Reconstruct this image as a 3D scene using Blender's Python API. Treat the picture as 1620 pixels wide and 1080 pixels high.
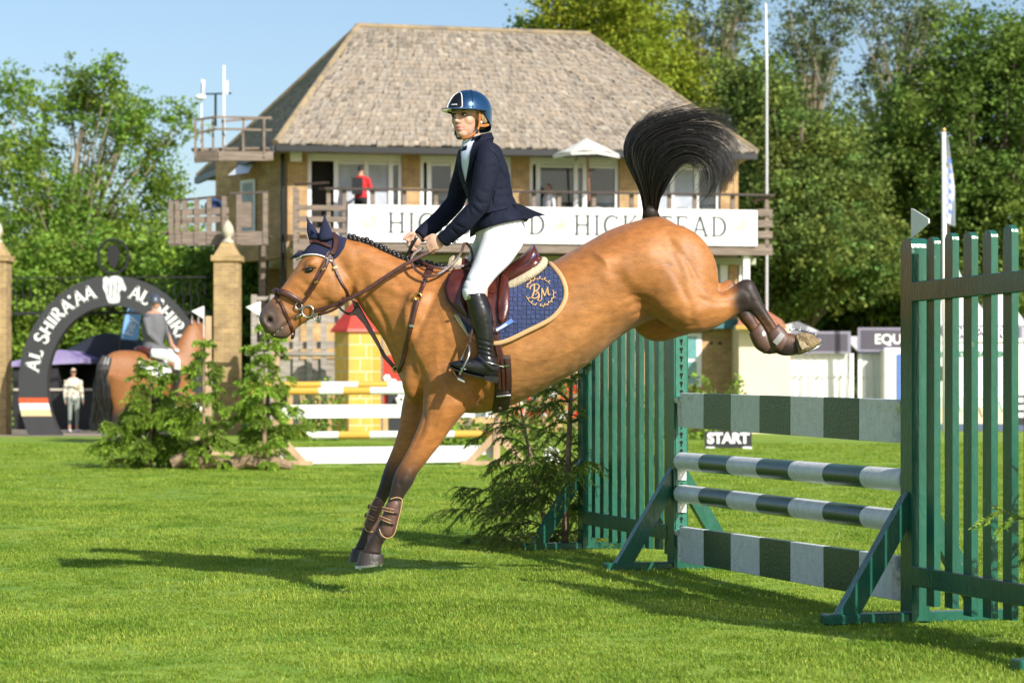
import bpy, bmesh, math, random
import numpy as np
from mathutils import Vector, Matrix
from mathutils.bvhtree import BVHTree

for o in list(bpy.data.objects):
    bpy.data.objects.remove(o)
random.seed(7)
RNG = np.random.default_rng(7)
SC = bpy.context.scene
COL = SC.collection
R = math.radians

# ------------------------------------------------------------------ camera
FPX = 3600.0            # focal length in photo pixels (1620 wide)
HOR = 620.0             # photo row of the horizon
CAMZ = 1.0              # the photographer kneels
cam_data = bpy.data.cameras.new("camera")
cam = bpy.data.objects.new("camera", cam_data)
COL.objects.link(cam)
cam.location = (0, 0, CAMZ)
cam.rotation_euler = (R(90), 0, 0)
cam_data.sensor_width = 36.0
cam_data.lens = 36.0 * FPX / 1620.0
cam_data.shift_y = (HOR - 540.0) / 1620.0
cam_data.clip_start = 0.1
cam_data.clip_end = 2000.0
cam_data.dof.use_dof = True
cam_data.dof.focus_distance = 11.2
cam_data.dof.aperture_fstop = 4.8
SC.camera = cam

# ------------------------------------------------------------------ light
SUN_EL = R(32.0)
SUN_DIR = Vector((0.607 * math.cos(SUN_EL), -0.795 * math.cos(SUN_EL), math.sin(SUN_EL)))   # towards the sun
world = bpy.data.worlds.new("World")
SC.world = world
world.use_nodes = True
nt = world.node_tree
nt.nodes.clear()
w_out = nt.nodes.new("ShaderNodeOutputWorld")
w_bg = nt.nodes.new("ShaderNodeBackground")
w_sky = nt.nodes.new("ShaderNodeTexSky")
w_sky.sky_type = 'NISHITA'
w_sky.sun_disc = False
w_sky.sun_elevation = SUN_EL
w_sky.sun_rotation = math.atan2(SUN_DIR.x, SUN_DIR.y)
w_sky.altitude = 60
w_sky.air_density = 1.0
w_sky.dust_density = 1.6
w_sky.ozone_density = 2.2
w_bg.inputs['Strength'].default_value = 0.118
nt.links.new(w_sky.outputs[0], w_bg.inputs[0])
nt.links.new(w_bg.outputs[0], w_out.inputs[0])

sun_data = bpy.data.lights.new("sun", 'SUN')
sun_data.energy = 5.0
sun_data.angle = R(0.53)
sun_data.color = (1.0, 0.945, 0.86)
sun = bpy.data.objects.new("sun", sun_data)
COL.objects.link(sun)
sun.location = SUN_DIR * 60
sun.rotation_euler = SUN_DIR.to_track_quat('Z', 'Y').to_euler()

SC.view_settings.view_transform = 'Standard'
SC.view_settings.look = 'None'
SC.view_settings.exposure = 0.4
SC.view_settings.gamma = 1.0
SC.view_settings.use_curve_mapping = False
SC.render.engine = 'CYCLES'
SC.cycles.use_denoising = True
SC.cycles.max_bounces = 6
SC.cycles.diffuse_bounces = 3
SC.cycles.glossy_bounces = 3
SC.cycles.transmission_bounces = 4
SC.cycles.transparent_max_bounces = 8
SC.cycles.sample_clamp_indirect = 6.0

# ------------------------------------------------------------------ helpers
def P(px, py, d):
    """the point that stands at depth d on the sight line of a photo pixel"""
    return Vector(((px - 810.0) / FPX * d, d, CAMZ + (HOR - py) / FPX * d))

def G(px, py):
    """the ground point on the sight line of a photo pixel below the horizon"""
    d = FPX * CAMZ / (py - HOR)
    return Vector(((px - 810.0) / FPX * d, d, 0.0))

def lin(r, g, b):
    def f(c):
        c /= 255.0
        return c / 12.92 if c <= 0.04045 else ((c + 0.055) / 1.055) ** 2.4
    return (f(r), f(g), f(b), 1.0)

ORG = {}

def tag(o, label=None, cat=None, group=None, kind=None):
    if label: o["label"] = label
    if cat: o["category"] = cat
    if group: o["group"] = group
    if kind: o["kind"] = kind
    return o

def thing(name, label, cat, loc=(0, 0, 0), rotz=0.0, group=None):
    o = bpy.data.objects.new(name, None)
    COL.objects.link(o)
    o.location = loc
    o.rotation_euler = (0, 0, rotz)
    o.empty_display_size = 0.1
    ORG[o.name] = Vector(loc)
    return tag(o, label, cat, group)

def link_mesh(name, me, mat, parent=None, local=False):
    o = bpy.data.objects.new(name, me)
    COL.objects.link(o)
    if mat is not None:
        for m in (mat if isinstance(mat, (list, tuple)) else [mat]):
            me.materials.append(m)
    if parent is not None:
        o.parent = parent
        org = ORG.get(parent.name, Vector((0, 0, 0)))
        ORG[o.name] = org
        if not local and org.length > 0:
            me.transform(Matrix.Translation(-org))
    else:
        ORG[o.name] = Vector((0, 0, 0))
    return o

def to_base(o, loc):
    """put a single-mesh thing's origin at its base"""
    loc = Vector(loc)
    o.data.transform(Matrix.Translation(-loc))
    o.location = loc
    return o

def copy_tree(o, parent=None):
    c = o.copy()
    COL.objects.link(c)
    c.parent = parent
    ORG[c.name] = ORG.get(o.name, Vector((0, 0, 0)))
    for ch in [x for x in COL.objects if x.parent == o]:
        copy_tree(ch, c)
    return c

class MB:
    """collects shapes for ONE mesh object"""
    def __init__(self):
        self.v = []; self.f = []; self.m = []; self.c = []
        self.mi = 0; self.col = None
    def add(self, vs, fs):
        n = len(self.v)
        self.v.extend([tuple(p) for p in vs])
        self.f.extend([tuple(i + n for i in q) for q in fs])
        self.m.extend([self.mi] * len(fs))
        self.c.extend([self.col] * len(fs))
        return self
    def box(self, c, s, rot=None, bev=0.0):
        c = Vector(c); hx, hy, hz = s[0] / 2, s[1] / 2, s[2] / 2
        M = rot if rot is not None else Matrix.Identity(3)
        if bev <= 0:
            vs = [c + M @ Vector((x * hx, y * hy, z * hz)) for x in (-1, 1) for y in (-1, 1) for z in (-1, 1)]
            fs = [(0, 1, 3, 2), (4, 6, 7, 5), (0, 4, 5, 1), (2, 3, 7, 6), (0, 2, 6, 4), (1, 5, 7, 3)]
            return self.add(vs, fs)
        b = min(bev, hx * .9, hy * .9, hz * .9)
        vs = []; idx = {}
        for x in (-1, 1):
            for y in (-1, 1):
                for z in (-1, 1):
                    for a in range(3):
                        q = [x * (hx - b), y * (hy - b), z * (hz - b)]
                        q[a] += (x, y, z)[a] * b
                        idx[(x, y, z, a)] = len(vs)
                        vs.append(c + M @ Vector(q))
        fs = []
        S = (-1, 1)
        for x in S: fs.append([idx[(x, y, z, 0)] for y, z in ((-1, -1), (1, -1), (1, 1), (-1, 1))])
        for y in S: fs.append([idx[(x, y, z, 1)] for x, z in ((-1, -1), (1, -1), (1, 1), (-1, 1))])
        for z in S: fs.append([idx[(x, y, z, 2)] for x, y in ((-1, -1), (1, -1), (1, 1), (-1, 1))])
        for y in S:
            for z in S: fs.append([idx[(-1, y, z, 1)], idx[(1, y, z, 1)], idx[(1, y, z, 2)], idx[(-1, y, z, 2)]])
        for x in S:
            for z in S: fs.append([idx[(x, -1, z, 0)], idx[(x, 1, z, 0)], idx[(x, 1, z, 2)], idx[(x, -1, z, 2)]])
        for x in S:
            for y in S: fs.append([idx[(x, y, -1, 0)], idx[(x, y, 1, 0)], idx[(x, y, 1, 1)], idx[(x, y, -1, 1)]])
        for x in S:
            for y in S:
                for z in S: fs.append([idx[(x, y, z, a)] for a in range(3)])
        return self.add(vs, fs)
    def beam(self, a, b, w, h, up=(0, 0, 1), bev=0.0):
        """a box from a to b; w across, h along up"""
        a = Vector(a); b = Vector(b); t = (b - a); L = t.length; t.normalize()
        up = Vector(up); s = t.cross(up)
        if s.length < 1e-5: s = t.cross(Vector((1, 0, 0)))
        s.normalize(); u = s.cross(t).normalized()
        M = Matrix((s, t, u)).transposed()
        return self.box((a + b) / 2, (w, L, h), M, bev)
    def tube(self, pts, rad, n=8, cap=True, squash=None):
        pts = [Vector(p) for p in pts]
        k = len(pts)
        if not hasattr(rad, '__len__'): rad = [rad] * k
        vs = []; fs = []
        t0 = (pts[1] - pts[0]).normalized()
        ref = Vector((0, 0, 1)) if abs(t0.z) < .9 else Vector((1, 0, 0))
        nrm = (ref - t0 * ref.dot(t0)).normalized()
        for i in range(k):
            t = (pts[min(i + 1, k - 1)] - pts[max(i - 1, 0)])
            if t.length < 1e-9: t = t0.copy()
            t.normalize()
            nrm = (nrm - t * nrm.dot(t))
            if nrm.length < 1e-6: nrm = t.orthogonal()
            nrm.normalize()
            bi = t.cross(nrm)
            for j in range(n):
                a = 2 * math.pi * j / n
                vs.append(pts[i] + (nrm * math.cos(a) + bi * math.sin(a)) * rad[i])
        for i in range(k - 1):
            for j in range(n):
                j2 = (j + 1) % n
                fs.append((i * n + j, i * n + j2, (i + 1) * n + j2, (i + 1) * n + j))
        if cap:
            fs.append(tuple(reversed(range(n))))
            fs.append(tuple((k - 1) * n + j for j in range(n)))
        return self.add(vs, fs)
    def prism(self, poly, ext):
        """a flat 3D polygon pushed out by a vector"""
        poly = [Vector(p) for p in poly]; e = Vector(ext); n = len(poly)
        vs = poly + [p + e for p in poly]
        fs = [tuple(reversed(range(n))), tuple(range(n, 2 * n))]
        fs += [(i, (i + 1) % n, n + (i + 1) % n, n + i) for i in range(n)]
        return self.add(vs, fs)
    def rings(self, rings, cap=True):
        n = len(rings[0]); vs = [p for r in rings for p in r]; fs = []
        for i in range(len(rings) - 1):
            for j in range(n):
                j2 = (j + 1) % n
                fs.append((i * n + j, i * n + j2, (i + 1) * n + j2, (i + 1) * n + j))
        if cap:
            fs.append(tuple(reversed(range(n))))
            k = len(rings) - 1
            fs.append(tuple(k * n + j for j in range(n)))
        return self.add(vs, fs)
    def lathe(self, prof, base=(0, 0, 0), n=16, cap=True):
        b = Vector(base)
        return self.rings([[b + Vector((r * math.cos(2 * math.pi * j / n), r * math.sin(2 * math.pi * j / n), z)) for j in range(n)] for r, z in prof], cap)
    def sphere(self, c, r, n=12, m=8, rot=None):
        c = Vector(c); r = Vector(r) if hasattr(r, '__len__') else Vector((r, r, r))
        M = rot if rot is not None else Matrix.Identity(3)
        rs = []
        for i in range(m + 1):
            th = math.pi * i / m
            z = -math.cos(th); q = max(math.sin(th), 1e-3)
            rs.append([c + M @ Vector((q * math.cos(2 * math.pi * j / n) * r.x, q * math.sin(2 * math.pi * j / n) * r.y, z * r.z)) for j in range(n)])
        return self.rings(rs)
    def build(self, name, mat, parent=None, smooth=False, local=False, flat_angle=None):
        me = bpy.data.meshes.new(name)
        me.from_pydata(self.v, [], self.f)
        if isinstance(mat, (list, tuple)):
            me.polygons.foreach_set('material_index', self.m)
        if any(c is not None for c in self.c):
            at = me.color_attributes.new("tint", 'FLOAT_COLOR', 'CORNER')
            buf = []
            for poly, c in zip(me.polygons, self.c):
                cc = c if c is not None else (1, 1, 1, 1)
                for _ in range(poly.loop_total): buf.extend(cc)
            at.data.foreach_set('color', buf)
        fix_normals(me)
        if smooth:
            me.polygons.foreach_set('use_smooth', [True] * len(me.polygons))
            if flat_angle:
                me.set_sharp_from_angle(angle=R(flat_angle))
        me.update()
        return link_mesh(name, me, mat, parent, local)

def fix_normals(me):
    if len(me.polygons) > 60000: return
    bm = bmesh.new(); bm.from_mesh(me)
    bmesh.ops.recalc_face_normals(bm, faces=bm.faces)
    bm.to_mesh(me); bm.free()

def smooth_path(pts, per=6):
    """Catmull-Rom through the points"""
    pts = [Vector(p) for p in pts]
    if len(pts) < 3: 
        return [pts[0].lerp(pts[-1], i / per) for i in range(per + 1)]
    out = []
    q = [pts[0] * 2 - pts[1]] + pts + [pts[-1] * 2 - pts[-2]]
    for i in range(1, len(q) - 2):
        for k in range(per):
            t = k / per
            a, b, c, d = q[i - 1], q[i], q[i + 1], q[i + 2]
            out.append(0.5 * ((2 * b) + (c - a) * t + (2 * a - 5 * b + 4 * c - d) * t * t + (3 * b - a - 3 * c + d) * t ** 3))
    out.append(pts[-1])
    return out

def fast_mesh(name, verts, faces, mat, parent=None, col=None, smooth=False, local=False):
    """numpy arrays to a mesh: verts (n,3), faces (m,k) all of one size; col per face (m,3|4)"""
    verts = np.asarray(verts, dtype=np.float32); faces = np.asarray(faces, dtype=np.int32)
    me = bpy.data.meshes.new(name)
    n, (m, k) = len(verts), faces.shape
    me.vertices.add(n); me.vertices.foreach_set('co', verts.ravel())
    me.loops.add(m * k); me.loops.foreach_set('vertex_index', faces.ravel())
    me.polygons.add(m)
    me.polygons.foreach_set('loop_start', np.arange(0, m * k, k, dtype=np.int32))
    me.polygons.foreach_set('loop_total', np.full(m, k, dtype=np.int32))
    me.update(calc_edges=True)
    if smooth: me.polygons.foreach_set('use_smooth', np.ones(m, dtype=bool))
    if col is not None:
        col = np.asarray(col, dtype=np.float32)
        if col.shape[1] == 3: col = np.hstack([col, np.ones((m, 1), np.float32)])
        at = me.color_attributes.new("tint", 'FLOAT_COLOR', 'CORNER')
        at.data.foreach_set('color', np.repeat(col, k, axis=0).ravel())
    return link_mesh(name, me, mat, parent, local)

# ------------------------------------------------------------------ materials
MATS = {}
def mat(name, col, rough=0.6, var=0.12, scale=20.0, bump=0.0, bscale=None, metal=0.0, spec=0.5, tint=False,
        coat=0.0, sheen=0.0, detail=4.0, col2=None, stretch=None, transl=0.0, chip=None):
    """Principled surface with a mottled colour (noise between col*(1-var) and col*(1+var), or towards col2) and a fine relief"""
    if name in MATS: return MATS[name]
    m = bpy.data.materials.new(name); m.use_nodes = True
    n = m.node_tree.nodes; l = m.node_tree.links
    b = n["Principled BSDF"]
    b.inputs['Roughness'].default_value = rough
    b.inputs['Metallic'].default_value = metal
    b.inputs['Specular IOR Level'].default_value = spec
    if coat: b.inputs['Coat Weight'].default_value = coat; b.inputs['Coat Roughness'].default_value = 0.08
    if sheen: b.inputs['Sheen Weight'].default_value = sheen; b.inputs['Sheen Roughness'].default_value = 0.4
    tc = n.new('ShaderNodeTexCoord')
    src = tc.outputs['Object']
    if stretch:
        mp = n.new('ShaderNodeMapping'); mp.inputs['Scale'].default_value = stretch
        l.new(src, mp.inputs[0]); src = mp.outputs[0]
    nz = n.new('ShaderNodeTexNoise'); nz.inputs['Scale'].default_value = scale; nz.inputs['Detail'].default_value = detail
    l.new(src, nz.inputs['Vector'])
    mix = n.new('ShaderNodeMix'); mix.data_type = 'RGBA'
    c = Vector(col[:3])
    lo = c * (1 - var); hi = Vector(col2[:3]) if col2 else c * (1 + var)
    mix.inputs[6].default_value = (*lo, 1); mix.inputs[7].default_value = (*hi, 1)
    rmp = n.new('ShaderNodeMapRange'); rmp.inputs[1].default_value = .3; rmp.inputs[2].default_value = .7
    l.new(nz.outputs[0], rmp.inputs[0]); l.new(rmp.outputs[0], mix.inputs[0])
    out = mix.outputs[2]
    if chip:      # flaked and scuffed spots with a shape of their own
        cn = n.new('ShaderNodeTexNoise'); cn.inputs['Scale'].default_value = chip[1]; cn.inputs['Detail'].default_value = 7; cn.inputs['Roughness'].default_value = .7; l.new(tc.outputs['Object'], cn.inputs['Vector'])
        cr_ = n.new('ShaderNodeMapRange'); cr_.inputs[1].default_value = chip[2]; cr_.inputs[2].default_value = chip[2] + .03; l.new(cn.outputs[0], cr_.inputs[0])
        cm = n.new('ShaderNodeMix'); cm.data_type = 'RGBA'; cm.inputs[7].default_value = (*chip[0], 1); l.new(cr_.outputs[0], cm.inputs[0]); l.new(out, cm.inputs[6]); out = cm.outputs[2]
    if tint:
        at = n.new('ShaderNodeAttribute'); at.attribute_name = 'tint'
        mm = n.new('ShaderNodeMix'); mm.data_type = 'RGBA'; mm.blend_type = 'MULTIPLY'; mm.inputs[0].default_value = 1
        l.new(out, mm.inputs[6]); l.new(at.outputs['Color'], mm.inputs[7]); out = mm.outputs[2]
    l.new(out, b.inputs['Base Color'])
    if bump:
        nb = n.new('ShaderNodeTexNoise'); nb.inputs['Scale'].default_value = bscale or scale * 4; nb.inputs['Detail'].default_value = 5
        l.new(src, nb.inputs['Vector'])
        bp = n.new('ShaderNodeBump'); bp.inputs['Strength'].default_value = bump; bp.inputs['Distance'].default_value = 0.02
        l.new(nb.outputs[0], bp.inputs['Height']); l.new(bp.outputs[0], b.inputs['Normal'])
    if transl:
        tr = n.new('ShaderNodeBsdfTranslucent'); l.new(out, tr.inputs[0])
        ms = n.new('ShaderNodeMixShader'); ms.inputs[0].default_value = transl
        l.new(b.outputs[0], ms.inputs[1]); l.new(tr.outputs[0], ms.inputs[2])
        l.new(ms.outputs[0], n['Material Output'].inputs[0])
    MATS[name] = m
    return m
# ------------------------------------------------------------------ the lawn
def lawn_material():
    m = bpy.data.materials.new("lawn"); m.use_nodes = True
    n = m.node_tree.nodes; l = m.node_tree.links; b = n["Principled BSDF"]
    b.inputs['Roughness'].default_value = .75; b.inputs['Specular IOR Level'].default_value = .25
    tc = n.new('ShaderNodeTexCoord')
    def noise(s, det, sx=1, sy=1):
        mp = n.new('ShaderNodeMapping'); mp.inputs['Scale'].default_value = (sx, sy, 1); l.new(tc.outputs['Object'], mp.inputs[0])
        z = n.new('ShaderNodeTexNoise'); z.inputs['Scale'].default_value = s; z.inputs['Detail'].default_value = det; l.new(mp.outputs[0], z.inputs['Vector']); return z
    big = noise(.35, 4); mid = noise(2.2, 5); fine = noise(60, 4, 1, .35)
    def mix(a, bb, f, blend='MIX'):
        x = n.new('ShaderNodeMix'); x.data_type = 'RGBA'; x.blend_type = blend
        for s, v in ((6, a), (7, bb)):
            if isinstance(v, tuple): x.inputs[s].default_value = v
            else: l.new(v, x.inputs[s])
        if isinstance(f, float): x.inputs[0].default_value = f
        else: l.new(f, x.inputs[0])
        return x.outputs[2]
    def ramp(src, a, c):
        r = n.new('ShaderNodeMapRange'); r.inputs[1].default_value = a; r.inputs[2].default_value = c; l.new(src, r.inputs[0]); return r.outputs[0]
    c1 = mix((.16, .28, .025, 1), (.27, .38, .045, 1), ramp(mid.outputs[0], .35, .65))
    c2 = mix(c1, (.27, .35, .05, 1), ramp(big.outputs[0], .5, .72))
    c3 = mix(c2, (.09, .18, .018, 1), ramp(fine.outputs[0], .52, .75))
    l.new(c3, b.inputs['Base Color'])
    bp = n.new('ShaderNodeBump'); bp.inputs['Strength'].default_value = .5; bp.inputs['Distance'].default_value = .03
    l.new(fine.outputs[0], bp.inputs['Height']); l.new(bp.outputs[0], b.inputs['Normal'])
    return m
MB().add([(-900, -40, 0), (900, -40, 0), (900, 1400, 0), (-900, 1400, 0)], [(0, 1, 2, 3)])
gmb = MB()
xs = [-900, -120, -30, 0, 30, 120, 900]; ys = [-40, 0, 8, 20, 60, 200, 1400]
gmb.add([(x, y, 0) for y in ys for x in xs], [(j * 7 + i, j * 7 + i + 1, (j + 1) * 7 + i + 1, (j + 1) * 7 + i) for j in range(6) for i in range(6)])
ground = tag(gmb.build("ground", lawn_material()), kind="structure")

# blades of grass as geometry: tufts strewn over the lawn by geometry nodes
def grass_blades():
    m = bpy.data.materials.new("grass_blade"); m.use_nodes = True
    n = m.node_tree.nodes; l = m.node_tree.links; b = n["Principled BSDF"]
    b.inputs['Roughness'].default_value = .55; b.inputs['Specular IOR Level'].default_value = .35
    tc = n.new('ShaderNodeTexCoord'); geo = n.new('ShaderNodeNewGeometry')
    z = n.new('ShaderNodeTexNoise'); z.inputs['Scale'].default_value = 1.1; z.inputs['Detail'].default_value = 8; z.inputs['Roughness'].default_value = .62
    l.new(geo.outputs['Position'], z.inputs['Vector'])
    at = n.new('ShaderNodeAttribute'); at.attribute_name = 'tint'
    r = n.new('ShaderNodeMapRange'); r.inputs[1].default_value = .35; r.inputs[2].default_value = .65; l.new(z.outputs[0], r.inputs[0])
    x = n.new('ShaderNodeMix'); x.data_type = 'RGBA'; x.inputs[6].default_value = (.165, .305, .028, 1); x.inputs[7].default_value = (.345, .475, .070, 1)
    l.new(r.outputs[0], x.inputs[0])
    y = n.new('ShaderNodeMix'); y.data_type = 'RGBA'; y.blend_type = 'MULTIPLY'; y.inputs[0].default_value = 1
    l.new(x.outputs[2], y.inputs[6]); l.new(at.outputs['Color'], y.inputs[7])
    l.new(y.outputs[2], b.inputs['Base Color'])
    tr = n.new('ShaderNodeBsdfTranslucent'); l.new(y.outputs[2], tr.inputs[0])
    ms = n.new('ShaderNodeMixShader'); ms.inputs[0].default_value = .45
    l.new(b.outputs[0], ms.inputs[1]); l.new(tr.outputs[0], ms.inputs[2]); l.new(ms.outputs[0], n['Material Output'].inputs[0])
    tufts = []
    for k in range(4):
        rg = np.random.default_rng(50 + k)
        nb = 60
        base = rg.uniform(-.075, .075, (nb, 2)); h = rg.uniform(.010, .026, nb); a = rg.uniform(0, 2 * np.pi, nb)
        lean = rg.uniform(.2, 1.1, nb) * h; w = rg.uniform(.0014, .0028, nb)
        dx, dy = np.cos(a), np.sin(a)
        V = []; F = []; C = []
        for i in range(nb):
            p = np.array([base[i, 0], base[i, 1], -.003]); d = np.array([dx[i], dy[i], 0]); s = np.array([-dy[i], dx[i], 0]) * w[i]
            mid = p + d * lean[i] * .35 + np.array([0, 0, h[i] * .6]); tip = p + d * lean[i] + np.array([0, 0, h[i]])
            q = len(V); V += [p - s, p + s, mid + s * .8, mid - s * .8, tip]
            F += [(q, q + 1, q + 2), (q, q + 2, q + 3), (q + 3, q + 2, q + 4)]
            t = rg.uniform(.6, 1.25); c = (t * rg.uniform(.9, 1.25), t, t * .9)
            if rg.random() < .07: c = (1.9, 1.35, 2.2)
            C += [c] * 3
        me_o = fast_mesh("grass_tuft", np.array(V), np.array(F), m, None, np.array(C))
        COL.objects.unlink(me_o)
        tufts.append(me_o)
    # points: denser near the camera
    pts = []
    rg = np.random.default_rng(5)
    for d0, d1, dens in ((7.4, 11, 260), (11, 15, 190), (15, 21, 105), (21, 30, 48), (30, 44, 18)):
        hw = d1 * 810 / FPX + .8
        nn = int((d1 - d0) * 2 * hw * dens)
        q = np.stack([rg.uniform(-hw, hw, nn), rg.uniform(d0, d1, nn), np.zeros(nn)], 1)
        q = q[np.abs(q[:, 0]) < q[:, 1] * 810 / FPX + .7]
        pts.append(q)
    pts = np.concatenate(pts)
    me = bpy.data.meshes.new("grass"); me.vertices.add(len(pts)); me.vertices.foreach_set('co', pts.astype(np.float32).ravel()); me.update()
    sc = np.interp(pts[:, 1], [7.4, 14, 30, 44], [.72, .82, 1.25, 1.8]) * rg.uniform(.7, 1.35, len(pts))
    # patches of longer and shorter turf
    sc *= 1 + .28 * np.sin(pts[:, 0] * 2.3 + 1.3 * np.sin(pts[:, 1] * 1.7)) * np.sin(pts[:, 1] * 1.1 + pts[:, 0])
    for nm, arr in (("size", sc), ("turn", rg.uniform(0, 6.28, len(pts)))):
        at = me.attributes.new(nm, 'FLOAT', 'POINT'); at.data.foreach_set('value', arr.astype(np.float32))
    go = bpy.data.objects.new("grass", me); COL.objects.link(go)
    ng = bpy.data.node_groups.new("strew", 'GeometryNodeTree')
    ng.interface.new_socket(name="Geometry", in_out='INPUT', socket_type='NodeSocketGeometry')
    ng.interface.new_socket(name="Geometry", in_out='OUTPUT', socket_type='NodeSocketGeometry')
    N = ng.nodes; L = ng.links
    gi = N.new('NodeGroupInput'); gout = N.new('NodeGroupOutput')
    jn = N.new('GeometryNodeGeometryToInstance')
    for t in tufts:
        oi = N.new('GeometryNodeObjectInfo'); oi.inputs['Object'].default_value = t; oi.inputs['As Instance'].default_value = True
        L.new(oi.outputs['Geometry'], jn.inputs[0])
    iop = N.new('GeometryNodeInstanceOnPoints')
    iop.inputs['Pick Instance'].default_value = True
    def named(nm):
        a = N.new('GeometryNodeInputNamedAttribute'); a.data_type = 'FLOAT'; a.inputs['Name'].default_value = nm; return a.outputs[0]
    cx = N.new('ShaderNodeCombineXYZ'); L.new(named("turn"), cx.inputs[2])
    e2r = N.new('FunctionNodeEulerToRotation'); L.new(cx.outputs[0], e2r.inputs[0])
    # separate instances, one picked at random for each point
    jg = N.new('GeometryNodeJoinGeometry')
    for nd in [x for x in N if x.bl_idname == 'GeometryNodeObjectInfo']: L.new(nd.outputs['Geometry'], jg.inputs[0])
    N.remove(jn)
    ri = N.new('FunctionNodeRandomValue'); ri.data_type = 'INT'; ri.inputs[4].default_value = 0; ri.inputs[5].default_value = 3
    L.new(gi.outputs[0], iop.inputs['Points']); L.new(jg.outputs[0], iop.inputs['Instance'])
    L.new(ri.outputs[2], iop.inputs['Instance Index'])
    L.new(e2r.outputs[0], iop.inputs['Rotation']); L.new(named("size"), iop.inputs['Scale'])
    L.new(iop.outputs[0], gout.inputs[0])
    md = go.modifiers.new("strew", 'NODES'); md.node_group = ng
    tag(go, "short mown sunlit green grass of the jumping arena", "grass", kind="stuff")
grass_blades()
# ------------------------------------------------------------------ the show jump in front
FU = Vector((0.268, -0.963, 0)).normalized()      # along the fence, towards the camera
FN = Vector((-0.963, -0.268, 0)).normalized()     # across it, the landing side
FB = Vector((0.934, 12.83, 0))                    # foot of the keyholed upright of the far wing
def FP(L, off, z): return FB + FU * L + FN * off + Vector((0, 0, z))

M_GREEN = mat("green_paint", (.012, .098, .064), rough=.24, var=.18, scale=9, bump=.16, bscale=60, spec=.5, stretch=(1, 1, .25), chip=((.16, .20, .16), 9, .67))
M_GREEN2 = mat("dark_green_paint", (.012, .058, .034), rough=.28, var=.25, scale=8, bump=.14, bscale=70, spec=.5, chip=((.22, .25, .22), 14, .68))
M_WHITE = mat("white_paint", (.74, .76, .76), rough=.38, var=.06, scale=10, bump=.1, bscale=60)
M_SOILW = mat("scuffed_white_paint", (.70, .72, .72), rough=.4, var=.10, scale=22, bump=.2, bscale=80, chip=((.30, .29, .25), 12, .66))
M_CUP = mat("white_plastic_cup", (.68, .68, .66), rough=.4, var=.1, scale=30)
M_BLACK = mat("black_hole", (.006, .006, .006), rough=.9)
M_STEEL = mat("steel", (.55, .55, .55), rough=.3, metal=1, var=.1)
M_TRACK = mat("keyhole_track_paint", (.02, .15, .10), rough=.3, var=.2, scale=40, bump=.15)

def round_board(mb, L, wu, off0, off1, z0, z1, flat=.0):
    """an upright board with a rounded head: width wu along the fence, from off0 to off1 across it"""
    r = wu / 2
    pts = [(-r, z0), (r, z0)]
    for k in range(9):
        a = math.pi * k / 8
        pts.append((r * math.cos(a), z1 - r * .8 + r * .8 * math.sin(a)))
    return mb.prism([FP(L + a, off0, z) for a, z in pts], FN * (off1 - off0))

def jump_wing(L0, L1, label, flag, seen_back):
    w = thing("jump_wing", label, "jump wing", FP((L0 + L1) / 2, 0, 0), group="green slatted wings of the near jump")
    for L in (L0, L1):
        m = MB(); round_board(m, L, .112, -.042, .042, .012, 1.668)
        po = m.build("post", M_GREEN, w)
        # keyholed strip on the face the poles hang on
        inner = (L == L1 and L1 <= 0.1) or (L == L0 and L0 > 1)
        if inner:
            sgn = 1 if L1 <= .1 else -1
            mt = MB(); mt.box(FP(L + sgn * .0575, 0, .86), (.066, .006, 1.44), Matrix((-FN, FU, Vector((0, 0, 1)))).transposed())
            tr = mt.build("keyhole_track", M_TRACK, po)
            mh = MB()
            for k in range(28):
                z = .19 + k * .0475
                c = FP(L + sgn * .0612, 0, z)
                pts = [c + FN * (.010 * math.cos(t)) + Vector((0, 0, .010 * math.sin(t) + .006)) for t in [math.pi * 2 * i / 10 for i in range(10)]]
                mh.prism(pts, FU * (sgn * .0014))
                mh.prism([c + FN * a + Vector((0, 0, b)) for a, b in ((-.004, -.018), (.004, -.018), (.004, .0), (-.004, .0))], FU * (sgn * .0014))
            tag(mh.build("keyholes", M_BLACK, po), kind="stuff")
        # foot and braces
        mf = MB(); mf.beam(FP(L, .43, .024), FP(L, -.43, .024), .085, .045, bev=.006)
        mf.build("foot", M_GREEN, w)
        for s in (1, -1):
            mb_ = MB()
            a = FP(L, s * .045, .56); b = FP(L, s * .36, .05)
            mb_.prism([FP(L - .03, s * .044, .57), FP(L - .03, s * .044, .42), FP(L - .03, s * .27, .047), FP(L - .03, s * .37, .047)], FU * .06)
            mb_.build("brace", M_GREEN, w)
    n = 9
    pitch = (L1 - L0 - .16) / n
    for k in range(n):
        L = L0 + .08 + pitch * (k + .5)
        m = MB(); round_board(m, L, .074, -.022, .008, .085 + .01 * math.sin(k * 2.1), 1.662 + .006 * math.sin(k * 1.7))
        m.build("slat", M_GREEN, w)
    for z0, z1 in ((.165, .25), (1.39, 1.475)):
        m = MB(); m.beam(FP(L0 + .058, .028, (z0 + z1) / 2), FP(L1 - .058, .028, (z0 + z1) / 2), .036, z1 - z0, bev=.004)
        m.build("rail", M_GREEN, w)
    return w
wing_far = jump_wing(-1.71, 0, "green slatted jump wing with rounded pickets, farther one beside the leaning spruce", False, False)
wing_near = jump_wing(3.05, 4.76, "green slatted jump wing with rounded pickets, nearest at the right edge", True, True)

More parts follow.
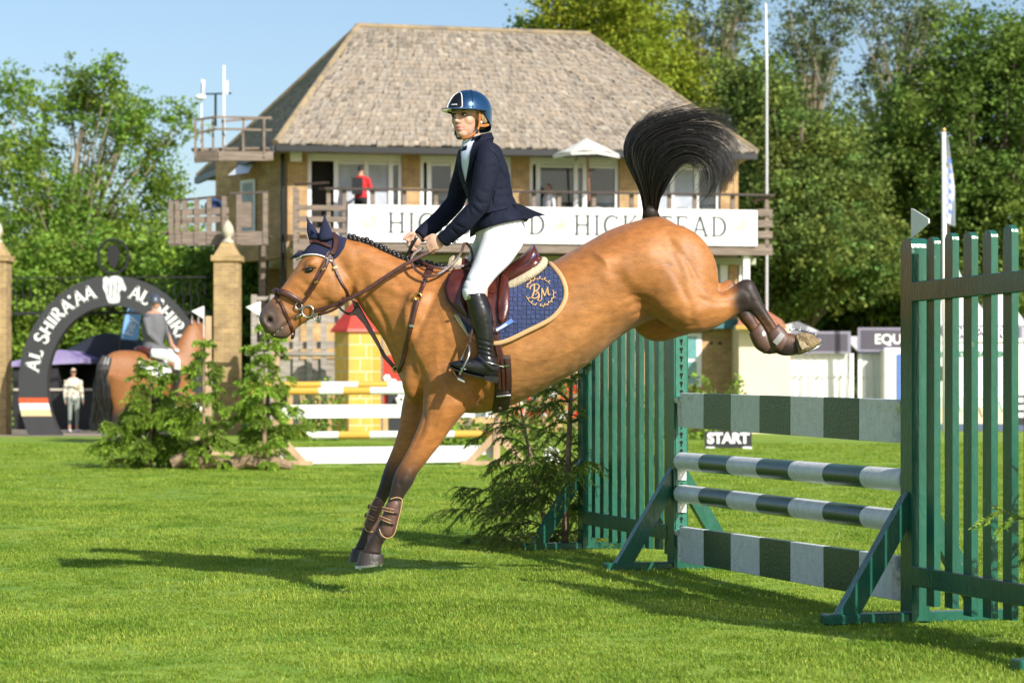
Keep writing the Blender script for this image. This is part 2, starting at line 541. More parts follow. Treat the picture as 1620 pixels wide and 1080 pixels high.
# flag on the near wing
fl = thing("jump_flag", "small white triangular flag on top of the near green wing post", "flag", FP(3.05, 0, 1.66))
m = MB(); m.tube([FP(3.02, 0, 1.62), FP(3.02, 0, 1.80)], .004, 6); m.build("flag_stick", M_STEEL, fl)
m = MB(); c = FP(3.02, .0, 1.668)
m.prism([c + Vector((0, 0, .0)), c + FU * .175 + Vector((0, 0, .055)), c + FU * .17 + Vector((0, 0, .075)), c + FU * .02 + Vector((0, 0, .128)), c + Vector((0, 0, .125))], FN * .005)
m.build("pennant", M_WHITE, fl)

# planks: seven painted sections each
NB_SEG = 7
def seg_lengths(L0, L1): return [L0 + (L1 - L0) * t for t in (0, .135, .28, .425, .57, .715, .86, 1.0)]
def plank(zl, zr, h, label, L0=.125, L1=2.925):
    t = thing("striped_plank", label, "jump plank", FP((L0 + L1) / 2, 0, (zl + zr) / 2 - h / 2))
    zz = lambda L: zl + (zr - zl) * (L - L0) / (L1 - L0)
    S = seg_lengths(L0, L1)
    for k in range(7):
        m = MB(); a, b = S[k] , S[k + 1]
        m.beam(FP(a, .012, zz(a)), FP(b, .012, zz(b)), .040, h, bev=.003)
        m.build("painted_section", M_SOILW if k % 2 == 0 else M_GREEN2, t)
    for s, L in ((1, L0), (-1, L1)):
        m = MB()
        m.beam(FP(L + s * .005, .034, zz(L) + h / 2 - .028), FP(L + s * .20, .034, zz(L) + h / 2 - .028), .004, .042)
        for q in (.04, .16): m.sphere(FP(L + s * q, .037, zz(L) + h / 2 - .028), (.008, .008, .008), 8, 5)
        m.build("hanger_plate", M_CUP, t)
        m = MB(); m.beam(FP(L + s * .012, .034, zz(L) + h / 2 - .05), FP(L + s * .012, .034, zz(L) - h / 2 + .01), .004, .024)
        for q in (.02, -.06): m.sphere(FP(L + s * .012, .037, zz(L) + q), (.007, .007, .007), 8, 5)
        m.build("end_strap", M_CUP, t)
        m = MB(); m.beam(FP(L + s * .02, .0, zz(L) + h / 2 - .035), FP(L - s * .07, .0, zz(L) + h / 2 - .035), .034, .03)
        m.build("hook", M_STEEL, t)
    return t
plank(.90, .872, .192, "striped grey white and green plank, topmost rail of the near jump")
plank(.152, .182, .196, "striped white and green plank low above the grass, bottom of the near jump")

def striped_pole(z, label, L0=.072, L1=2.985, r=.0505):
    t = thing("striped_pole", label, "jump pole", FP((L0 + L1) / 2, 0, z - r))
    S = seg_lengths(L0, L1)
    for k in range(7):
        m = MB(); m.tube([FP(S[k] + (.0006 if k else 0), .0, z), FP(S[k + 1], .0, z)], r, 20)
        m.build("painted_section", M_SOILW if k % 2 == 0 else M_GREEN2, t, smooth=True, flat_angle=40)
    return t
striped_pole(.613, "round white and green striped pole, upper of the two below the top plank")
striped_pole(.432, "round white and green striped pole, lower of the two above the bottom plank")

def jump_cup(L, s, z, label):
    t = thing("jump_cup", label, "jump cup", FP(L, 0, z - .05), group="white cups holding the rails of the near jump")
    m = MB()
    prof = [(-.045, .012), (-.04, -.012), (-.02, -.028), (0, -.034), (.02, -.028), (.04, -.012), (.045, .012), (.037, .012), (.033, -.006), (.016, -.02), (0, -.025), (-.016, -.02), (-.033, -.006), (-.037, .012)]
    m.prism([FP(L, a, z + b) for a, b in prof], FU * (s * .05))
    m.build("cradle", M_CUP, t)
    m = MB(); m.beam(FP(L + s * .004, .0, z - .02), FP(L + s * .004, .0, z - .085), .012, .05, up=FN); m.build("backplate", M_CUP, t)
    m = MB(); m.tube([FP(L - s * .012, .012, z - .055), FP(L + s * .016, .012, z - .055)], .006, 8); m.build("pin", M_STEEL, t)
for nm, z in (("top plank", .955), ("upper pole", .592), ("lower pole", .411), ("bottom plank", .215)):
    jump_cup(.064, 1, z, "white plastic jump cup under the %s on the far post" % nm)
    jump_cup(2.986, -1, z + (.0 if 'pole' in nm else -.01), "white plastic jump cup under the %s on the near post" % nm)
# ------------------------------------------------------------------ the jumping horse
DH = 11.3                                   # depth of the horse's middle plane

def section(top, bot, w, yo=0.0, n=28, pw=2.2, egg=0.0, d0=None):
    """an oval ring from a top and a bottom outline pixel; w = half width; yo = offset from the middle plane"""
    d = (DH if d0 is None else d0) + yo
    a = P(top[0], top[1], d); b = P(bot[0], bot[1], d)
    c = (a + b) / 2; A = (a - b) / 2
    ring = []
    for j in range(n):
        t = 2 * math.pi * j / n
        ct, st = math.cos(t), math.sin(t)
        q = (abs(ct) ** (2 / pw)) * (1 if ct >= 0 else -1)
        p = (abs(st) ** (2 / pw)) * (1 if st >= 0 else -1)
        ring.append(c + A * q + Vector((0, w * p * (1 - egg * q), 0)))
    return ring

def interp_sections(secs, per=3):
    """secs: (tx,ty,bx,by,w[,yo]) rows, smoothed by Catmull-Rom"""
    a = np.array([tuple(s) + (0.0,) * (6 - len(s)) for s in secs], float)
    q = np.vstack([2 * a[0] - a[1], a, 2 * a[-1] - a[-2]])
    out = []
    for i in range(1, len(q) - 2):
        for k in range(per):
            t = k / per
            p0, p1, p2, p3 = q[i - 1], q[i], q[i + 1], q[i + 2]
            out.append(.5 * (2 * p1 + (p2 - p0) * t + (2 * p0 - 5 * p1 + 4 * p2 - p3) * t * t + (3 * p1 - p0 - 3 * p2 + p3) * t ** 3))
    out.append(a[-1])
    return out

def loft(mb, secs, yo=0.0, pw=2.2, egg=0.0, per=3, d0=None):
    rs = [section((s[0], s[1]), (s[2], s[3]), max(s[4], .004), yo + s[5], pw=pw, egg=egg, d0=d0) for s in interp_sections(secs, per)]
    mb.rings(rs)

def blob(mb, px, py, rx, ry, ryd, yo, rot=0.0, d0=None):
    """an ellipsoid of muscle: radii rx, ry in pixels, ryd metres in depth"""
    d = (DH if d0 is None else d0) + yo
    s = d / FPX
    mb.sphere(P(px, py, d), (rx * s, ryd, ry * s), 20, 14, Matrix.Rotation(R(rot), 3, 'Y'))

def skin_of(mb, voxel, smooth_it, name, factor=.5):
    """melt the overlapping shapes of mb into one continuous surface and return it as a mesh"""
    me = bpy.data.meshes.new(name + "_rough")
    me.from_pydata(mb.v, [], mb.f); fix_normals(me)
    o = bpy.data.objects.new(name + "_rough", me); COL.objects.link(o)
    md = o.modifiers.new("r", 'REMESH'); md.mode = 'VOXEL'; md.voxel_size = voxel; md.use_smooth_shade = True
    sm = o.modifiers.new("s", 'SMOOTH'); sm.factor = factor; sm.iterations = smooth_it
    dg = bpy.context.evaluated_depsgraph_get()
    ev = o.evaluated_get(dg)
    out = bpy.data.meshes.new_from_object(ev)
    bpy.data.objects.remove(o); bpy.data.meshes.remove(me)
    out.name = name
    return out

def mesh_arrays(me):
    v = np.empty(len(me.vertices) * 3, np.float32); me.vertices.foreach_get('co', v)
    nn = np.empty(len(me.vertices) * 3, np.float32); me.vertices.foreach_get('normal', nn)
    return v.reshape(-1, 3).astype(float), nn.reshape(-1, 3).astype(float)

def to_px(v):
    return 810 + v[:, 0] / v[:, 1] * FPX, HOR - (v[:, 2] - CAMZ) / v[:, 1] * FPX

def sstep(x, a, b):
    t = np.clip((x - a) / (b - a), 0, 1)
    return t * t * (3 - 2 * t)

def vnoise(v, s, seed=0):
    """cheap smooth noise from sines, about -1..1"""
    rg = np.random.default_rng(seed); out = np.zeros(len(v))
    for k in range(7):
        w = rg.normal(0, 1, 3) * s; out += np.sin(v @ w + rg.uniform(0, 6.28))
    return out / 3.0

def paint(me, rgb):
    at = me.color_attributes.new("tint", 'FLOAT_COLOR', 'POINT')
    at.data.foreach_set('color', np.hstack([rgb, np.ones((len(rgb), 1))]).astype(np.float32).ravel())

hb = MB()
# trunk
loft(hb, [(662, 470, 633, 590, .10), (676, 440, 640, 612, .17), (702, 426, 676, 640, .225), (742, 430, 742, 654, .262), (800, 434, 800, 645, .288),
          (860, 421, 856, 619, .300), (921, 387, 925, 580, .300), (963, 364, 985, 530, .290), (1000, 351, 1034, 506, .275),
          (1040, 342, 1080, 500, .255), (1072, 357, 1104, 478, .215), (1096, 378, 1116, 455, .15), (1108, 400, 1118, 435, .07)], pw=2.15, egg=-.06)
# neck
loft(hb, [(508, 376, 540, 440, .058), (530, 374, 556, 462, .068), (552, 378, 566, 478, .075), (580, 385, 581, 502, .082), (609, 398, 598, 524, .096),
          (636, 410, 613, 549, .115), (667, 420, 624, 575, .14), (700, 425, 634, 602, .17), (735, 432, 660, 628, .2)], pw=2.1, egg=-.18)
# head
loft(hb, [(409, 503, 417, 524, .030), (414, 490, 432, 533, .052), (424, 478, 452, 536, .060), (436, 466, 466, 523, .055), (447, 453, 478, 513, .056),
          (456, 441, 497, 502, .066), (466, 426, 520, 490, .082), (476, 411, 541, 480, .092), (487, 394, 555, 468, .088), (502, 380, 561, 446, .072),
          (522, 373, 560, 418, .055)], pw=2.3)
blob(hb, 529, 453, 24, 28, .040, -.052, 20)        # cheeks
blob(hb, 529, 453, 24, 28, .040, .052, 20)
for s in (-1, 1):
    blob(hb, 424, 505, 13, 14, .03, s * .035, 0)   # nostrils
    blob(hb, 437, 526, 17, 9, .03, s * .02, 8)     # lips
    blob(hb, 492, 419, 16, 9, .03, s * .068, -50)  # brow
    blob(hb, 462, 470, 30, 4.5, .02, s * .05, 28)  # facial crest
    blob(hb, 692, 548, 46, 96, .075, s * .145, -22) # shoulder
    blob(hb, 718, 600, 50, 56, .085, s * .160, 0)  # upper arm
    blob(hb, 660, 588, 24, 46, .075, s * .07, 10) # breast
    blob(hb, 1010, 395, 46, 34, .09, s * .15, 20)  # hip
    blob(hb, 1075, 425, 58, 74, .125, s * .135, -28)# thigh
# near fore
loft(hb, [(672, 590, 770, 596, .06, .02), (668, 622, 757, 628, .078), (668, 652, 736, 652, .076), (659, 680, 715, 677, .064), (647, 707, 696, 704, .054), (634, 731, 677, 728, .046),
          (625, 747, 661, 749, .045), (620, 763, 653, 766, .046), (616, 783, 640, 785, .036), (609, 802, 630, 806, .031), (601, 822, 622, 828, .030),
          (593, 838, 616, 844, .034), (588, 846, 611, 853, .037), (582, 855, 605, 861, .034), (576, 867, 603, 870, .034), (572, 874, 606, 877, .040)], yo=-.15, per=4, pw=2.1)
# far fore
loft(hb, [(650, 580, 735, 590, .06), (641, 614, 722, 616, .07), (635, 646, 700, 648, .07), (630, 680, 682, 678, .06), (619, 713, 660, 712, .05), (608, 740, 643, 742, .045),
          (601, 762, 631, 764, .045), (593, 786, 613, 789, .034), (581, 814, 600, 817, .03), (574, 834, 595, 840, .034), (569, 850, 590, 856, .034), (563, 862, 587, 866, .034), (559, 869, 589, 871, .038)],
     yo=.14, per=4, pw=2.1)
# near hind
loft(hb, [(1050, 352, 985, 440, .08), (1085, 372, 1010, 480, .12), (1112, 410, 1045, 508, .13), (1129, 450, 1078, 526, .11), (1138, 461, 1105, 526, .086), (1147, 461, 1135, 517, .066),
          (1158, 454, 1158, 502, .05), (1173, 443, 1174, 495, .044), (1188, 442, 1184, 493, .042), (1199, 459, 1191, 499, .036), (1207, 479, 1198, 507, .031), (1220, 501, 1207, 518, .028),
          (1232, 518, 1216, 536, .029), (1243, 525, 1223, 555, .036), (1253, 527, 1238, 563, .038), (1263, 531, 1256, 562, .036), (1268, 532, 1266, 559, .038)], yo=-.15, per=4, pw=2.1)
# far hind
loft(hb, [(1050, 370, 985, 460, .08), (1085, 400, 996, 505, .11), (1100, 430, 1012, 530, .11), (1114, 448, 1040, 541, .10), (1122, 458, 1076, 533, .085), (1131, 456, 1108, 522, .064),
          (1143, 446, 1140, 507, .048), (1156, 442, 1158, 500, .042), (1167, 452, 1166, 499, .038), (1176, 470, 1170, 506, .032), (1192, 498, 1181, 519, .029), (1204, 516, 1191, 534, .029),
          (1214, 526, 1198, 550, .034), (1224, 530, 1211, 560, .036), (1238, 534, 1233, 559, .034)], yo=.15, per=4, pw=2.1)
horse_me = skin_of(hb, .0085, 8, "body")
def relax(me, weight_of, it):
    """even out the surface where weight_of(x, y) asks for it (the big muscles), leaving legs and face crisp"""
    v, _ = mesh_arrays(me)
    e = np.empty(len(me.edges) * 2, np.int32); me.edges.foreach_get('vertices', e); e = e.reshape(-1, 2)
    deg = np.bincount(e.ravel(), minlength=len(v))[:, None]
    x, y = to_px(v); w = weight_of(x, y)[:, None]
    for k in range(it):
        f = .6 if k % 2 == 0 else -.55
        acc = np.stack([np.bincount(e[:, 0], v[e[:, 1], i], len(v)) + np.bincount(e[:, 1], v[e[:, 0], i], len(v)) for i in range(3)], 1)
        v = v + (acc / deg - v) * w * f
    me.vertices.foreach_set('co', v.astype(np.float32).ravel()); me.update()
relax(horse_me, lambda x, y: np.maximum.reduce([.12 + 0 * x, sstep(x, 560, 650) * (1 - sstep(x, 1085, 1140)) * (1 - sstep(y, 600, 680))]), 170)
hv, hn = mesh_arrays(horse_me)
hx, hy = to_px(hv)
yrel = hv[:, 1] - DH
def bump2(px, py, rx, ry, rot, amp, side=0, soft=1.0):
    """raise or hollow the flank by amp metres inside an ellipse of the side view (both flanks unless side)"""
    c, s = math.cos(R(rot)), math.sin(R(rot))
    dx, dy = hx - px, hy - py
    u = (dx * c + dy * s) / rx; w = (-dx * s + dy * c) / ry
    g = np.exp(-(u * u + w * w) * soft)
    sidew = np.clip(np.abs(hn[:, 1]) * 1.3, 0, 1)
    if side: sidew = sidew * (np.sign(yrel) == side)
    return g * amp * sidew
dsp = np.zeros(len(hv))
for a in [(672, 500, 7, 70, 24, -.014), (640, 505, 22, 75, 32, .010), (700, 520, 16, 70, 20, .009), (735, 560, 12, 60, 8, -.010), (600, 455, 50, 10, 18, .006),
          (575, 455, 9, 40, -10, -.012), (556, 455, 9, 32, 12, -.012), (625, 470, 60, 9, 26, -.006), (700, 640, 12, 34, 20, .010), (668, 625, 8, 40, 12, -.012), (690, 690, 7, 40, 28, -.006),
          (762, 640, 14, 30, 0, -.012), (960, 420, 16, 20, -30, .012), (955, 408, 14, 8, 30, .012), (985, 445, 12, 60, -40, -.012), (1010, 480, 40, 14, 30, -.016),
          (1065, 400, 10, 60, -22, -.010), (1100, 440, 9, 50, -12, -.008), (1030, 410, 26, 44, -20, .012), (1082, 490, 30, 22, 0, .010), (1120, 490, 40, 10, -22, .006),
          (900, 520, 60, 10, -22, -.004), (870, 560, 70, 14, -14, .006), (950, 480, 50, 30, -35, -.008), (1040, 505, 22, 10, 25, -.012),
          (490, 455, 30, 6, 40, -.006), (470, 480, 10, 26, 40, -.005), (505, 432, 8, 8, 0, -.006), (540, 470, 10, 22, 40, .004), (452, 492, 26, 5, 30, .005),
          (640, 755, 7, 14, 20, .004), (1182, 470, 6, 22, 10, .004), (1170, 480, 12, 8, 0, -.005), (1215, 515, 3, 24, -35, -.004), (627, 805, 3, 30, 18, -.003)]:
    dsp += bump2(*a)
dsp += .0005 * vnoise(hv, 26, 3) + .0004 * vnoise(hv, 60, 4)
# nostril pits and eye sockets
for px, py, rx, ry, rot, am in ((425.5, 506.5, 4.6, 6.8, -25, -.034), (489, 426, 8, 5.5, 15, -.012)):
    dsp += bump2(px, py, rx, ry, rot, am)
def line2(pts, wd, am):
    """a groove (am < 0) or cord (am > 0) along a polyline of the side view"""
    q = np.array(even_px(pts)); best = np.full(len(hv), 1e9); tt = np.zeros(len(hv))
    near = (np.abs(hx - q[:, 0].mean()) < 140) & (np.abs(hy - q[:, 1].mean()) < 140); ii = np.where(near)[0]
    for k_, (x_, y_) in enumerate(q):
        dd_ = (hx[ii] - x_) ** 2 + (hy[ii] - y_) ** 2; b_ = dd_ < best[ii]; best[ii[b_]] = dd_[b_]; tt[ii[b_]] = k_ / (len(q) - 1)
    return am * np.exp(-best / wd ** 2) * (np.sin(np.pi * np.clip(tt * .9 + .05, 0, 1)) ** .5) * np.clip(np.abs(hn[:, 1]) * 1.4, 0, 1)
def even_px(pts): return [(q.x, q.y) for q in smooth_path([Vector((a, b, 0)) for a, b in pts], 8)]
for pts, wd, am in [([(668, 640), (672, 665), (664, 690), (652, 712)], 3, -.005), ([(700, 640), (690, 668), (676, 700), (664, 725)], 3.5, -.005), ([(720, 640), (705, 675), (690, 700)], 3, -.004), ([(682, 640), (680, 670), (668, 700), (655, 725)], 1.8, .0028),
      ([(655, 560), (668, 590), (672, 625)], 4, -.008), ([(640, 520), (650, 560), (655, 590)], 4, -.007), ([(700, 590), (712, 620), (735, 640)], 4, -.006), ([(735, 600), (752, 625), (762, 645)], 3, -.006), ([(745, 590), (762, 615), (772, 638)], 3, -.004),
      ([(585, 470), (605, 500), (620, 535), (630, 570)], 5, -.008), ([(562, 455), (580, 475), (600, 505)], 4, .004), ([(600, 420), (630, 450), (650, 490), (662, 530)], 6, -.004), ([(570, 410), (600, 430), (640, 450)], 6, -.003),
      ([(1000, 500), (1018, 496), (1036, 502), (1050, 512)], 3, -.010), ([(990, 490), (1012, 484), (1035, 490)], 4, -.005), ([(985, 475), (1010, 470), (1035, 478)], 4, -.004), ([(1060, 380), (1085, 410), (1108, 445), (1122, 458)], 5, -.006), ([(1045, 400), (1070, 440), (1090, 480), (1095, 510)], 6, -.005),
      ([(1105, 470), (1130, 480), (1155, 478)], 3.5, -.006), ([(1130, 466), (1152, 462), (1172, 452)], 2.5, -.005), ([(1170, 455), (1183, 462), (1190, 480)], 2.5, -.004), ([(1195, 490), (1210, 512), (1222, 530)], 2, -.0045), ([(1203, 482), (1217, 506), (1230, 524)], 2, .003), ([(1085, 500), (1110, 505), (1140, 498)], 2, .0025), ([(1050, 500), (1075, 515), (1100, 515)], 3, -.004),
      ([(622, 790), (612, 812), (604, 834)], 2, -.004), ([(630, 790), (622, 812), (612, 836)], 2, .003), ([(640, 748), (632, 760), (636, 775)], 2.5, -.004), ([(645, 740), (650, 755), (646, 770)], 2.5, .003),
      ([(800, 560), (840, 570), (890, 560), (930, 540)], 2, .0022), ([(790, 590), (820, 600), (860, 596)], 1.8, .002), ([(700, 540), (690, 565), (694, 590)], 1.8, .0022), ([(690, 480), (700, 520), (705, 560)], 6, -.004), ([(940, 400), (955, 412), (962, 425)], 3, .005),
      ([(470, 455), (485, 468), (500, 476), (518, 474)], 3, -.004), ([(455, 470), (470, 482), (482, 500)], 2.5, -.004), ([(520, 420), (530, 440), (532, 460)], 3, -.003), ([(500, 440), (512, 455), (516, 470)], 1.6, .0022), ([(430, 494), (436, 505), (432, 516)], 2.5, -.005), ([(416, 500), (421, 512), (430, 518)], 2, .004), ([(424, 532), (431, 530), (440, 525), (449, 516), (458, 507), (467, 500), (475, 495)], 2.0, -.013), ([(440, 533), (450, 531), (460, 524)], 4, .004), ([(420, 514), (428, 522), (438, 521)], 4, .004), ([(419, 500), (424, 496), (431, 500), (433, 508)], 1.8, .005)]:
    dsp += line2(pts, wd, am)
# ribs, barely there
rib = np.sin((hx - 830 + (hy - 500) * .35) * .38) * .0005 * sstep(hx, 800, 840) * (1 - sstep(hx, 930, 980)) * sstep(hy, 470, 500)
dsp += rib
dsp -= .011 * np.exp(-(((hx - 424) / 4.5) ** 2 + ((hy - 531) / 4) ** 2)) + .004 * np.exp(-(((hx - 414) / 5) ** 2 + ((hy - 519) / 4) ** 2))
hv2 = hv + hn * dsp[:, None]
horse_me.vertices.foreach_set('co', hv2.astype(np.float32).ravel())
horse_me.update()
# coat: bay, black points
tan = np.array([.425, .176, .047]); red = np.array([.35, .118, .027]); pale = np.array([.52, .26, .10]); dark = np.array([.016, .012, .011]); grey = np.array([.105, .072, .058])
k = .5 + .5 * np.clip(vnoise(hv, 5.5, 11), -1, 1)
col = tan * (1 - k[:, None]) + (tan * .6 + red * .4) * k[:, None]
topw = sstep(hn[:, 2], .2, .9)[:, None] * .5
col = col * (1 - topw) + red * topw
bel = (sstep(hx, 760, 830) * (1 - sstep(hx, 990, 1040)) * sstep(hy, 440, 600))[:, None] * .55
col = col * (1 - bel) + pale * bel
patch = (np.clip(vnoise(hv, 13, 21), 0, 1.2) * .28)[:, None]
col = col * (1 - patch * .5)
# fore legs: dark from the forearm down
leg = sstep(hy + 5 * vnoise(hv, 14, 5), 706, 760)
legc = dark * .72 + np.array([.075, .040, .026]) * .28
col = col * (1 - leg[:, None]) + legc * leg[:, None]
# hind legs: dark from the hock
hk = sstep(hx - (hy - 470) * .25 + 5 * vnoise(hv, 16, 6), 1150, 1172) * (hx > 1130)
hk2 = hk[:, None] * (1 - .22 * sstep(hy, 488, 520) * (1 - sstep(hy, 535, 550)))[:, None]
col = col * (1 - hk2) + (dark * .7 + np.array([.05, .022, .012]) * .3) * hk2
# muzzle dark and grey, mealy round the eye
mz = sstep(np.hypot(hx - 412, (hy - 520) * .9) + 4 * vnoise(hv, 22, 8), 66, 26)[:, None]
col = col * (1 - mz) + (grey * .75 + np.array([.06, .03, .02]) * .25) * mz
ey = np.exp(-(((hx - 489) / 11) ** 2 + ((hy - 427) / 7) ** 2))[:, None] * .9
col = col * (1 - ey) + np.array([.05, .028, .018]) * ey
nos = np.exp(-(((hx - 426 + (hy - 507) * .35) / 4.6) ** 2 + ((hy - 507) / 6.2) ** 2) ** 2)[:, None]
col = col * (1 - nos) + np.array([.012, .004, .004]) * nos
fc = (sstep(hy, 465, 395) * (1 - sstep(hx, 495, 540)) * (hx < 520))[:, None] * .25
col = col * (1 - fc) + red * fc
mline = (np.exp(-((hy - np.interp(hx, [424, 431, 440, 449, 458, 467, 475], [532, 530, 525, 516, 507, 500, 495])) / 1.7) ** 2) * (hx > 424) * (hx < 475))[:, None] * .85
col = col * (1 - mline) + np.array([.02, .012, .01]) * mline
dock = np.exp(-(((hx - 1029) / 16) ** 2 + ((hy - 338) / 9) ** 2))[:, None] * .8
col = col * (1 - dock) + np.array([.10, .03, .012]) * dock
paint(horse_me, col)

def coat_material():
    m = bpy.data.materials.new("bay_coat"); m.use_nodes = True
    n = m.node_tree.nodes; l = m.node_tree.links; b = n["Principled BSDF"]
    b.inputs['Roughness'].default_value = .48; b.inputs['Specular IOR Level'].default_value = .42
    b.inputs['Sheen Weight'].default_value = .06
    at = n.new('ShaderNodeAttribute'); at.attribute_name = 'tint'
    tc = n.new('ShaderNodeTexCoord')
    mp = n.new('ShaderNodeMapping'); mp.inputs['Scale'].default_value = (1, 1, 2.2); mp.inputs['Rotation'].default_value = (0, R(25), 0); l.new(tc.outputs['Object'], mp.inputs[0])
    z = n.new('ShaderNodeTexNoise'); z.inputs['Scale'].default_value = 150; z.inputs['Detail'].default_value = 4; l.new(mp.outputs[0], z.inputs['Vector'])
    z2 = n.new('ShaderNodeTexNoise'); z2.inputs['Scale'].default_value = 17; z2.inputs['Detail'].default_value = 6; z2.inputs['Roughness'].default_value = .65; l.new(mp.outputs[0], z2.inputs['Vector'])
    r = n.new('ShaderNodeMapRange'); r.inputs[1].default_value = .32; r.inputs[2].default_value = .7; r.inputs[3].default_value = .74; r.inputs[4].default_value = 1.14; l.new(z2.outputs[0], r.inputs[0])
    r2 = n.new('ShaderNodeMapRange'); r2.inputs[1].default_value = .3; r2.inputs[2].default_value = .7; r2.inputs[3].default_value = .88; r2.inputs[4].default_value = 1.1; l.new(z.outputs[0], r2.inputs[0])
    mu = n.new('ShaderNodeMath'); mu.operation = 'MULTIPLY'; l.new(r.outputs[0], mu.inputs[0]); l.new(r2.outputs[0], mu.inputs[1])
    x = n.new('ShaderNodeMix'); x.data_type = 'RGBA'; x.blend_type = 'MULTIPLY'; x.inputs[0].default_value = 1
    l.new(at.outputs['Color'], x.inputs[6]); l.new(mu.outputs[0], x.inputs[7]); l.new(x.outputs[2], b.inputs['Base Color'])
    rr = n.new('ShaderNodeMapRange'); rr.inputs[3].default_value = .4; rr.inputs[4].default_value = .6; l.new(z2.outputs[0], rr.inputs[0]); l.new(rr.outputs[0], b.inputs['Roughness'])
    ad = n.new('ShaderNodeMath'); ad.operation = 'MULTIPLY_ADD'; ad.inputs[1].default_value = .35; l.new(z.outputs[0], ad.inputs[0]); l.new(z2.outputs[0], ad.inputs[2])
    bp = n.new('ShaderNodeBump'); bp.inputs['Strength'].default_value = .34; bp.inputs['Distance'].default_value = .008
    l.new(ad.outputs[0], bp.inputs['Height']); l.new(bp.outputs[0], b.inputs['Normal'])
    return m
M_COAT = coat_material()
horse = thing("horse", "bay horse with plaited mane jumping down over the green and white fence", "horse", P(800, 918, DH))
BVH_H = BVHTree.FromPolygons([Vector(p) for p in hv2], [tuple(p.vertices) for p in horse_me.polygons])
hbody = link_mesh("body", horse_me, M_COAT, horse)
M_HAIR = mat("black_hair", (.013, .011, .011), rough=.36, var=.25, scale=40, spec=.55)
M_HOOF = mat("dark_hoof", (.045, .036, .032), rough=.45, var=.3, scale=30, bump=.2, stretch=(1, 1, .3))
M_SOLE = mat("muddy_sole", (.20, .13, .055), rough=.8, var=.5, scale=26, bump=.6, bscale=60, col2=(.34, .25, .13))
M_EYE = mat("dark_eye", (.006, .004, .003), rough=.04, var=.0, spec=.8)

def drape(px, py, off=.006, side=-1):
    """the point of the horse's skin on a pixel's sight line, lifted off; side=1 mirrors it to the far flank"""
    o = Vector((0, 0, CAMZ)); d = (P(px, py, 10) - o).normalized()
    hit, nrm, _i, _t = BVH_H.ray_cast(o, d)
    if hit is None or hit.y > DH + .05:
        hit = P(px, py, DH - .02); nrm = Vector((0, -1, 0))
    if nrm.dot(d) > 0: nrm = -nrm
    p = hit + nrm * off
    if side == 1:
        p = Vector((p.x, 2 * DH - p.y, p.z)); nrm = Vector((nrm.x, -nrm.y, nrm.z))
    return p, nrm

# eyes
for s in (-1, 1):
    p, nn_ = drape(489, 427, .002, s)
    m = MB(); m.sphere(p, (.021, .012, .0155), 14, 10, Matrix.Rotation(R(-20), 3, 'Y')); m.build("eye", M_EYE, horse, smooth=True)
    for (yy, bend) in ((421.5, -3.2),):
        pts = []
        for k in range(9):
            t = k / 8; xx = 479 + 21 * t
            q, _ = drape(xx, yy + 3.5 - 4 * t + bend * 4 * t * (1 - t) * .6 + (1.5 if yy < 425 else -1), .003, s); pts.append(q)
        m = MB(); m.tube(smooth_path(pts, 2), .0026, 6); m.build("eyelid", mat("dark_skin", (.09, .045, .025), rough=.5, var=.2), horse, smooth=True)
# hooves
def hoof(top, bot, yo, w0, w1, name="hoof", matl=None, pw=2.2, extra=None):
    m = MB(); rs = []
    for t in (0, .25, .5, .75, 1.0):
        a = [top[0][i] + (bot[0][i] - top[0][i]) * t for i in (0, 1)]; b = [top[1][i] + (bot[1][i] - top[1][i]) * t for i in (0, 1)]
        rs.append(section(a, b, w0 + (w1 - w0) * t + (.002 if t in (.25,) else 0), yo, n=24, pw=pw))
    m.rings(rs)
    return m.build(name, matl or M_HOOF, horse, smooth=True, flat_angle=50)
h1 = hoof(((570, 872), (607, 877)), ((562.5, 895), (607, 890)), -.15, .046, .058)
h2 = hoof(((557, 867), (592, 870)), ((551, 888), (588, 887)), .14, .044, .054)
m = MB(); rs = [section((562, 894.5), (607, 889.5), .059, -.15, n=24), section((561.5, 898.5), (606.5, 893), .059, -.15, n=24)]; m.rings(rs); m.build("horseshoe", M_STEEL, h1, smooth=True, flat_angle=40)
m = MB()
for px, py in ((603, 895), (570, 900)): m.tube([P(px, py - 3, DH - .19), P(px, py + 1, DH - .19)], .005, 6)
tag(m.build("studs", M_STEEL, h1), kind="stuff")
# near hind hoof, sole turned up and back
m = MB()
loft(m, [(1257, 531, 1262, 561, .040), (1266, 526, 1268, 560, .052), (1278, 526, 1278, 556, .056), (1290, 532, 1289, 551, .042), (1298, 538, 1297, 545, .018), (1300, 540.5, 1300, 542.5, .006)], yo=-.155, pw=2.3)
h3 = m.build("hoof", M_SOLE, horse, smooth=True)
m = MB(); pts = [P(x, y, DH - .155 + q) for x, y, q in ((1249, 521.5, .05), (1258, 521, .055), (1272, 524, .04), (1284, 528, .015), (1294, 534, -.01), (1300, 541, -.02), (1296, 547, -.045), (1288, 552, -.055), (1279, 556.5, -.055))]
m.tube(smooth_path(pts, 4), .0052, 6); m.build("horseshoe", M_STEEL, h3, smooth=True)
m = MB()
for x, y, q in ((1255, 521, .05), (1265, 522, .045), (1279, 525, .03), (1290, 530, .0)): m.tube([P(x, y + 1, DH - .155 + q), P(x + 1, y - 4.5, DH - .155 + q)], [.006, .004], 6)
tag(m.build("studs", M_STEEL, h3), kind="stuff")
m = MB()
fr = [(1262, 536), (1270, 540), (1284, 548), (1275, 550), (1270, 553), (1266, 548)]
m.prism([P(x, y, DH - .155 - .058 + .012 * (x > 1275)) for x, y in fr], Vector((0, .03, 0))); m.build("frog", mat("frog_horn", (.34, .27, .17), rough=.8, var=.4, scale=60, bump=.4), h3)
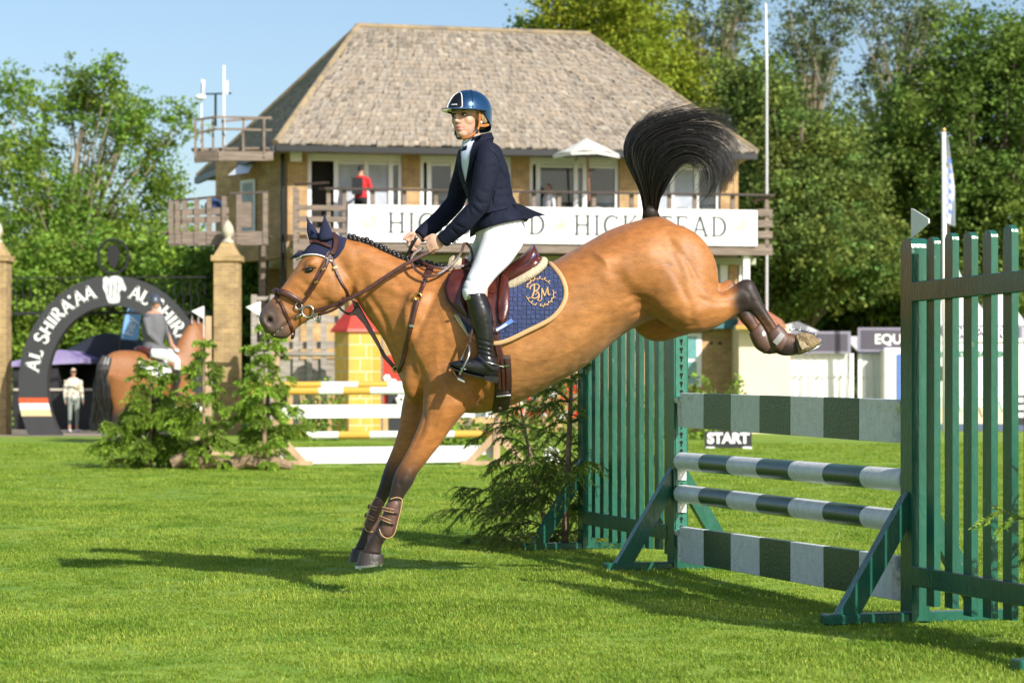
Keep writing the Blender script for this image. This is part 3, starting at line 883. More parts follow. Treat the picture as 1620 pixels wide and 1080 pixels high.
m = MB(); loft(m, [(1230, 537, 1231, 557, .034), (1244, 536, 1246, 556, .044), (1258, 541, 1258, 551, .03)], yo=.15); m.build("hoof", M_HOOF, horse, smooth=True)
# ears under the bonnet come with the bonnet; plaited mane
NBR = 21
for k in range(NBR):
    t = k / (NBR - 1)
    cx = [553, 580, 609, 636, 667, 698]; cy = [376, 382.5, 396, 408.5, 417, 423]
    px = float(np.interp(t * 5, range(6), cx)); py = float(np.interp(t * 5, range(6), cy))
    m = MB(); c = P(px, py - 1.5, DH - .004)
    sz = .0125 + .0028 * math.sin(k * 1.9)
    m.sphere(c + Vector((0, 0, .004)), (sz * 1.0, sz * 1.15, sz * 1.05), 10, 7)
    m.sphere(c + Vector((.004, -.012, -.008)), (sz * .9, sz * .8, sz * .9), 10, 7)
    m.tube([c + Vector((-.004, 0, .002)), c + Vector((.0, -.004, -.022))], [sz * .8, sz * .5], 8)
    m.build("mane_plait", M_HAIR, horse, smooth=True)
m = MB()
pts = [P(px, py, DH) for px, py in ((690, 421), (698, 424), (706, 427))]
for k in range(60):
    b = P(688 + 18 * random.random(), 425, DH + random.uniform(-.02, .02)); m.tube([b, b + Vector((random.uniform(-.01, .02), random.uniform(-.03, .0), random.uniform(.0, .022))), b + Vector((random.uniform(0, .04), -.035, -.012))], [.0018, .0015, .0004], 3)
tag(m.build("mane_end_hair", M_HAIR, horse), kind="stuff")
# tail: strands that follow traced guides
TG = [[(1018, 334), (1011, 300), (991, 258), (987, 232), (996, 207), (1014, 188), (1034, 168), (1063, 143)],
      [(1020, 334), (1013, 298), (995, 255), (993, 230), (1007, 205), (1042, 184), (1095, 172), (1152, 170)],
      [(1023, 334), (1017, 296), (1003, 252), (1007, 225), (1034, 201), (1080, 187), (1130, 184), (1166, 200)],
      [(1027, 334), (1021, 292), (1014, 254), (1027, 224), (1063, 205), (1110, 200), (1150, 212), (1172, 240)],
      [(1031, 334), (1027, 292), (1027, 257), (1048, 227), (1085, 216), (1127, 223), (1154, 248), (1166, 284)],
      [(1034, 334), (1032, 295), (1040, 262), (1063, 239), (1095, 233), (1126, 246), (1142, 273), (1137, 305)],
      [(1037, 334), (1038, 300), (1051, 268), (1074, 249), (1100, 247), (1122, 263), (1129, 294), (1104, 331)],
      [(1041, 334), (1045, 312), (1055, 295), (1064, 277), (1073, 262), (1082, 255), (1090, 252), (1096, 251)]]
TGs = [smooth_path([Vector((x, y, 0)) for x, y in g], 3) for g in TG]
TGa = np.array([[tuple(p)[:2] for p in g] for g in TGs])     # guides x samples x 2
rg = np.random.default_rng(31)
V = []; F = []
n_str = 1800; ns = TGa.shape[1]
clump = rg.uniform(0, 6.99, 64)
for i in range(n_str):
    gpos = clump[rg.integers(0, 64)] + rg.normal(0, .065) if rg.random() < .85 else rg.uniform(0, 6.8)
    if rg.random() < .16: gpos = rg.uniform(1.2, 6.2)
    gpos = float(np.clip(gpos, 0.0, 6.999))
    if gpos < .75 and rg.random() < .72: gpos = rg.uniform(.8, 5.8)
    a = int(gpos); t = gpos - a
    path = TGa[a] * (1 - t) + TGa[a + 1] * t
    yoff = rg.normal(0, 1)
    L = rg.beta(4.5, 1.1) if rg.random() > .08 else 1.05
    L = max(.45, min(1.0, L))
    s = np.linspace(0, L * (ns - 1), 15)
    pth = np.stack([np.interp(s, range(ns), path[:, 0]), np.interp(s, range(ns), path[:, 1])], 1)
    fl = np.linspace(0, 1, 15); stray = rg.random() < .09; jt = 8.0 if stray else 1.6
    ph = rg.uniform(0, 6.28, 2)
    pth[:, 0] += np.sin(fl * rg.uniform(2, 5) + ph[0]) * 2.2 * fl + rg.normal(0, jt) * fl ** 1.6
    pth[:, 1] += np.sin(fl * rg.uniform(2, 5) + ph[1]) * 2.2 * fl + rg.normal(0, jt) * fl ** 1.6
    wid = .010 + .065 * np.sin(np.clip(fl * 1.5, 0, 1) * math.pi / 2) * (1 - .3 * fl)
    yy = DH + yoff * wid * .9
    w3 = np.stack([(pth[:, 0] - 810) / FPX * yy, yy, CAMZ + (HOR - pth[:, 1]) / FPX * yy], 1)
    r = rg.uniform(.0011, .0023) * (1 - .72 * fl)
    tn = np.gradient(w3, axis=0); tn /= np.linalg.norm(tn, axis=1)[:, None] + 1e-9
    up = np.array([0, 1, 0]); b1 = np.cross(tn, up); b1 /= np.linalg.norm(b1, axis=1)[:, None] + 1e-9; b2 = np.cross(tn, b1)
    q = len(V)
    for j in range(15):
        for k in range(3):
            an = 2 * math.pi * k / 3
            V.append(w3[j] + (b1[j] * math.cos(an) + b2[j] * math.sin(an)) * r[j])
    for j in range(14):
        for k in range(3):
            F.append((q + j * 3 + k, q + j * 3 + (k + 1) % 3, q + (j + 1) * 3 + (k + 1) % 3, q + (j + 1) * 3 + k))
tl = fast_mesh("tail", np.array(V), np.array(F), M_HAIR, horse, smooth=True)
m = MB(); m.tube([P(1030, 345, DH), P(1028, 332, DH), P(1024, 315, DH), P(1017, 296, DH), P(1008, 276, DH)], [.046, .036, .026, .018, .008], 12)
m.build("dock", mat("dock_skin", (.018, .011, .009), rough=.6, var=.4, scale=60), tl, smooth=True)
# ------------------------------------------------------------------ tack
M_LEATHER = mat("brown_leather", (.060, .021, .015), rough=.36, var=.3, scale=60, bump=.15, bscale=200, spec=.5)
M_REDLEA = mat("saddle_leather", (.075, .017, .013), rough=.27, var=.3, scale=18, bump=.12, bscale=160, spec=.55, coat=.2)
M_BRASS = mat("brass", (.62, .42, .14), rough=.3, metal=1, var=.1)
M_NAVYK = mat("navy_knit", (.012, .016, .055), rough=.85, var=.3, scale=260, bump=.5, bscale=420)
M_CREAM = mat("cream_fleece", (.62, .52, .36), rough=.95, var=.15, scale=90, bump=.7, bscale=160)
M_TAN = mat("tan_binding", (.58, .36, .17), rough=.8, var=.12, scale=200, bump=.2)
M_SILVER = mat("silver_cord", (.70, .70, .72), rough=.4, var=.1)
M_BLUE = mat("blue_piping", (.10, .19, .60), rough=.35, var=.1)

def ribbon(mb, pts, nrms, width, thick, taper=None):
    """a flat strap through pts lying on nrms"""
    k = len(pts); rings = []
    for i in range(k):
        t = (pts[min(i + 1, k - 1)] - pts[max(i - 1, 0)]).normalized()
        n = nrms[i] - t * nrms[i].dot(t); n.normalize(); s = t.cross(n)
        w = width * (taper[i] if taper else 1) / 2; h = thick
        rings.append([pts[i] + s * a + n * b for a, b in ((-w, -h * .5), (-w, h * .35), (-w * .75, h), (w * .75, h), (w, h * .35), (w, -h * .5))])
    mb.rings(rings)

def even(seq, per=5):
    return [(p.x, p.y) for p in smooth_path([Vector((a, b, 0)) for a, b in seq], per)]

def strap(mb, seq, width, thick=.004, off=.004, side=-1, per=5, bvh=None):
    pts = []; nr = []
    for x, y in even(seq, per):
        p, n = (drape(x, y, off, side) if bvh is None else drape_on(bvh, x, y, off))
        pts.append(p); nr.append(n)
    # keep the strap from snapping across hollows
    for _ in range(2):
        pts = [pts[0]] + [(pts[i - 1] + pts[i] * 2 + pts[i + 1]) / 4 for i in range(1, len(pts) - 1)] + [pts[-1]]
        nr = [nr[0]] + [(nr[i - 1] + nr[i] * 2 + nr[i + 1]).normalized() for i in range(1, len(nr) - 1)] + [nr[-1]]
    ribbon(mb, pts, nr, width, thick)

def drape_on(bvh, px, py, off=.004, fallback=11.0):
    o = Vector((0, 0, CAMZ)); d = (P(px, py, 10) - o).normalized()
    hit, nrm, _i, _t = bvh.ray_cast(o, d)
    if hit is None:
        hit = P(px, py, fallback); nrm = Vector((0, -1, 0))
    if nrm.dot(d) > 0: nrm = -nrm
    return hit + nrm * off, nrm

def ring_at(mb, px, py, r, tube_r, off=.012, squash=1.0, rot=0, side=-1):
    p, n = drape(px, py, off, side)
    pts = []
    for k in range(25):
        a = 2 * math.pi * k / 24
        pts.append(p + Vector((math.cos(a) * r * squash, 0, math.sin(a) * r)))
    mb.tube(pts, tube_r, 8, cap=False)

def coons(c0, c1, d0, d1, nu, nv):
    """grid of pixels bounded by c0 (bottom), c1 (top), d0 (left), d1 (right)"""
    def at(c, t):
        c = np.array(c, float); seg = np.r_[0, np.cumsum(np.hypot(*np.diff(c, axis=0).T))]; seg /= seg[-1]
        return np.array([np.interp(t, seg, c[:, 0]), np.interp(t, seg, c[:, 1])])
    g = np.zeros((nv + 1, nu + 1, 2))
    for j in range(nv + 1):
        v = j / nv
        for i in range(nu + 1):
            u = i / nu
            g[j, i] = (1 - v) * at(c0, u) + v * at(c1, u) + (1 - u) * at(d0, v) + u * at(d1, v) - ((1 - u) * (1 - v) * at(c0, 0) + u * (1 - v) * at(c0, 1) + (1 - u) * v * at(c1, 0) + u * v * at(c1, 1))
    return g

def patch(mb, g, off, thick, side=-1, blur=2, lift=None):
    """a sheet of cloth or leather laid on the horse through a pixel grid"""
    nv, nu = g.shape[0], g.shape[1]
    pos = np.zeros((nv, nu, 3)); nor = np.zeros((nv, nu, 3))
    for j in range(nv):
        for i in range(nu):
            p, n = drape(g[j, i, 0], g[j, i, 1], off + (lift(i / (nu - 1), j / (nv - 1)) if lift else 0), -1)
            pos[j, i] = p; nor[j, i] = n
    for _ in range(blur):
        q = pos.copy()
        q[1:-1, 1:-1, 1] = (pos[:-2, 1:-1, 1] + pos[2:, 1:-1, 1] + pos[1:-1, :-2, 1] + pos[1:-1, 2:, 1] + 2 * pos[1:-1, 1:-1, 1]) / 6
        pos = q
    if side == 1:
        pos[..., 1] = 2 * DH - pos[..., 1]; nor[..., 1] *= -1
    top = pos + nor * thick
    vs = [tuple(p) for p in pos.reshape(-1, 3)] + [tuple(p) for p in top.reshape(-1, 3)]
    N = nv * nu; fs = []
    ix = lambda j, i: j * nu + i
    for j in range(nv - 1):
        for i in range(nu - 1):
            a = (ix(j, i), ix(j, i + 1), ix(j + 1, i + 1), ix(j + 1, i))
            fs.append(a); fs.append(tuple(N + q for q in reversed(a)))
    rim = [ix(0, i) for i in range(nu)] + [ix(j, nu - 1) for j in range(1, nv)] + [ix(nv - 1, i) for i in range(nu - 2, -1, -1)] + [ix(j, 0) for j in range(nv - 2, 0, -1)]
    for a, b in zip(rim, rim[1:] + rim[:1]): fs.append((a, N + a, N + b, b))
    mb.add(vs, fs)
    return top

# ---- saddle pad
pad = thing("saddle_pad", "navy quilted saddle pad with tan binding on the jumping horse", "saddle pad", P(800, 540, DH))
def quilt_material():
    m = bpy.data.materials.new("navy_quilt"); m.use_nodes = True
    n = m.node_tree.nodes; l = m.node_tree.links; b = n["Principled BSDF"]
    b.inputs['Roughness'].default_value = .7; b.inputs['Sheen Weight'].default_value = .15
    tc = n.new('ShaderNodeTexCoord')
    v = n.new('ShaderNodeTexVoronoi'); v.feature = 'DISTANCE_TO_EDGE'; v.inputs['Scale'].default_value = 46; v.inputs['Randomness'].default_value = .2
    mp = n.new('ShaderNodeMapping'); mp.inputs['Scale'].default_value = (1, .02, 1); l.new(tc.outputs['Object'], mp.inputs[0]); l.new(mp.outputs[0], v.inputs['Vector'])
    r = n.new('ShaderNodeMapRange'); r.inputs[1].default_value = 0; r.inputs[2].default_value = .16; l.new(v.outputs[0], r.inputs[0])
    x = n.new('ShaderNodeMix'); x.data_type = 'RGBA'; x.inputs[6].default_value = (.016, .026, .085, 1); x.inputs[7].default_value = (.030, .050, .150, 1); l.new(r.outputs[0], x.inputs[0]); l.new(x.outputs[2], b.inputs['Base Color'])
    bp = n.new('ShaderNodeBump'); bp.inputs['Strength'].default_value = .8; bp.inputs['Distance'].default_value = .006; l.new(r.outputs[0], bp.inputs['Height']); l.new(bp.outputs[0], b.inputs['Normal'])
    return m
M_QUILT = quilt_material()
pg = coons([(742, 528), (770, 540), (797, 540), (838, 521), (868, 506)], [(722, 437), (760, 440), (800, 436), (840, 428), (868, 418)],
           [(742, 528), (726, 500), (716, 470), (722, 437)], [(868, 506), (884, 492), (894, 474), (896, 458), (890, 441), (880, 428), (868, 418)], 30, 22)
for s in (-1, 1):
    m = MB(); patch(m, pg, .010, .010, s); m.build("quilted_panel", M_QUILT, pad, smooth=True, flat_angle=60)
    m = MB(); strap(m, [(744, 529), (770, 541), (797, 541), (838, 522), (866, 508), (884, 493), (894, 475), (896, 458), (890, 441), (880, 428), (867, 417)], .022, .006, .018, s); m.build("binding", M_TAN, pad, smooth=True)
m = MB(); strap(m, [(722, 497), (733, 514), (746, 530)], .030, .004, .014); m.build("front_edge", M_CREAM, pad)
# embroidered monogram and wreath
def mono(seq, w): 
    mm = MB(); strap(mm, seq, w, .002, .0225, per=6); return mm
lt = thing("dummy", "x", "x"); bpy.data.objects.remove(lt)
m = MB()
for seq, w in (([(847, 455), (846, 465), (843, 473)], .0075), ([(840, 462), (842, 457), (850, 454), (855, 457), (851, 463), (846, 464)], .006), ([(846, 464), (853, 466), (853, 472), (847, 475), (841, 474)], .006),
               ([(848, 470), (852, 467), (855, 471), (851, 478)], .004), ([(858, 475), (859, 460)], .005), ([(859, 460), (863, 471)], .0065), ([(863, 471), (868, 458)], .004), ([(868, 458), (869, 469), (872, 468)], .0065), ([(858, 475), (855, 479), (851, 477)], .004)):
    strap(m, seq, w, .002, .0225, per=5)
for a0, a1 in ((200, 330), (-10, 100), (110, 165)):
    seq = [(855 + 22 * math.cos(R(a)), 466 + 20 * math.sin(R(a))) for a in range(a0, a1, 10)]
    strap(m, seq, .0035, .002, .0225, per=2)
    for i, (x, y) in enumerate(seq):
        dx, dy = (x - 855) * .12, (y - 466) * .12
        strap(m, [(x, y), (x + dx * (1 if i % 2 else -1) + 1.5, y + dy * (1 if i % 2 else -1) - 1)], .005, .002, .0225, per=2)
tag(m.build("embroidered_monogram", M_TAN, pad), "tan embroidered initials BM in a leafy wreath")
m = MB(); strap(m, [(786, 523), (812, 508)], .022, .004, .030); m.build("maker_tab", mat("pale_blue_tab", (.12, .22, .55), rough=.4), pad)
m = MB(); strap(m, [(786.5, 523), (803, 514)], .012, .005, .031); m.build("maker_badge", M_WHITE, pad)

# ---- saddle
sad = thing("saddle", "glossy dark red brown jumping saddle under the rider", "saddle", P(770, 450, DH))
m = MB()
loft(m, [(716, 424, 716, 446, .05), (726, 428, 726, 450, .075), (745, 437, 747, 456, .10), (775, 436, 780, 458, .125), (803, 420, 808, 448, .155), (822, 407, 830, 437, .18), (836, 394, 846, 428, .185), (843, 387, 853, 417, .165), (845, 388, 855, 410, .12)], pw=2.5)
m.build("seat", M_REDLEA, sad, smooth=True)
for s in (-1, 1):
    m = MB(); strap(m, [(806, 433), (824, 424), (838, 414), (846, 404)], .010, .004, .0, s); 
    m = MB(); pts = [P(x, y, DH + s * yy) for x, y, yy in ((804, 433, .168), (822, 424, .19), (838, 413, .194), (847, 403, .176))]
    m.tube(smooth_path(pts, 5), .005, 6); m.build("piping", M_BLUE, sad, smooth=True)
    m = MB(); pts = [P(x, y, DH + s * yy) for x, y, yy in ((800, 440, .18), (822, 431, .20), (842, 421, .205), (852, 409, .18))]
    m.tube(smooth_path(pts, 5), [.030] * 10 + [.034] * 3 + [.026] * 3, 10); m.build("panel", M_REDLEA, sad, smooth=True)
    fg = coons([(742, 513), (765, 523), (790, 528)], [(716, 434), (760, 442), (804, 436)], [(742, 513), (724, 500), (709, 480), (705, 458), (716, 434)], [(790, 528), (802, 512), (808, 490), (807, 462), (804, 436)], 16, 16)
    m = MB(); patch(m, fg, .026, .007, s); m.build("flap", M_REDLEA, sad, smooth=True, flat_angle=60)
    fg = coons([(728, 497), (738, 503), (744, 506)], [(716, 440), (726, 442), (738, 446)], [(728, 497), (712, 480), (708, 460), (716, 440)], [(744, 506), (740, 490), (738, 470), (738, 446)], 8, 12)
    m = MB(); patch(m, fg, .030, .016, s, lift=lambda u, v: .016 * math.sin(math.pi * min(max(u, 0), 1)) * math.sin(math.pi * v)); m.build("knee_roll", M_REDLEA, sad, smooth=True)
    fg = coons([(790, 512), (797, 514), (803, 508)], [(794, 444), (799, 442), (804, 440)], [(790, 512), (788, 490), (790, 465), (794, 444)], [(803, 508), (808, 490), (808, 465), (804, 440)], 6, 12)
    m = MB(); patch(m, fg, .032, .012, s, lift=lambda u, v: .010 * math.sin(math.pi * u)); m.build("thigh_block", M_REDLEA, sad, smooth=True)
    for seq in ([(711, 446), (709, 462), (713, 482), (728, 500), (742, 511)], [(790, 445), (789, 470), (787, 500)], [(769, 448), (768, 464), (786, 470), (787, 448)]):
        m = MB(); strap(m, seq, .004, .003, .034, s); m.build("stitched_seam", M_LEATHER, sad)
# half pad
for s in (-1, 1):
    m = MB(); pts = [P(x, y, DH + s * yy) for x, y, yy in ((800, 455, .212), (822, 444, .226), (842, 432, .228), (857, 420, .205), (860, 412, .17))]
    m.tube(smooth_path(pts, 5), .022, 10); m.build("half_pad_edge", M_CREAM, sad, smooth=True)
m = MB(); loft(m, [(711, 408, 706, 432, .05), (718, 404, 714, 440, .062), (727, 406, 727, 440, .062), (732, 411, 734, 438, .055)], pw=3); m.build("half_pad_front", M_CREAM, sad, smooth=True)
m = MB(); loft(m, [(726, 412, 720, 432, .055), (736, 408, 740, 440, .062), (745, 416, 752, 442, .06)], pw=2.6); m.build("pommel", M_REDLEA, sad, smooth=True)
# girth
for s in (-1, 1):
    m = MB(); strap(m, [(783, 522), (788, 545), (793, 568)], .034, .006, .016, s); m.build("billet", M_LEATHER, sad)
    m = MB(); strap(m, [(794, 562), (796, 590), (796, 615), (794, 634), (791, 646)], .082, .012, .006, s); m.build("girth", mat("girth_leather", (.030, .014, .011), rough=.5, var=.4, scale=60, bump=.3), sad, smooth=True)
    for q in (-6.5, 0, 6.5):
        m = MB(); strap(m, [(794 + q, 566), (796 + q, 590), (796 + q * .9, 612)], .014, .005, .018, s); m.build("girth_strap", M_LEATHER, sad)
    for y in (577, 621):
        m = MB(); strap(m, [(785, y + 1), (796, y), (806, y - 1)], .009, .004, .022, s); m.build("buckle", M_STEEL, sad)
m = MB(); m.tube([P(790, 646, DH + t * .1) for t in (-1.3, -.6, 0, .6, 1.3)], [.012, .018, .02, .018, .012], 8); m.build("girth_bottom", MATS["girth_leather"], sad, smooth=True)
# stirrups
for s in (-1, 1):
    yy = DH + s * .345
    m = MB(); m.tube([P(752, 500, yy + s * -.03), P(747, 525, yy), P(742, 545, yy + s * .01)], .008, 6); m.build("stirrup_leather", M_LEATHER, sad)
    st = MB()
    a = P(742, 543, yy + s * .02)
    left = [a, P(736, 556, yy - s * .045), P(728, 572, yy - s * .055), P(722, 583, yy - s * .05)]
    right = [a, P(742, 560, yy + s * .06), P(734, 580, yy + s * .065), P(727, 592, yy + s * .05)]
    st.tube(smooth_path(left, 4), .0055, 8); st.tube(smooth_path(right, 4), .0055, 8)
    si = st.build("stirrup_iron", M_STEEL, sad, smooth=True)
    m = MB(); m.prism([P(716, 583, yy - s * .055), P(727, 588, yy - s * .055), P(735, 602, yy + s * .055), P(724, 597, yy + s * .055)], Vector((0, 0, -.010))); m.build("tread", M_STEEL, si)

# ---- bridle
br = thing("bridle", "brown leather bridle with bit, noseband and reins on the jumping horse", "bridle", P(490, 490, DH))
for s in (-1, 1):
    def bs(name, seq, w, th=.005, off=.005, mm=None, per=5):
        m = MB(); strap(m, seq, w, th, off, s, per); return m.build(name, mm or M_LEATHER, br, smooth=True, flat_angle=50)
    bs("headpiece", [(528, 374), (532, 384), (531, 394), (525, 403)], .026, .007, .016)
    bs("cheekpiece", [(525, 400), (520, 410), (513, 427), (503, 444), (490, 464), (479, 479)], .017, .006, .008)
    bs("cheekpiece", [(521, 398), (514, 411), (505, 429), (496, 446), (486, 462)], .011, .004, .007)
    bs("browband", [(490, 382), (505, 386), (524, 392)], .018, .006, .016)
    bs("throat_lash", [(524, 407), (531, 427), (540, 447), (548, 462), (551, 472)], .012, .005, .006)
    bs("noseband", [(438, 462), (446, 462), (456, 466), (468, 473), (479, 480)], .032, .007, .006)
    bs("flash_strap", [(436, 466), (444, 478), (451, 493), (458, 509), (462, 521), (463, 531)], .014, .005, .006)
    for x, y in ((513, 426), (501, 446), (443, 476), (530, 424)):
        m = MB(); strap(m, [(x - 2.6, y + 1), (x + 2.6, y - 1)], .012, .006, .010, s); m.build("buckle", M_BRASS, br)
    m = MB(); ring_at(m, 487, 491, .029, .0045, .014, side=s); m.build("bit_ring", M_STEEL, br, smooth=True)
    m = MB(); ring_at(m, 474.5, 483, .016, .004, .014, side=s); m.build("cheek_ring", M_STEEL, br, smooth=True)
    m = MB(); ring_at(m, 499, 498, .015, .004, .014, side=s); m.build("rein_ring", M_STEEL, br, smooth=True)
    m = MB(); p, _ = drape(480, 494, .010, s); q, _ = drape(468, 503, .004, s); m.tube([p, q], .008, 8); m.build("mouthpiece", M_STEEL, br, smooth=True)
    m = MB()
    for q in (0, 1.3, 1.9, 3.6, 4.1, 6.2): c_, _ = drape(434 + 3.2 * q, 530 - 2.9 * q + random.uniform(-1.5, 1.5), .0, s); m.sphere(c_, (random.uniform(.003, .008), .002, random.uniform(.002, .006)), 6, 5)
    tag(m.build("grass_foam", mat("grass_foam", (.30, .27, .12), rough=.8, var=.4, scale=90), br), kind="stuff")
    # rein from bit to hand
    yb, yh = DH + s * .10, DH + s * .13
    pts = [P(497, 492, yb), P(522, 485, DH + s * .125), P(545, 475, DH + s * .14), P(575, 461, DH + s * .15), P(610, 438, DH + s * .15), P(645, 416, DH + s * .145), P(682 if s < 0 else 652, 397 if s < 0 else 395, yh)]
    m = MB(); sp = smooth_path(pts, 5); ribbon(m, sp, [Vector((0, s, .15)).normalized()] * len(sp), .019, .006); m.build("rein", M_LEATHER, br, smooth=True, flat_angle=50)
    m = MB(); pts = [P(503, 498, DH + s * .105), P(525, 491, DH + s * .12), P(548, 477, DH + s * .135)]; sp = smooth_path(pts, 4); ribbon(m, sp, [Vector((0, s, 0))] * len(sp), .014, .005); m.build("rein_connector", M_LEATHER, br, smooth=True)
    m = MB(); 
    for x, y in ((541, 474), (557, 471)): m.tube([P(x - 3, y + 4, DH + s * .147), P(x + 3, y - 4, DH + s * .147)], .006, 6)
    m.build("rein_stop", M_BRASS if s > 0 else M_LEATHER, br)
# chin end of the flash and the noseband bridge
m = MB(); pts = [drape(463, 531, .004, -1)[0], P(462, 535, DH), drape(463, 531, .004, 1)[0]]; sp = smooth_path(pts, 4); ribbon(m, sp, [Vector((0, 0, -1))] * len(sp), .014, .005); m.build("flash_strap", M_LEATHER, br)
m = MB(); pts = [drape(439, 462, .006, -1)[0], P(434, 459, DH), drape(439, 462, .006, 1)[0]]; sp = smooth_path(pts, 4); ribbon(m, sp, [Vector((-.6, 0, .8))] * len(sp), .030, .007); m.build("noseband", M_LEATHER, br, smooth=True)
m = MB(); pts = [drape(528, 374.5, .016, -1)[0], P(527, 369, DH), drape(528, 374.5, .016, 1)[0]]; sp = smooth_path(pts, 4); ribbon(m, sp, [Vector((0, 0, 1))] * len(sp), .026, .007); m.build("headpiece", M_LEATHER, br, smooth=True)
# slack of the reins: a loop over the neck
loop = [(669, 392, -.10), (655, 402, -.12), (651, 414, -.135), (659, 428, -.15), (677, 437, -.165), (696, 432, -.16), (714, 419, -.13), (728, 403, -.10), (735, 385, -.06), (743, 390, -.05), (747, 402, -.05), (746, 413, -.06), (737, 420, -.08), (714, 422, -.10), (696, 424, -.11), (677, 419, -.10), (660, 409, -.05)]
m = MB(); sp = smooth_path([P(x, y, DH + q) for x, y, q in loop], 5); ribbon(m, sp, [Vector((.1, -1, .2)).normalized()] * len(sp), .013, .005); m.build("rein_loop", M_LEATHER, br, smooth=True, flat_angle=50)

# ---- breastplate with bib martingale
bp_ = thing("breastplate", "brown leather breastplate and bib martingale on the jumping horse's chest", "breastplate", P(640, 580, DH))
for s in (-1, 1):
    m = MB(); strap(m, [(682, 421), (679, 430), (676, 438)], .036, .006, .006, s); m.build("wither_tab", M_LEATHER, bp_)
    m = MB(); strap(m, [(676, 434), (672, 447), (667, 459), (663, 469)], .018, .006, .006, s); m.build("upper_strap", M_LEATHER, bp_, smooth=True)
    m = MB(); strap(m, [(661, 474), (656, 493), (650, 519), (643, 548), (637, 574), (631, 586)], .024, .006, .006, s); m.build("shoulder_strap", M_LEATHER, bp_, smooth=True)
    m = MB(); ring_at(m, 662, 471, .017, .004, .012, side=s); m.build("ring", M_BRASS, bp_, smooth=True)
    for x, y in ((672, 446), (652, 515)):
        m = MB(); strap(m, [(x - 3, y), (x + 3, y + 1)], .014, .006, .011, s); m.build("buckle", M_STEEL, bp_)
m = MB()
m.prism([P(x, y, DH - .01) for x, y in ((556, 474), (566, 478), (572, 489), (584, 511), (600, 541), (606, 556), (602, 557), (594, 543), (576, 514), (563, 499), (554, 499), (548, 495), (556, 493), (560, 488))], Vector((0, .012, 0)))
m.build("bib", mat("dark_bib_leather", (.022, .010, .008), rough=.5, var=.2), bp_)
m = MB(); sp = smooth_path([P(x, y, DH) for x, y in ((535, 484), (543, 492), (553, 497), (562, 494))], 4); ribbon(m, sp, [Vector((0, -1, 0))] * len(sp), .012, .005); m.build("martingale_fork", MATS["dark_bib_leather"], bp_)
m = MB(); sp = smooth_path([P(x, y, DH) for x, y in ((603, 553), (608, 563), (617, 573), (627, 585))], 4); ribbon(m, sp, [Vector((0, -1, .2))] * len(sp), .020, .007); m.build("chest_strap", M_LEATHER, bp_)
m = MB(); ring_at(m, 626, 584, .014, .004, .01); m.build("chest_ring", M_BRASS, bp_, smooth=True)

# ---- ear bonnet
bo = thing("ear_bonnet", "navy knitted ear bonnet with silver edge on the jumping horse's head", "ear bonnet", P(505, 400, DH))
bgr = coons([(464, 410), (478, 404), (495, 402), (510, 404), (519, 409), (525, 413)], [(478, 402), (486, 391), (496, 381.5), (508, 375.5), (526, 371.5), (549, 376.5)], [(464, 410), (471, 406), (478, 402)], [(525, 413), (536, 405), (545, 392), (549, 376.5)], 18, 12)
for s in (-1, 1):
    m = MB(); patch(m, bgr, .004, .006, s, blur=1); m.build("knit_hood", M_NAVYK, bo, smooth=True)
    m = MB(); strap(m, [(466, 411), (478, 405.5), (495, 403.5), (510, 405.5), (519, 410.5), (525, 414)], .007, .005, .006, s); m.build("silver_edge", M_SILVER, bo)
m = MB(); g = []
for t in range(9):
    u = t / 8; 
    a = P(457.5 + 20 * u * u, 409.5 - 3 * u, DH + (u - .0) * 0); 
m.rings([[P(477, 404, DH - .055), P(470, 404, DH - .03), P(470, 403, DH + .03), P(477, 403, DH + .055), P(478, 398, DH + .05), P(476, 396, DH), P(478, 398, DH - .05)],
         [P(466, 408, DH - .04), P(462, 408.5, DH - .02), P(462, 408.5, DH + .02), P(466, 407.5, DH + .04), P(468, 402, DH + .04), P(467, 401, DH), P(468, 402, DH - .04)],
         [P(458.5, 410.5, DH - .012), P(457.5, 410.5, DH - .006), P(457.5, 410.5, DH + .006), P(458.5, 410.3, DH + .012), P(459.5, 408.5, DH + .012), P(459, 408, DH), P(459.5, 408.5, DH - .012)]])
m.build("visor", M_NAVYK, bo, smooth=True)
def ear(base_l, base_r, tip, yo, lean):
    m = MB(); rs = []
    for k in range(9):
        t = k / 8
        l = [base_l[i] + (tip[i] - base_l[i]) * t for i in (0, 1)]; r_ = [base_r[i] + (tip[i] - base_r[i]) * t for i in (0, 1)]
        bul = math.sin(math.pi * min(t * 1.15 + .12, 1)) * 3.2
        rs.append(section((l[0] - bul, l[1]), (r_[0] + bul * .6, r_[1]), .030 * (1 - t) ** .75 + .002, yo + lean * t, n=12))
    m.rings(rs); return m.build("ear_cover", M_NAVYK, bo, smooth=True)
ear((506, 382), (527, 377), (513, 337), -.052, -.01)
ear((492, 384), (508, 378), (484, 341), .052, .01)
m = MB(); m.sphere(P(505, 376, DH), (.045, .05, .022), 14, 8); m.sphere(P(520, 373, DH), (.05, .045, .018), 14, 8); m.build("forelock_pad", M_NAVYK, bo, smooth=True)

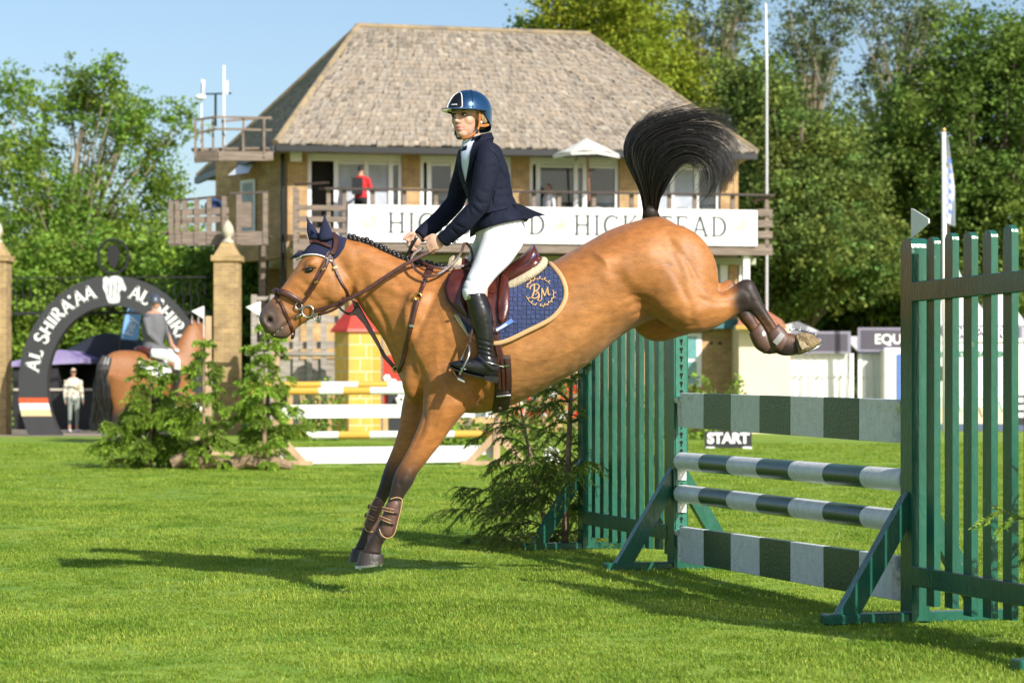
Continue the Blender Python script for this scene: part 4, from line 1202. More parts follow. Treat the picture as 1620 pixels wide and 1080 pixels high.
# ---- leg boots
M_BOOT = mat("brown_leg_boot", (.115, .060, .046), rough=.5, var=.2, scale=40, bump=.1)
def fore_boot(secs, yo, label, lx):
    t = thing("leg_boot", label, "leg boot", P(secs[-1][2], secs[-1][3], DH + yo), group="tendon boots on the jumping horse")
    m = MB(); loft(m, secs, yo=yo, per=3, pw=2.2); m.build("shell", M_BOOT, t, smooth=True)
    m = MB(); pts = [P(a, b, DH + yo - .05) for a, b in lx]
    m.tube(smooth_path(pts, 4), .0022, 6); m.build("edge_piping", M_TAN, t)
    for k in (1, 2):
        s_ = secs[k + 1]; m = MB()
        a = P(s_[0] - 2, s_[1] - 4, DH + yo - .03); b = P(s_[2] - 4, s_[3] - 2, DH + yo - .046)
        sp = [a.lerp(b, q / 4) + Vector((0, -.012 * math.sin(math.pi * q / 4), 0)) for q in range(5)]
        ribbon(m, sp, [Vector((0, -1, 0))] * 5, .022, .005); st_ = m.build("strap", M_BOOT, t)
        for q in (-.008, .008):
            m = MB(); ribbon(m, [p + Vector((0, -.004, q)) for p in sp[:4]], [Vector((0, -1, 0))] * 4, .003, .003); m.build("elastic_stripe", M_TAN, st_)
    return t
fore_boot([(618, 790, 633, 789, .030), (611, 797, 636, 796, .039), (607, 808, 634, 811, .040), (603, 822, 629, 829, .039), (601, 836, 624, 844, .038), (604, 846, 619, 850, .03)], -.15,
          "brown leather tendon boot on the near fore leg of the jumping horse", [(618, 789), (627, 786.5), (636, 790), (634, 806), (629, 826), (624, 844), (614, 851), (604, 846), (600, 836)])
fore_boot([(596, 785, 606, 784, .030), (590, 792, 609, 793, .039), (585, 804, 605, 808, .040), (580, 818, 600, 825, .039), (577, 832, 596, 838, .038), (581, 839, 592, 843, .03)], .14,
          "brown leather tendon boot on the far fore leg of the jumping horse", [(598, 786), (592, 789), (585, 803), (580, 818), (576, 830), (580, 839), (590, 841)])
def hind_boot(secs, yo, label, near):
    t = thing("leg_boot", label, "leg boot", P(secs[0][2], secs[-1][3], DH + yo), group="tendon boots on the jumping horse")
    m = MB(); loft(m, secs, yo=yo, per=3, pw=2.2); m.build("shell", M_BOOT, t, smooth=True)
    a, b = (P(1238, 528, DH + yo - .05), P(1226, 543, DH + yo - .05)) if near else (P(1206, 517, DH + yo - .045), P(1211, 528, DH + yo - .045))
    if near:
        m = MB(); sp = [a.lerp(b, q / 5) + Vector((0, -.006 * math.sin(math.pi * q / 5), 0)) for q in range(6)]; ribbon(m, sp, [Vector((-.1, -1, .1))] * 6, .030, .005); m.build("strap", mat("grey_strap", (.30, .29, .28), rough=.6), t)
    else:
        m = MB(); m.sphere(P(1208, 528, DH + yo - .044), (.010, .004, .014), 8, 6); m.build("strap_end", M_WHITE, t)
    return t
hind_boot([(1232, 512, 1213, 530, .035), (1240, 519, 1216, 541, .042), (1246, 526, 1221, 552, .043), (1250, 533, 1232, 558, .040)], -.15, "brown fetlock boot with grey strap on the near hind leg", True)
hind_boot([(1204, 508, 1185, 528, .035), (1213, 518, 1189, 539, .044), (1220, 528, 1196, 551, .046), (1226, 538, 1210, 560, .04)], .15, "brown fetlock boot on the far hind leg of the jumping horse", False)
# ------------------------------------------------------------------ the rider
rider = thing("person", "rider in navy jacket, white breeches and blue helmet on the jumping horse", "rider", P(770, 470, DH))
M_JACKET = mat("navy_jacket", (.008, .0105, .025), rough=.8, var=.2, scale=30, bump=.15, bscale=500, spec=.2)
M_BREECH = mat("white_breeches", (.74, .75, .78), rough=.8, var=.04, scale=12, bump=.08, bscale=60)
M_BBOOT = mat("black_riding_boot", (.010, .010, .012), rough=.24, var=.3, scale=20, bump=.08, bscale=50, spec=.55)
M_SHIRT = mat("pale_shirt", (.62, .68, .82), rough=.8, var=.06, scale=60, bump=.1)
M_HELM = mat("metallic_blue_helmet", (.010, .060, .150), rough=.22, metal=.55, var=.12, scale=8, coat=.8)
M_HELM2 = mat("helmet_dark_trim", (.010, .016, .035), rough=.35, var=.1)
M_STRAPT = mat("tan_chin_strap", (.42, .16, .04), rough=.6, var=.15, scale=80)
M_BLOND = mat("blond_hair", (.20, .13, .065), rough=.6, var=.35, scale=60, stretch=(1, 1, .2))
def skin_material():
    m = bpy.data.materials.new("skin"); m.use_nodes = True
    n = m.node_tree.nodes; l = m.node_tree.links; b = n["Principled BSDF"]
    b.inputs['Roughness'].default_value = .48; b.inputs['Subsurface Weight'].default_value = .12; b.inputs['Subsurface Radius'].default_value = (.012, .005, .003); b.inputs['Subsurface Scale'].default_value = 1
    at = n.new('ShaderNodeAttribute'); at.attribute_name = 'tint'; l.new(at.outputs['Color'], b.inputs['Base Color'])
    return m
M_SKIN = skin_material()

# head frame: she looks towards the camera's left
HC = P(741, 181, 11.27)
YAW = R(35)
HF = Vector((-math.sin(YAW), -math.cos(YAW), .03)).normalized()        # forward
HR = Vector((math.cos(YAW), -math.sin(YAW), 0))                        # viewer's right
HUP = HR.cross(-HF).normalized()
if HUP.z < 0: HUP = -HUP
def HL(x, y, z): return HC + HR * x + HF * y + HUP * z                   # y forward
HM = Matrix((HR, HF, HUP)).transposed()
def hell(mb, c, r, n=16, mm=12): mb.sphere(HL(*c), r, n, mm, HM)

# body: head, neck, trunk, arms, hands and legs as one surface
bb = MB()
hell(bb, (0, -.012, .030), (.072, .092, .088))          # skull
hell(bb, (0, .030, -.045), (.053, .058, .075))          # face
hell(bb, (0, .048, -.096), (.031, .032, .028))          # chin
hell(bb, (0, .012, -.083), (.043, .050, .036))          # jaw
for s in (-1, 1):
    hell(bb, (s * .036, .046, -.035), (.024, .030, .030))   # cheekbones
    hell(bb, (s * .069, -.010, -.03), (.010, .018, .028))   # ears
    hell(bb, (s * .026, .072, .003), (.024, .014, .010))    # brows
hell(bb, (0, .090, -.030), (.0085, .018, .026))         # nose
hell(bb, (0, .099, -.045), (.0130, .013, .011))
hell(bb, (0, .078, -.073), (.022, .012, .0075))          # lips
hell(bb, (0, .077, -.084), (.020, .013, .0085))
bb.tube([HL(0, -.005, -.07), P(747, 220, 11.3), P(750, 236, 11.3), P(756, 252, 11.3)], [.044, .048, .052, .07], 16)
blob(bb, 764, 290, 28, 60, .11, 0, -10)                 # trunk
blob(bb, 792, 356, 24, 24, .12, 0, 0)
def limb(mb, pts, rad, n=12): mb.tube([P(x, y, DH + q) for x, y, q in pts], rad, n)
ARM_N = [(772, 240, -.14), (771, 262, -.19), (765, 296, -.215), (757, 327, -.225), (734, 351, -.20), (712, 371, -.16), (700, 381, -.14)]
ARM_F = [(746, 245, .13), (738, 270, .18), (728, 298, .20), (720, 321, .205), (700, 343, .18), (678, 362, .13), (663, 375, .10)]
limb(bb, ARM_N, [.04, .045, .038, .033, .034, .027, .024]); limb(bb, ARM_F, [.04, .045, .038, .033, .034, .027, .024])
limb(bb, [(800, 372, -.08), (780, 410, -.18), (757, 448, -.30), (756, 475, -.32), (764, 520, -.325), (772, 568, -.325), (768, 585, -.325), (735, 578, -.33)], [.07, .07, .05, .045, .042, .03, .03, .025])
limb(bb, [(790, 372, .08), (768, 410, .18), (745, 448, .30), (744, 475, .32), (752, 520, .325), (760, 568, .325), (756, 585, .325), (723, 578, .33)], [.07, .07, .05, .045, .042, .03, .03, .025])
# hands: fists round the reins
def fist(mb, wrist, knuck, down, out, side):
    """wrist and knuckle points; down = towards the little finger; out = away from the palm"""
    W = wrist; K = knuck; a = (K - W); L = a.length; a.normalize()
    b = (down - a * down.dot(a)).normalized(); c = out - a * out.dot(a) - b * out.dot(b); c.normalize()
    pm = Matrix((a, b, c)).transposed()
    mb.sphere(W + a * (L * .55) + b * .010, (L * .62, .036, .018), 14, 10, pm)
    for i, (dz, ln) in enumerate(((-.026, .036), (-.009, .040), (.008, .038), (.024, .031))):
        k0 = K + b * (dz + .010) - a * (.004 + .004 * abs(i - 1)) + c * .004
        p1 = k0 + a * (ln * .62) + b * (ln * .42) - c * .006
        p2 = p1 - c * .024 + b * .006 - a * .004
        p3 = p2 - a * .022 - c * .004
        mb.tube([k0 - a * .02, k0, p1, p2, p3], [.0095, .0100, .0088, .0080, .0068], 8)
    t0 = W + a * (L * .35) - b * .022 - c * .006; t1 = W + a * (L * .85) - b * .030 - c * .010; t2 = K + a * .022 - b * .018 - c * .012
    mb.tube([t0, t1, t2, t2 + a * .012 + b * .008], [.013, .0115, .0095, .0075], 8)
NW, NK = P(700, 381, DH - .14), P(681, 382.5, DH - .135)
FW, FK = P(664, 375, DH + .10), P(649, 380, DH + .10)
fist(bb, NW, NK, Vector((.15, 0, -1)), Vector((0, -1, 0)), -1)
fist(bb, FW, FK, Vector((.15, 0, -1)), Vector((0, 1, 0)), 1)
body_me = skin_of(bb, .0042, 3, "body")
rv, rn = mesh_arrays(body_me)
lx = (rv - np.array(HC)) @ np.array(HR); ly = (rv - np.array(HC)) @ np.array(HF); lz = (rv - np.array(HC)) @ np.array(HUP)
# eye sockets and the line of the mouth
dd = np.zeros(len(rv))
front = (ly > .03)
for s in (-1, 1): dd -= .0075 * np.exp(-(((lx - s * .030) / .015) ** 2 + ((lz + .013) / .0085) ** 2)) * front
dd -= .004 * np.exp(-((lx / .020) ** 2 + ((lz + .0785) / .0022) ** 2)) * front
dd -= .003 * np.exp(-((lx / .02) ** 2 + ((lz + .0955) / .004) ** 2)) * front
body_me.vertices.foreach_set('co', (rv + rn * dd[:, None]).astype(np.float32).ravel()); body_me.update()
sk = np.array([.60, .36, .26]) * (1 + .05 * vnoise(rv, 60, 2))[:, None]
head = (np.hypot(np.hypot(lx, ly), lz + .02) < .16) & front
lip = (np.exp(-((lx / .021) ** 2 + ((lz + .0785) / .0095) ** 2) ** 2) * head)[:, None]
sk = sk * (1 - lip) + np.array([.46, .115, .10]) * lip
ck = (np.exp(-(((np.abs(lx) - .042) / .020) ** 2 + ((lz + .040) / .022) ** 2)) * head)[:, None] * .35
sk = sk * (1 - ck) + np.array([.58, .26, .19]) * ck
brw = (np.exp(-(((np.abs(lx) - .030) / .018) ** 2 + ((lz - .003 - .004 * np.sin(np.abs(lx) * 60)) / .0042) ** 2)) * head)[:, None] * .8
sk = sk * (1 - brw) + np.array([.16, .09, .05]) * brw
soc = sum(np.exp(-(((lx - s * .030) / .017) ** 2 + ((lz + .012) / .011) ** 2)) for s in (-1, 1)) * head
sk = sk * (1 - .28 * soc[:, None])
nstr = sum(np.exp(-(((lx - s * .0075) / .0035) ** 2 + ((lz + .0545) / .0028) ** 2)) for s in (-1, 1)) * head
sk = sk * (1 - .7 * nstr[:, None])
paint(body_me, np.clip(sk, 0, 1))
body_o = link_mesh("body", body_me, M_SKIN, rider)
for s in (-1, 1):
    m = MB(); m.sphere(HL(s * .030, .0715, -.013), (.0125, .0095, .0072), 12, 8, HM); eo = m.build("eye", mat("eye_white", (.62, .60, .58), rough=.2, var=.05), rider, smooth=True)
    m = MB(); m.sphere(HL(s * .030 - .003, .0790, -.013), (.0066, .0038, .0066), 10, 8, HM); m.build("iris", mat("iris", (.04, .05, .045), rough=.1), eo, smooth=True)
    m = MB(); m.tube(smooth_path([HL(s * .030 - .014, .077, -.014), HL(s * .030 - .006, .0825, -.0075), HL(s * .030 + .006, .0815, -.0075), HL(s * .030 + .014, .073, -.013)], 3), .0030, 6); m.build("upper_lid", mat("lash", (.06, .035, .025), rough=.6), rider, smooth=True)
# hair tucked below the helmet
m = MB(); hell(m, (.066, -.035, -.022), (.018, .034, .030)); hell(m, (-.066, -.035, -.022), (.018, .034, .030)); hell(m, (0, -.085, -.03), (.062, .03, .04)); m.build("hair", M_BLOND, rider, smooth=True)

# helmet
hel = thing("riding_helmet", "glossy metallic blue riding helmet with vent and tan chin strap", "helmet", HL(0, 0, 0))
m = MB(); rs = []
for i in range(15):
    th = R(90) * i / 14
    z = .012 + .108 * math.sin(th); q = math.cos(th) ** .86
    rs.append([HL(.1035 * q * math.cos(a), (-.008) + (.128 if math.sin(a) > 0 else .128) * q * math.sin(a), z) for a in [2 * math.pi * j / 40 for j in range(40)]])
m.rings(rs)
# skirt over the nape and temples
sk_rs = []
for i in range(7):
    t = i / 6
    sk_rs.append([HL(.1035 * math.cos(a) * (1 - .02 * t), -.008 + .128 * math.sin(a) * (1 - .02 * t), .013 - t * (.078 * max(0, -math.sin(a) + .12) ** .6 if math.sin(a) < .12 else .0) - .006 * t) for a in [2 * math.pi * j / 40 for j in range(40)]])
m.rings(sk_rs, cap=False)
shell = m.build("shell", M_HELM, hel, smooth=True, flat_angle=60)
# brim
m = MB(); up_, dn = [], []
prof = []
for j in range(33):
    a = math.pi * j / 32
    x, y = math.cos(a), math.sin(a)
    outer = HL(.112 * x, -.008 + .128 * y + .062 * y ** 1.5, .016 - .006 * y ** 2 - .003)
    inner = HL(.098 * x, -.008 + .118 * y, .016)
    prof.append((inner, outer))
vs = []; fs = []
for i_, o_ in prof: vs += [i_ + HUP * .003, o_ + HUP * .0015, o_ - HUP * .0035, i_ - HUP * .006]
for j in range(32):
    for k in range(4): fs.append((j * 4 + k, j * 4 + (k + 1) % 4, (j + 1) * 4 + (k + 1) % 4, (j + 1) * 4 + k))
m.add(vs, fs); m.build("brim", M_HELM, hel, smooth=True, flat_angle=50)
# centre ridge band, vent with pale frame
def dome(a, th, off=.002):
    z = .012 + (.108 + off) * math.sin(th); q = math.cos(th) ** .86
    return HL((.1035 + off) * q * math.cos(a), -.008 + (.128 + off) * q * math.sin(a), z)
m = MB()
for (a0, a1) in ((R(36), R(37)),):
    pts = [dome(R(40) - .0 * k, R(90) * k / 12, .0015) for k in range(13)]
    m.tube(pts, .0016, 6)
m.build("seam", M_HELM2, hel)
pts = [dome(R(90 + x), R(y), .003) for x, y in ((-24, 3), (-22, 22), (-16, 40), (-5, 50), (6, 50), (16, 40), (22, 22), (24, 3))]
vm = MB(); vm.tube(smooth_path(pts + [pts[0]], 5), .0028, 6); vf = vm.build("vent_frame", M_SILVER, hel, smooth=True)
vs = []; fs = []
for r_ in range(9):
    y = 3 + 45 * r_ / 8; hw = 23 * math.sqrt(max(0, 1 - (r_ / 8.6) ** 2.4))
    for c_ in range(9): vs.append(dome(R(90 - hw + 2 * hw * c_ / 8), R(y), .0012))
for r_ in range(8):
    for c_ in range(8): fs.append((r_ * 9 + c_, r_ * 9 + c_ + 1, (r_ + 1) * 9 + c_ + 1, (r_ + 1) * 9 + c_))
m = MB(); m.add(vs, fs); m.build("vent_panel", mat("vent_black", (.006, .007, .010), rough=.5), hel, smooth=True)
m = MB()
for k in range(8):
    y = 14 + 4.4 * k; hw = 19 * math.sqrt(max(0, 1 - (y / 52) ** 2.4)); m.tube([dome(R(90 + t), R(y), .0022) for t in (-hw, -hw / 2, 0, hw / 2, hw)], .0009, 4)
tag(m.build("vent_mesh", M_HELM2, hel), kind="stuff")
m = MB(); m.tube([dome(R(90 + t), R(10), .004) for t in (-9, 0, 7)], .0035, 6); m.build("badge", M_SILVER, hel)
# chin strap
for s in (-1, 1):
    m = MB(); sp = smooth_path([HL(s * .082, .020, .006), HL(s * .078, .012, -.035), HL(s * .071, .010, -.070), HL(s * .056, .022, -.100), HL(s * .030, .045, -.122), HL(0, .055, -.126)], 4)
    ribbon(m, sp, [HR * s + HF * .25 - HUP * .1] * len(sp), .013, .004); m.build("chin_strap", M_STRAPT if s > 0 else mat("dark_chin_strap", (.05, .025, .015), rough=.6), hel, smooth=True)
    m = MB(); sp = smooth_path([HL(s * .072, .008, -.062), HL(s * .080, -.03, -.058), HL(s * .082, -.06, -.048)], 4); ribbon(m, sp, [HR * s] * len(sp), .014, .004); m.build("rear_strap", M_STRAPT, hel)
    m = MB(); m.box(HL(s * .064, .016, -.088), (.012, .014, .030), HM, .003); m.build("buckle", M_HELM2, hel)
    m = MB(); hell(m, (s * .0825, -.022, -.016), (.012, .030, .034)); m.build("ear_pad", mat("tan_padding", (.30, .21, .11), rough=.9, var=.3, scale=90, bump=.4), hel, smooth=True)
    m = MB(); hell(m, (s * .083, .004, -.046), (.004, .006, .007)); m.build("stud", M_WHITE, hel, smooth=True)

# jacket
jb = MB()
loft(jb, [(738, 229, 763, 218, .055), (733, 236, 776, 223, .11), (728, 245, 790, 233, .165), (725, 258, 798, 248, .180), (726, 276, 804, 268, .170), (732, 296, 808, 290, .150), (738, 314, 813, 312, .145), (744, 332, 820, 327, .165),
          (746, 350, 828, 338, .185), (745, 362, 836, 345, .195), (746, 371, 842, 346, .195)], pw=2.3)
limb(jb, ARM_N, [.072, .066, .059, .050, .048, .042, .039], 16)
limb(jb, ARM_F, [.070, .064, .057, .049, .047, .042, .038], 16)
blob(jb, 772, 244, 24, 20, .06, -.13, 0); blob(jb, 748, 246, 20, 18, .06, .12, 0)
jack_me = skin_of(jb, .007, 6, "jacket")
jv, jn = mesh_arrays(jack_me); jx, jy = to_px(jv)
fold = np.zeros(len(jv))
def crease(x0, y0, x1, y1, wd, amp):
    d = np.array([x1 - x0, y1 - y0], float); L = np.hypot(*d); d /= L
    u = (jx - x0) * d[0] + (jy - y0) * d[1]; w = -(jx - x0) * d[1] + (jy - y0) * d[0]
    return amp * np.exp(-(w / wd) ** 2) * sstep(u, -4, 4) * (1 - sstep(u, L - 4, L + 4)) * (jn[:, 1] < .3)
for c in [(748, 318, 770, 322, 2.2, -.006), (750, 311, 766, 330, 2, -.005), (745, 325, 758, 338, 2.2, -.006), (757, 300, 772, 306, 2.5, -.004), (760, 268, 785, 262, 3, -.004), (787, 300, 806, 298, 2.5, -.005), (785, 312, 812, 310, 2.5, -.006),
          (783, 325, 814, 322, 2.5, -.004), (720, 355, 735, 362, 2, -.004), (712, 360, 724, 372, 2, -.004), (792, 270, 803, 284, 3, -.005), (776, 290, 783, 340, 1.5, -.004), (700, 340, 712, 350, 2, -.005), (690, 352, 702, 362, 2, -.004), (735, 300, 744, 340, 2, -.004)]:
    fold += crease(*c)
fold += .0018 * vnoise(jv, 22, 9)
jack_me.vertices.foreach_set('co', (jv + jn * fold[:, None]).astype(np.float32).ravel()); jack_me.update()
BVH_J = BVHTree.FromPolygons([Vector(p) for p in (jv + jn * fold[:, None])], [tuple(p.vertices) for p in jack_me.polygons])
jo = link_mesh("jacket", jack_me, M_JACKET, rider)
# tails at the vent
for dy_, poly in ((-.12, ((812, 322), (836, 332), (850, 341), (838, 346), (822, 345))), (-.02, ((815, 320), (845, 333), (863, 340), (850, 342), (826, 336))), (.06, ((744, 352), (752, 350), (758, 368), (743, 376)))):
    m = MB(); m.prism([P(x, y, DH + dy_) for x, y in poly], Vector((0, .012, 0))); m.build("jacket_tail", M_JACKET, jo)
def jstrap(name, seq, w, th, off, mm, parent=jo, per=4):
    m = MB(); strap(m, seq, w, th, off, per=per, bvh=BVH_J); return m.build(name, mm, parent, smooth=True, flat_angle=50)
# shirt front, collar and lapels
def panel(name, poly_l, poly_r, off, thick, mm, parent):
    """a strip of cloth between two edges, laid on the jacket"""
    L_ = even(poly_l, 4); R_ = even(poly_r, 4); k = min(len(L_), len(R_))
    vs = []; fs = []
    for i in range(k):
        for t in (0, .5, 1):
            x = L_[i][0] * (1 - t) + R_[i][0] * t; y = L_[i][1] * (1 - t) + R_[i][1] * t
            p, n = drape_on(BVH_J, x, y, off, 11.18); vs += [p, p + Vector((0, -thick, 0))]
    for i in range(k - 1):
        for t in range(2):
            a = i * 6 + t * 2
            fs += [(a + 1, a + 3, a + 9, a + 7), (a, a + 6, a + 8, a + 2)]
    m = MB(); m.add(vs, fs); return m.build(name, mm, parent, smooth=True)
panel("shirt_front", [(733, 229), (730, 245), (731, 262), (735, 280), (738, 290)], [(752, 222), (747, 240), (744, 258), (741, 274), (739, 290)], .004, .002, M_SHIRT, jo)
panel("lapel", [(752, 221), (745, 243), (743, 258), (740, 275), (738, 290)], [(762, 212), (757, 232), (753, 249), (746, 268), (739, 290)], .007, .005, M_JACKET, jo)
panel("lapel", [(733, 233), (727, 240), (725, 253), (729, 270), (737, 288)], [(734, 231), (731, 243), (731, 258), (734, 274), (738, 289)], .007, .005, M_JACKET, jo)
m = MB(); rs = []
for (r0, zz) in ((.064, -.035), (.058, -.004), (.055, .012), (.052, .024)):
    rs.append([P(749, 226, 11.3) + Vector((r0 * math.cos(a) * 1.05 - .01 * zz, r0 * math.sin(a), zz + .018 * math.cos(a))) for a in [2 * math.pi * j / 24 for j in range(24)]])
m.rings(rs, cap=False); m.build("shirt_collar", M_SHIRT, jo, smooth=True)
m = MB(); rs = []
for (r0, zz) in ((.075, -.02), (.070, .004), (.064, .020), (.066, .022), (.078, -.008)):
    rs.append([P(752, 224, 11.3) + Vector((r0 * math.cos(a) * 1.05 + .012, r0 * math.sin(a), zz + .022 * math.cos(a))) for a in [R(-112) + R(224) * j / 24 for j in range(25)]])
vs = [p for r_ in rs for p in r_]; fs = [(i * 25 + j, i * 25 + j + 1, (i + 1) * 25 + j + 1, (i + 1) * 25 + j) for i in range(4) for j in range(24)]
m.add(vs, fs); m.build("jacket_collar", M_JACKET, jo, smooth=True)
jstrap("pocket_flap", [(771, 331), (786, 330), (800, 327)], .034, .005, .004, M_JACKET)
jstrap("seam", [(776, 236), (784, 244), (789, 256)], .004, .002, .003, M_HELM2)
jstrap("seam", [(783, 300), (781, 320), (784, 345), (790, 362)], .004, .002, .002, M_HELM2)
for x, y in ((714, 387), (719, 383), (724, 379)):
    p, n = drape_on(BVH_J, x, y - 1, .003); m = MB(); m.sphere(p, (.007, .005, .007), 8, 6); m.build("cuff_button", M_STEEL, jo, smooth=True)
for x, y in ((738, 294), (741, 308)):
    p, n = drape_on(BVH_J, x, y, .003); m = MB(); m.sphere(p, (.007, .004, .007), 8, 6); m.build("front_button", M_HELM2, jo, smooth=True)

# breeches
kb = MB()
loft(kb, [(750, 340, 822, 336, .14), (750, 356, 830, 350, .165), (752, 372, 832, 366, .172), (758, 388, 828, 384, .165), (768, 404, 815, 402, .13)], pw=2.2)
loft(kb, [(762, 372, 832, 366, .085, -.10), (757, 392, 829, 384, .09, -.15), (749, 414, 817, 404, .088, -.215), (741, 432, 798, 427, .080, -.27), (733, 450, 779, 446, .068, -.305), (731, 462, 769, 462, .060, -.322), (735, 476, 768, 474, .055, -.326)], per=4)
loft(kb, [(752, 372, 822, 366, .085, .10), (747, 388, 815, 384, .09, .15), (738, 410, 803, 404, .088, .215), (729, 430, 786, 427, .080, .27), (721, 448, 767, 446, .068, .305), (719, 460, 757, 462, .060, .322), (723, 474, 756, 474, .055, .326)], per=4)
br_me = skin_of(kb, .008, 8, "breeches")
bv, bn = mesh_arrays(br_me); bx, by = to_px(bv)
br_me.vertices.foreach_set('co', (bv + bn * (.0012 * vnoise(bv, 25, 14) - .004 * np.exp(-((by - (0.55 * (bx - 735) + 440)) / 2.0) ** 2) * (bx < 760) * (by > 430) - .004 * np.exp(-((by - (0.3 * (bx - 735) + 455)) / 1.8) ** 2) * (bx < 760) * (by > 430))[:, None]).astype(np.float32).ravel()); br_me.update()
link_mesh("breeches", br_me, M_BREECH, rider)
# boots
def riding_boot(dx, s):
    q = .326 * s
    b_ = MB()
    loft(b_, [(734 + dx, 466, 768 + dx, 463, .060, q), (737 + dx, 478, 772 + dx, 473, .060, q), (743 + dx, 500, 779 + dx, 494, .061, q), (749 + dx, 525, 782 + dx, 521, .055, q), (753 + dx, 545, 782 + dx, 543, .048, q), (755 + dx, 560, 783 + dx, 561, .044, q), (756 + dx, 571, 787 + dx, 576, .043, q), (757 + dx, 578, 789 + dx, 590, .041, q)], per=4)
    loft(b_, [(788 + dx, 574, 785 + dx, 600, .030, q), (780 + dx, 566, 776 + dx, 601, .037, q), (766 + dx, 564, 763 + dx, 597, .040, q), (751 + dx, 565, 749 + dx, 593, .044, q), (737 + dx, 568, 735 + dx, 589, .045, q), (723 + dx, 570, 721 + dx, 584, .040, q), (712 + dx, 572, 713 + dx, 580, .026, q), (709 + dx, 574, 710 + dx, 578, .012, q)], per=4)
    me = skin_of(b_, .006, 6, "riding_boot")
    v, n_ = mesh_arrays(me); x, y = to_px(v)
    w = np.zeros(len(v))
    for yy, am in ((548, .004), (555, .005), (562, .004), (540, .003)): w -= am * np.exp(-((y - yy - .25 * (x - dx - 768)) / 1.6) ** 2) * (x - dx > 750)
    w += .0012 * vnoise(v, 30, 15)
    me.vertices.foreach_set('co', (v + n_ * w[:, None]).astype(np.float32).ravel()); me.update()
    bo_ = link_mesh("riding_boot", me, M_BBOOT, rider)
    yy = DH + q
    m = MB(); pts = [P(x + dx, y, yy) for x, y in ((786, 603), (776, 603.5), (766, 599))]
    m.prism([P(x + dx, y, yy - .034) for x, y in ((789, 596), (787, 606), (769, 602), (766, 594))], Vector((0, .068, 0))); m.build("heel", M_BBOOT, bo_)
    m = MB(); ribbon(m, smooth_path([P(x + dx, y, yy + q2) for x, y, q2 in ((768, 598, -.0), (750, 594, 0), (736, 590.5, 0), (722, 585.5, 0), (711, 580, 0))], 4), [Vector((0, 0, -1))] * 17, .072, .006); m.build("sole", M_BBOOT, bo_)
    m = MB(); sp = smooth_path([P(757 + dx, 562, yy + s * .046), P(768 + dx, 573, yy + s * .050), P(781 + dx, 584, yy + s * .044), P(789 + dx, 582, yy + s * .02)], 4); ribbon(m, sp, [Vector((0, s, .1))] * len(sp), .012, .004); m.build("spur_strap", M_BBOOT, bo_)
    m = MB(); m.tube(smooth_path([P(768 + dx, 572, yy + s * .052), P(782 + dx, 576, yy + s * .046), P(791 + dx, 579, yy), P(796 + dx, 580, yy)], 4), .004, 6); m.build("spur", M_STEEL, bo_, smooth=True)
    m = MB(); m.tube([P(742 + dx, 470, yy + s * .058), P(742 + dx, 471, yy + s * .063)], .009, 10); m.build("snap_button", M_STEEL, bo_)
    return bo_
riding_boot(0, -1); riding_boot(-13, 1)
# crop in the far hand
cr = thing("riding_crop", "short black riding crop in the rider's far hand", "riding crop", P(640, 412, DH + .1))
m = MB(); m.tube([P(658, 377, DH + .05), P(652, 388, DH + .06), P(640, 410, DH + .09), P(620, 446, DH + .14)], [.0085, .008, .005, .004], 8); m.build("shaft", M_BLACK, cr, smooth=True)
m = MB(); m.sphere(P(658.5, 375.5, DH + .05), .010, 10, 8); m.build("knob", M_STEEL, cr, smooth=True)
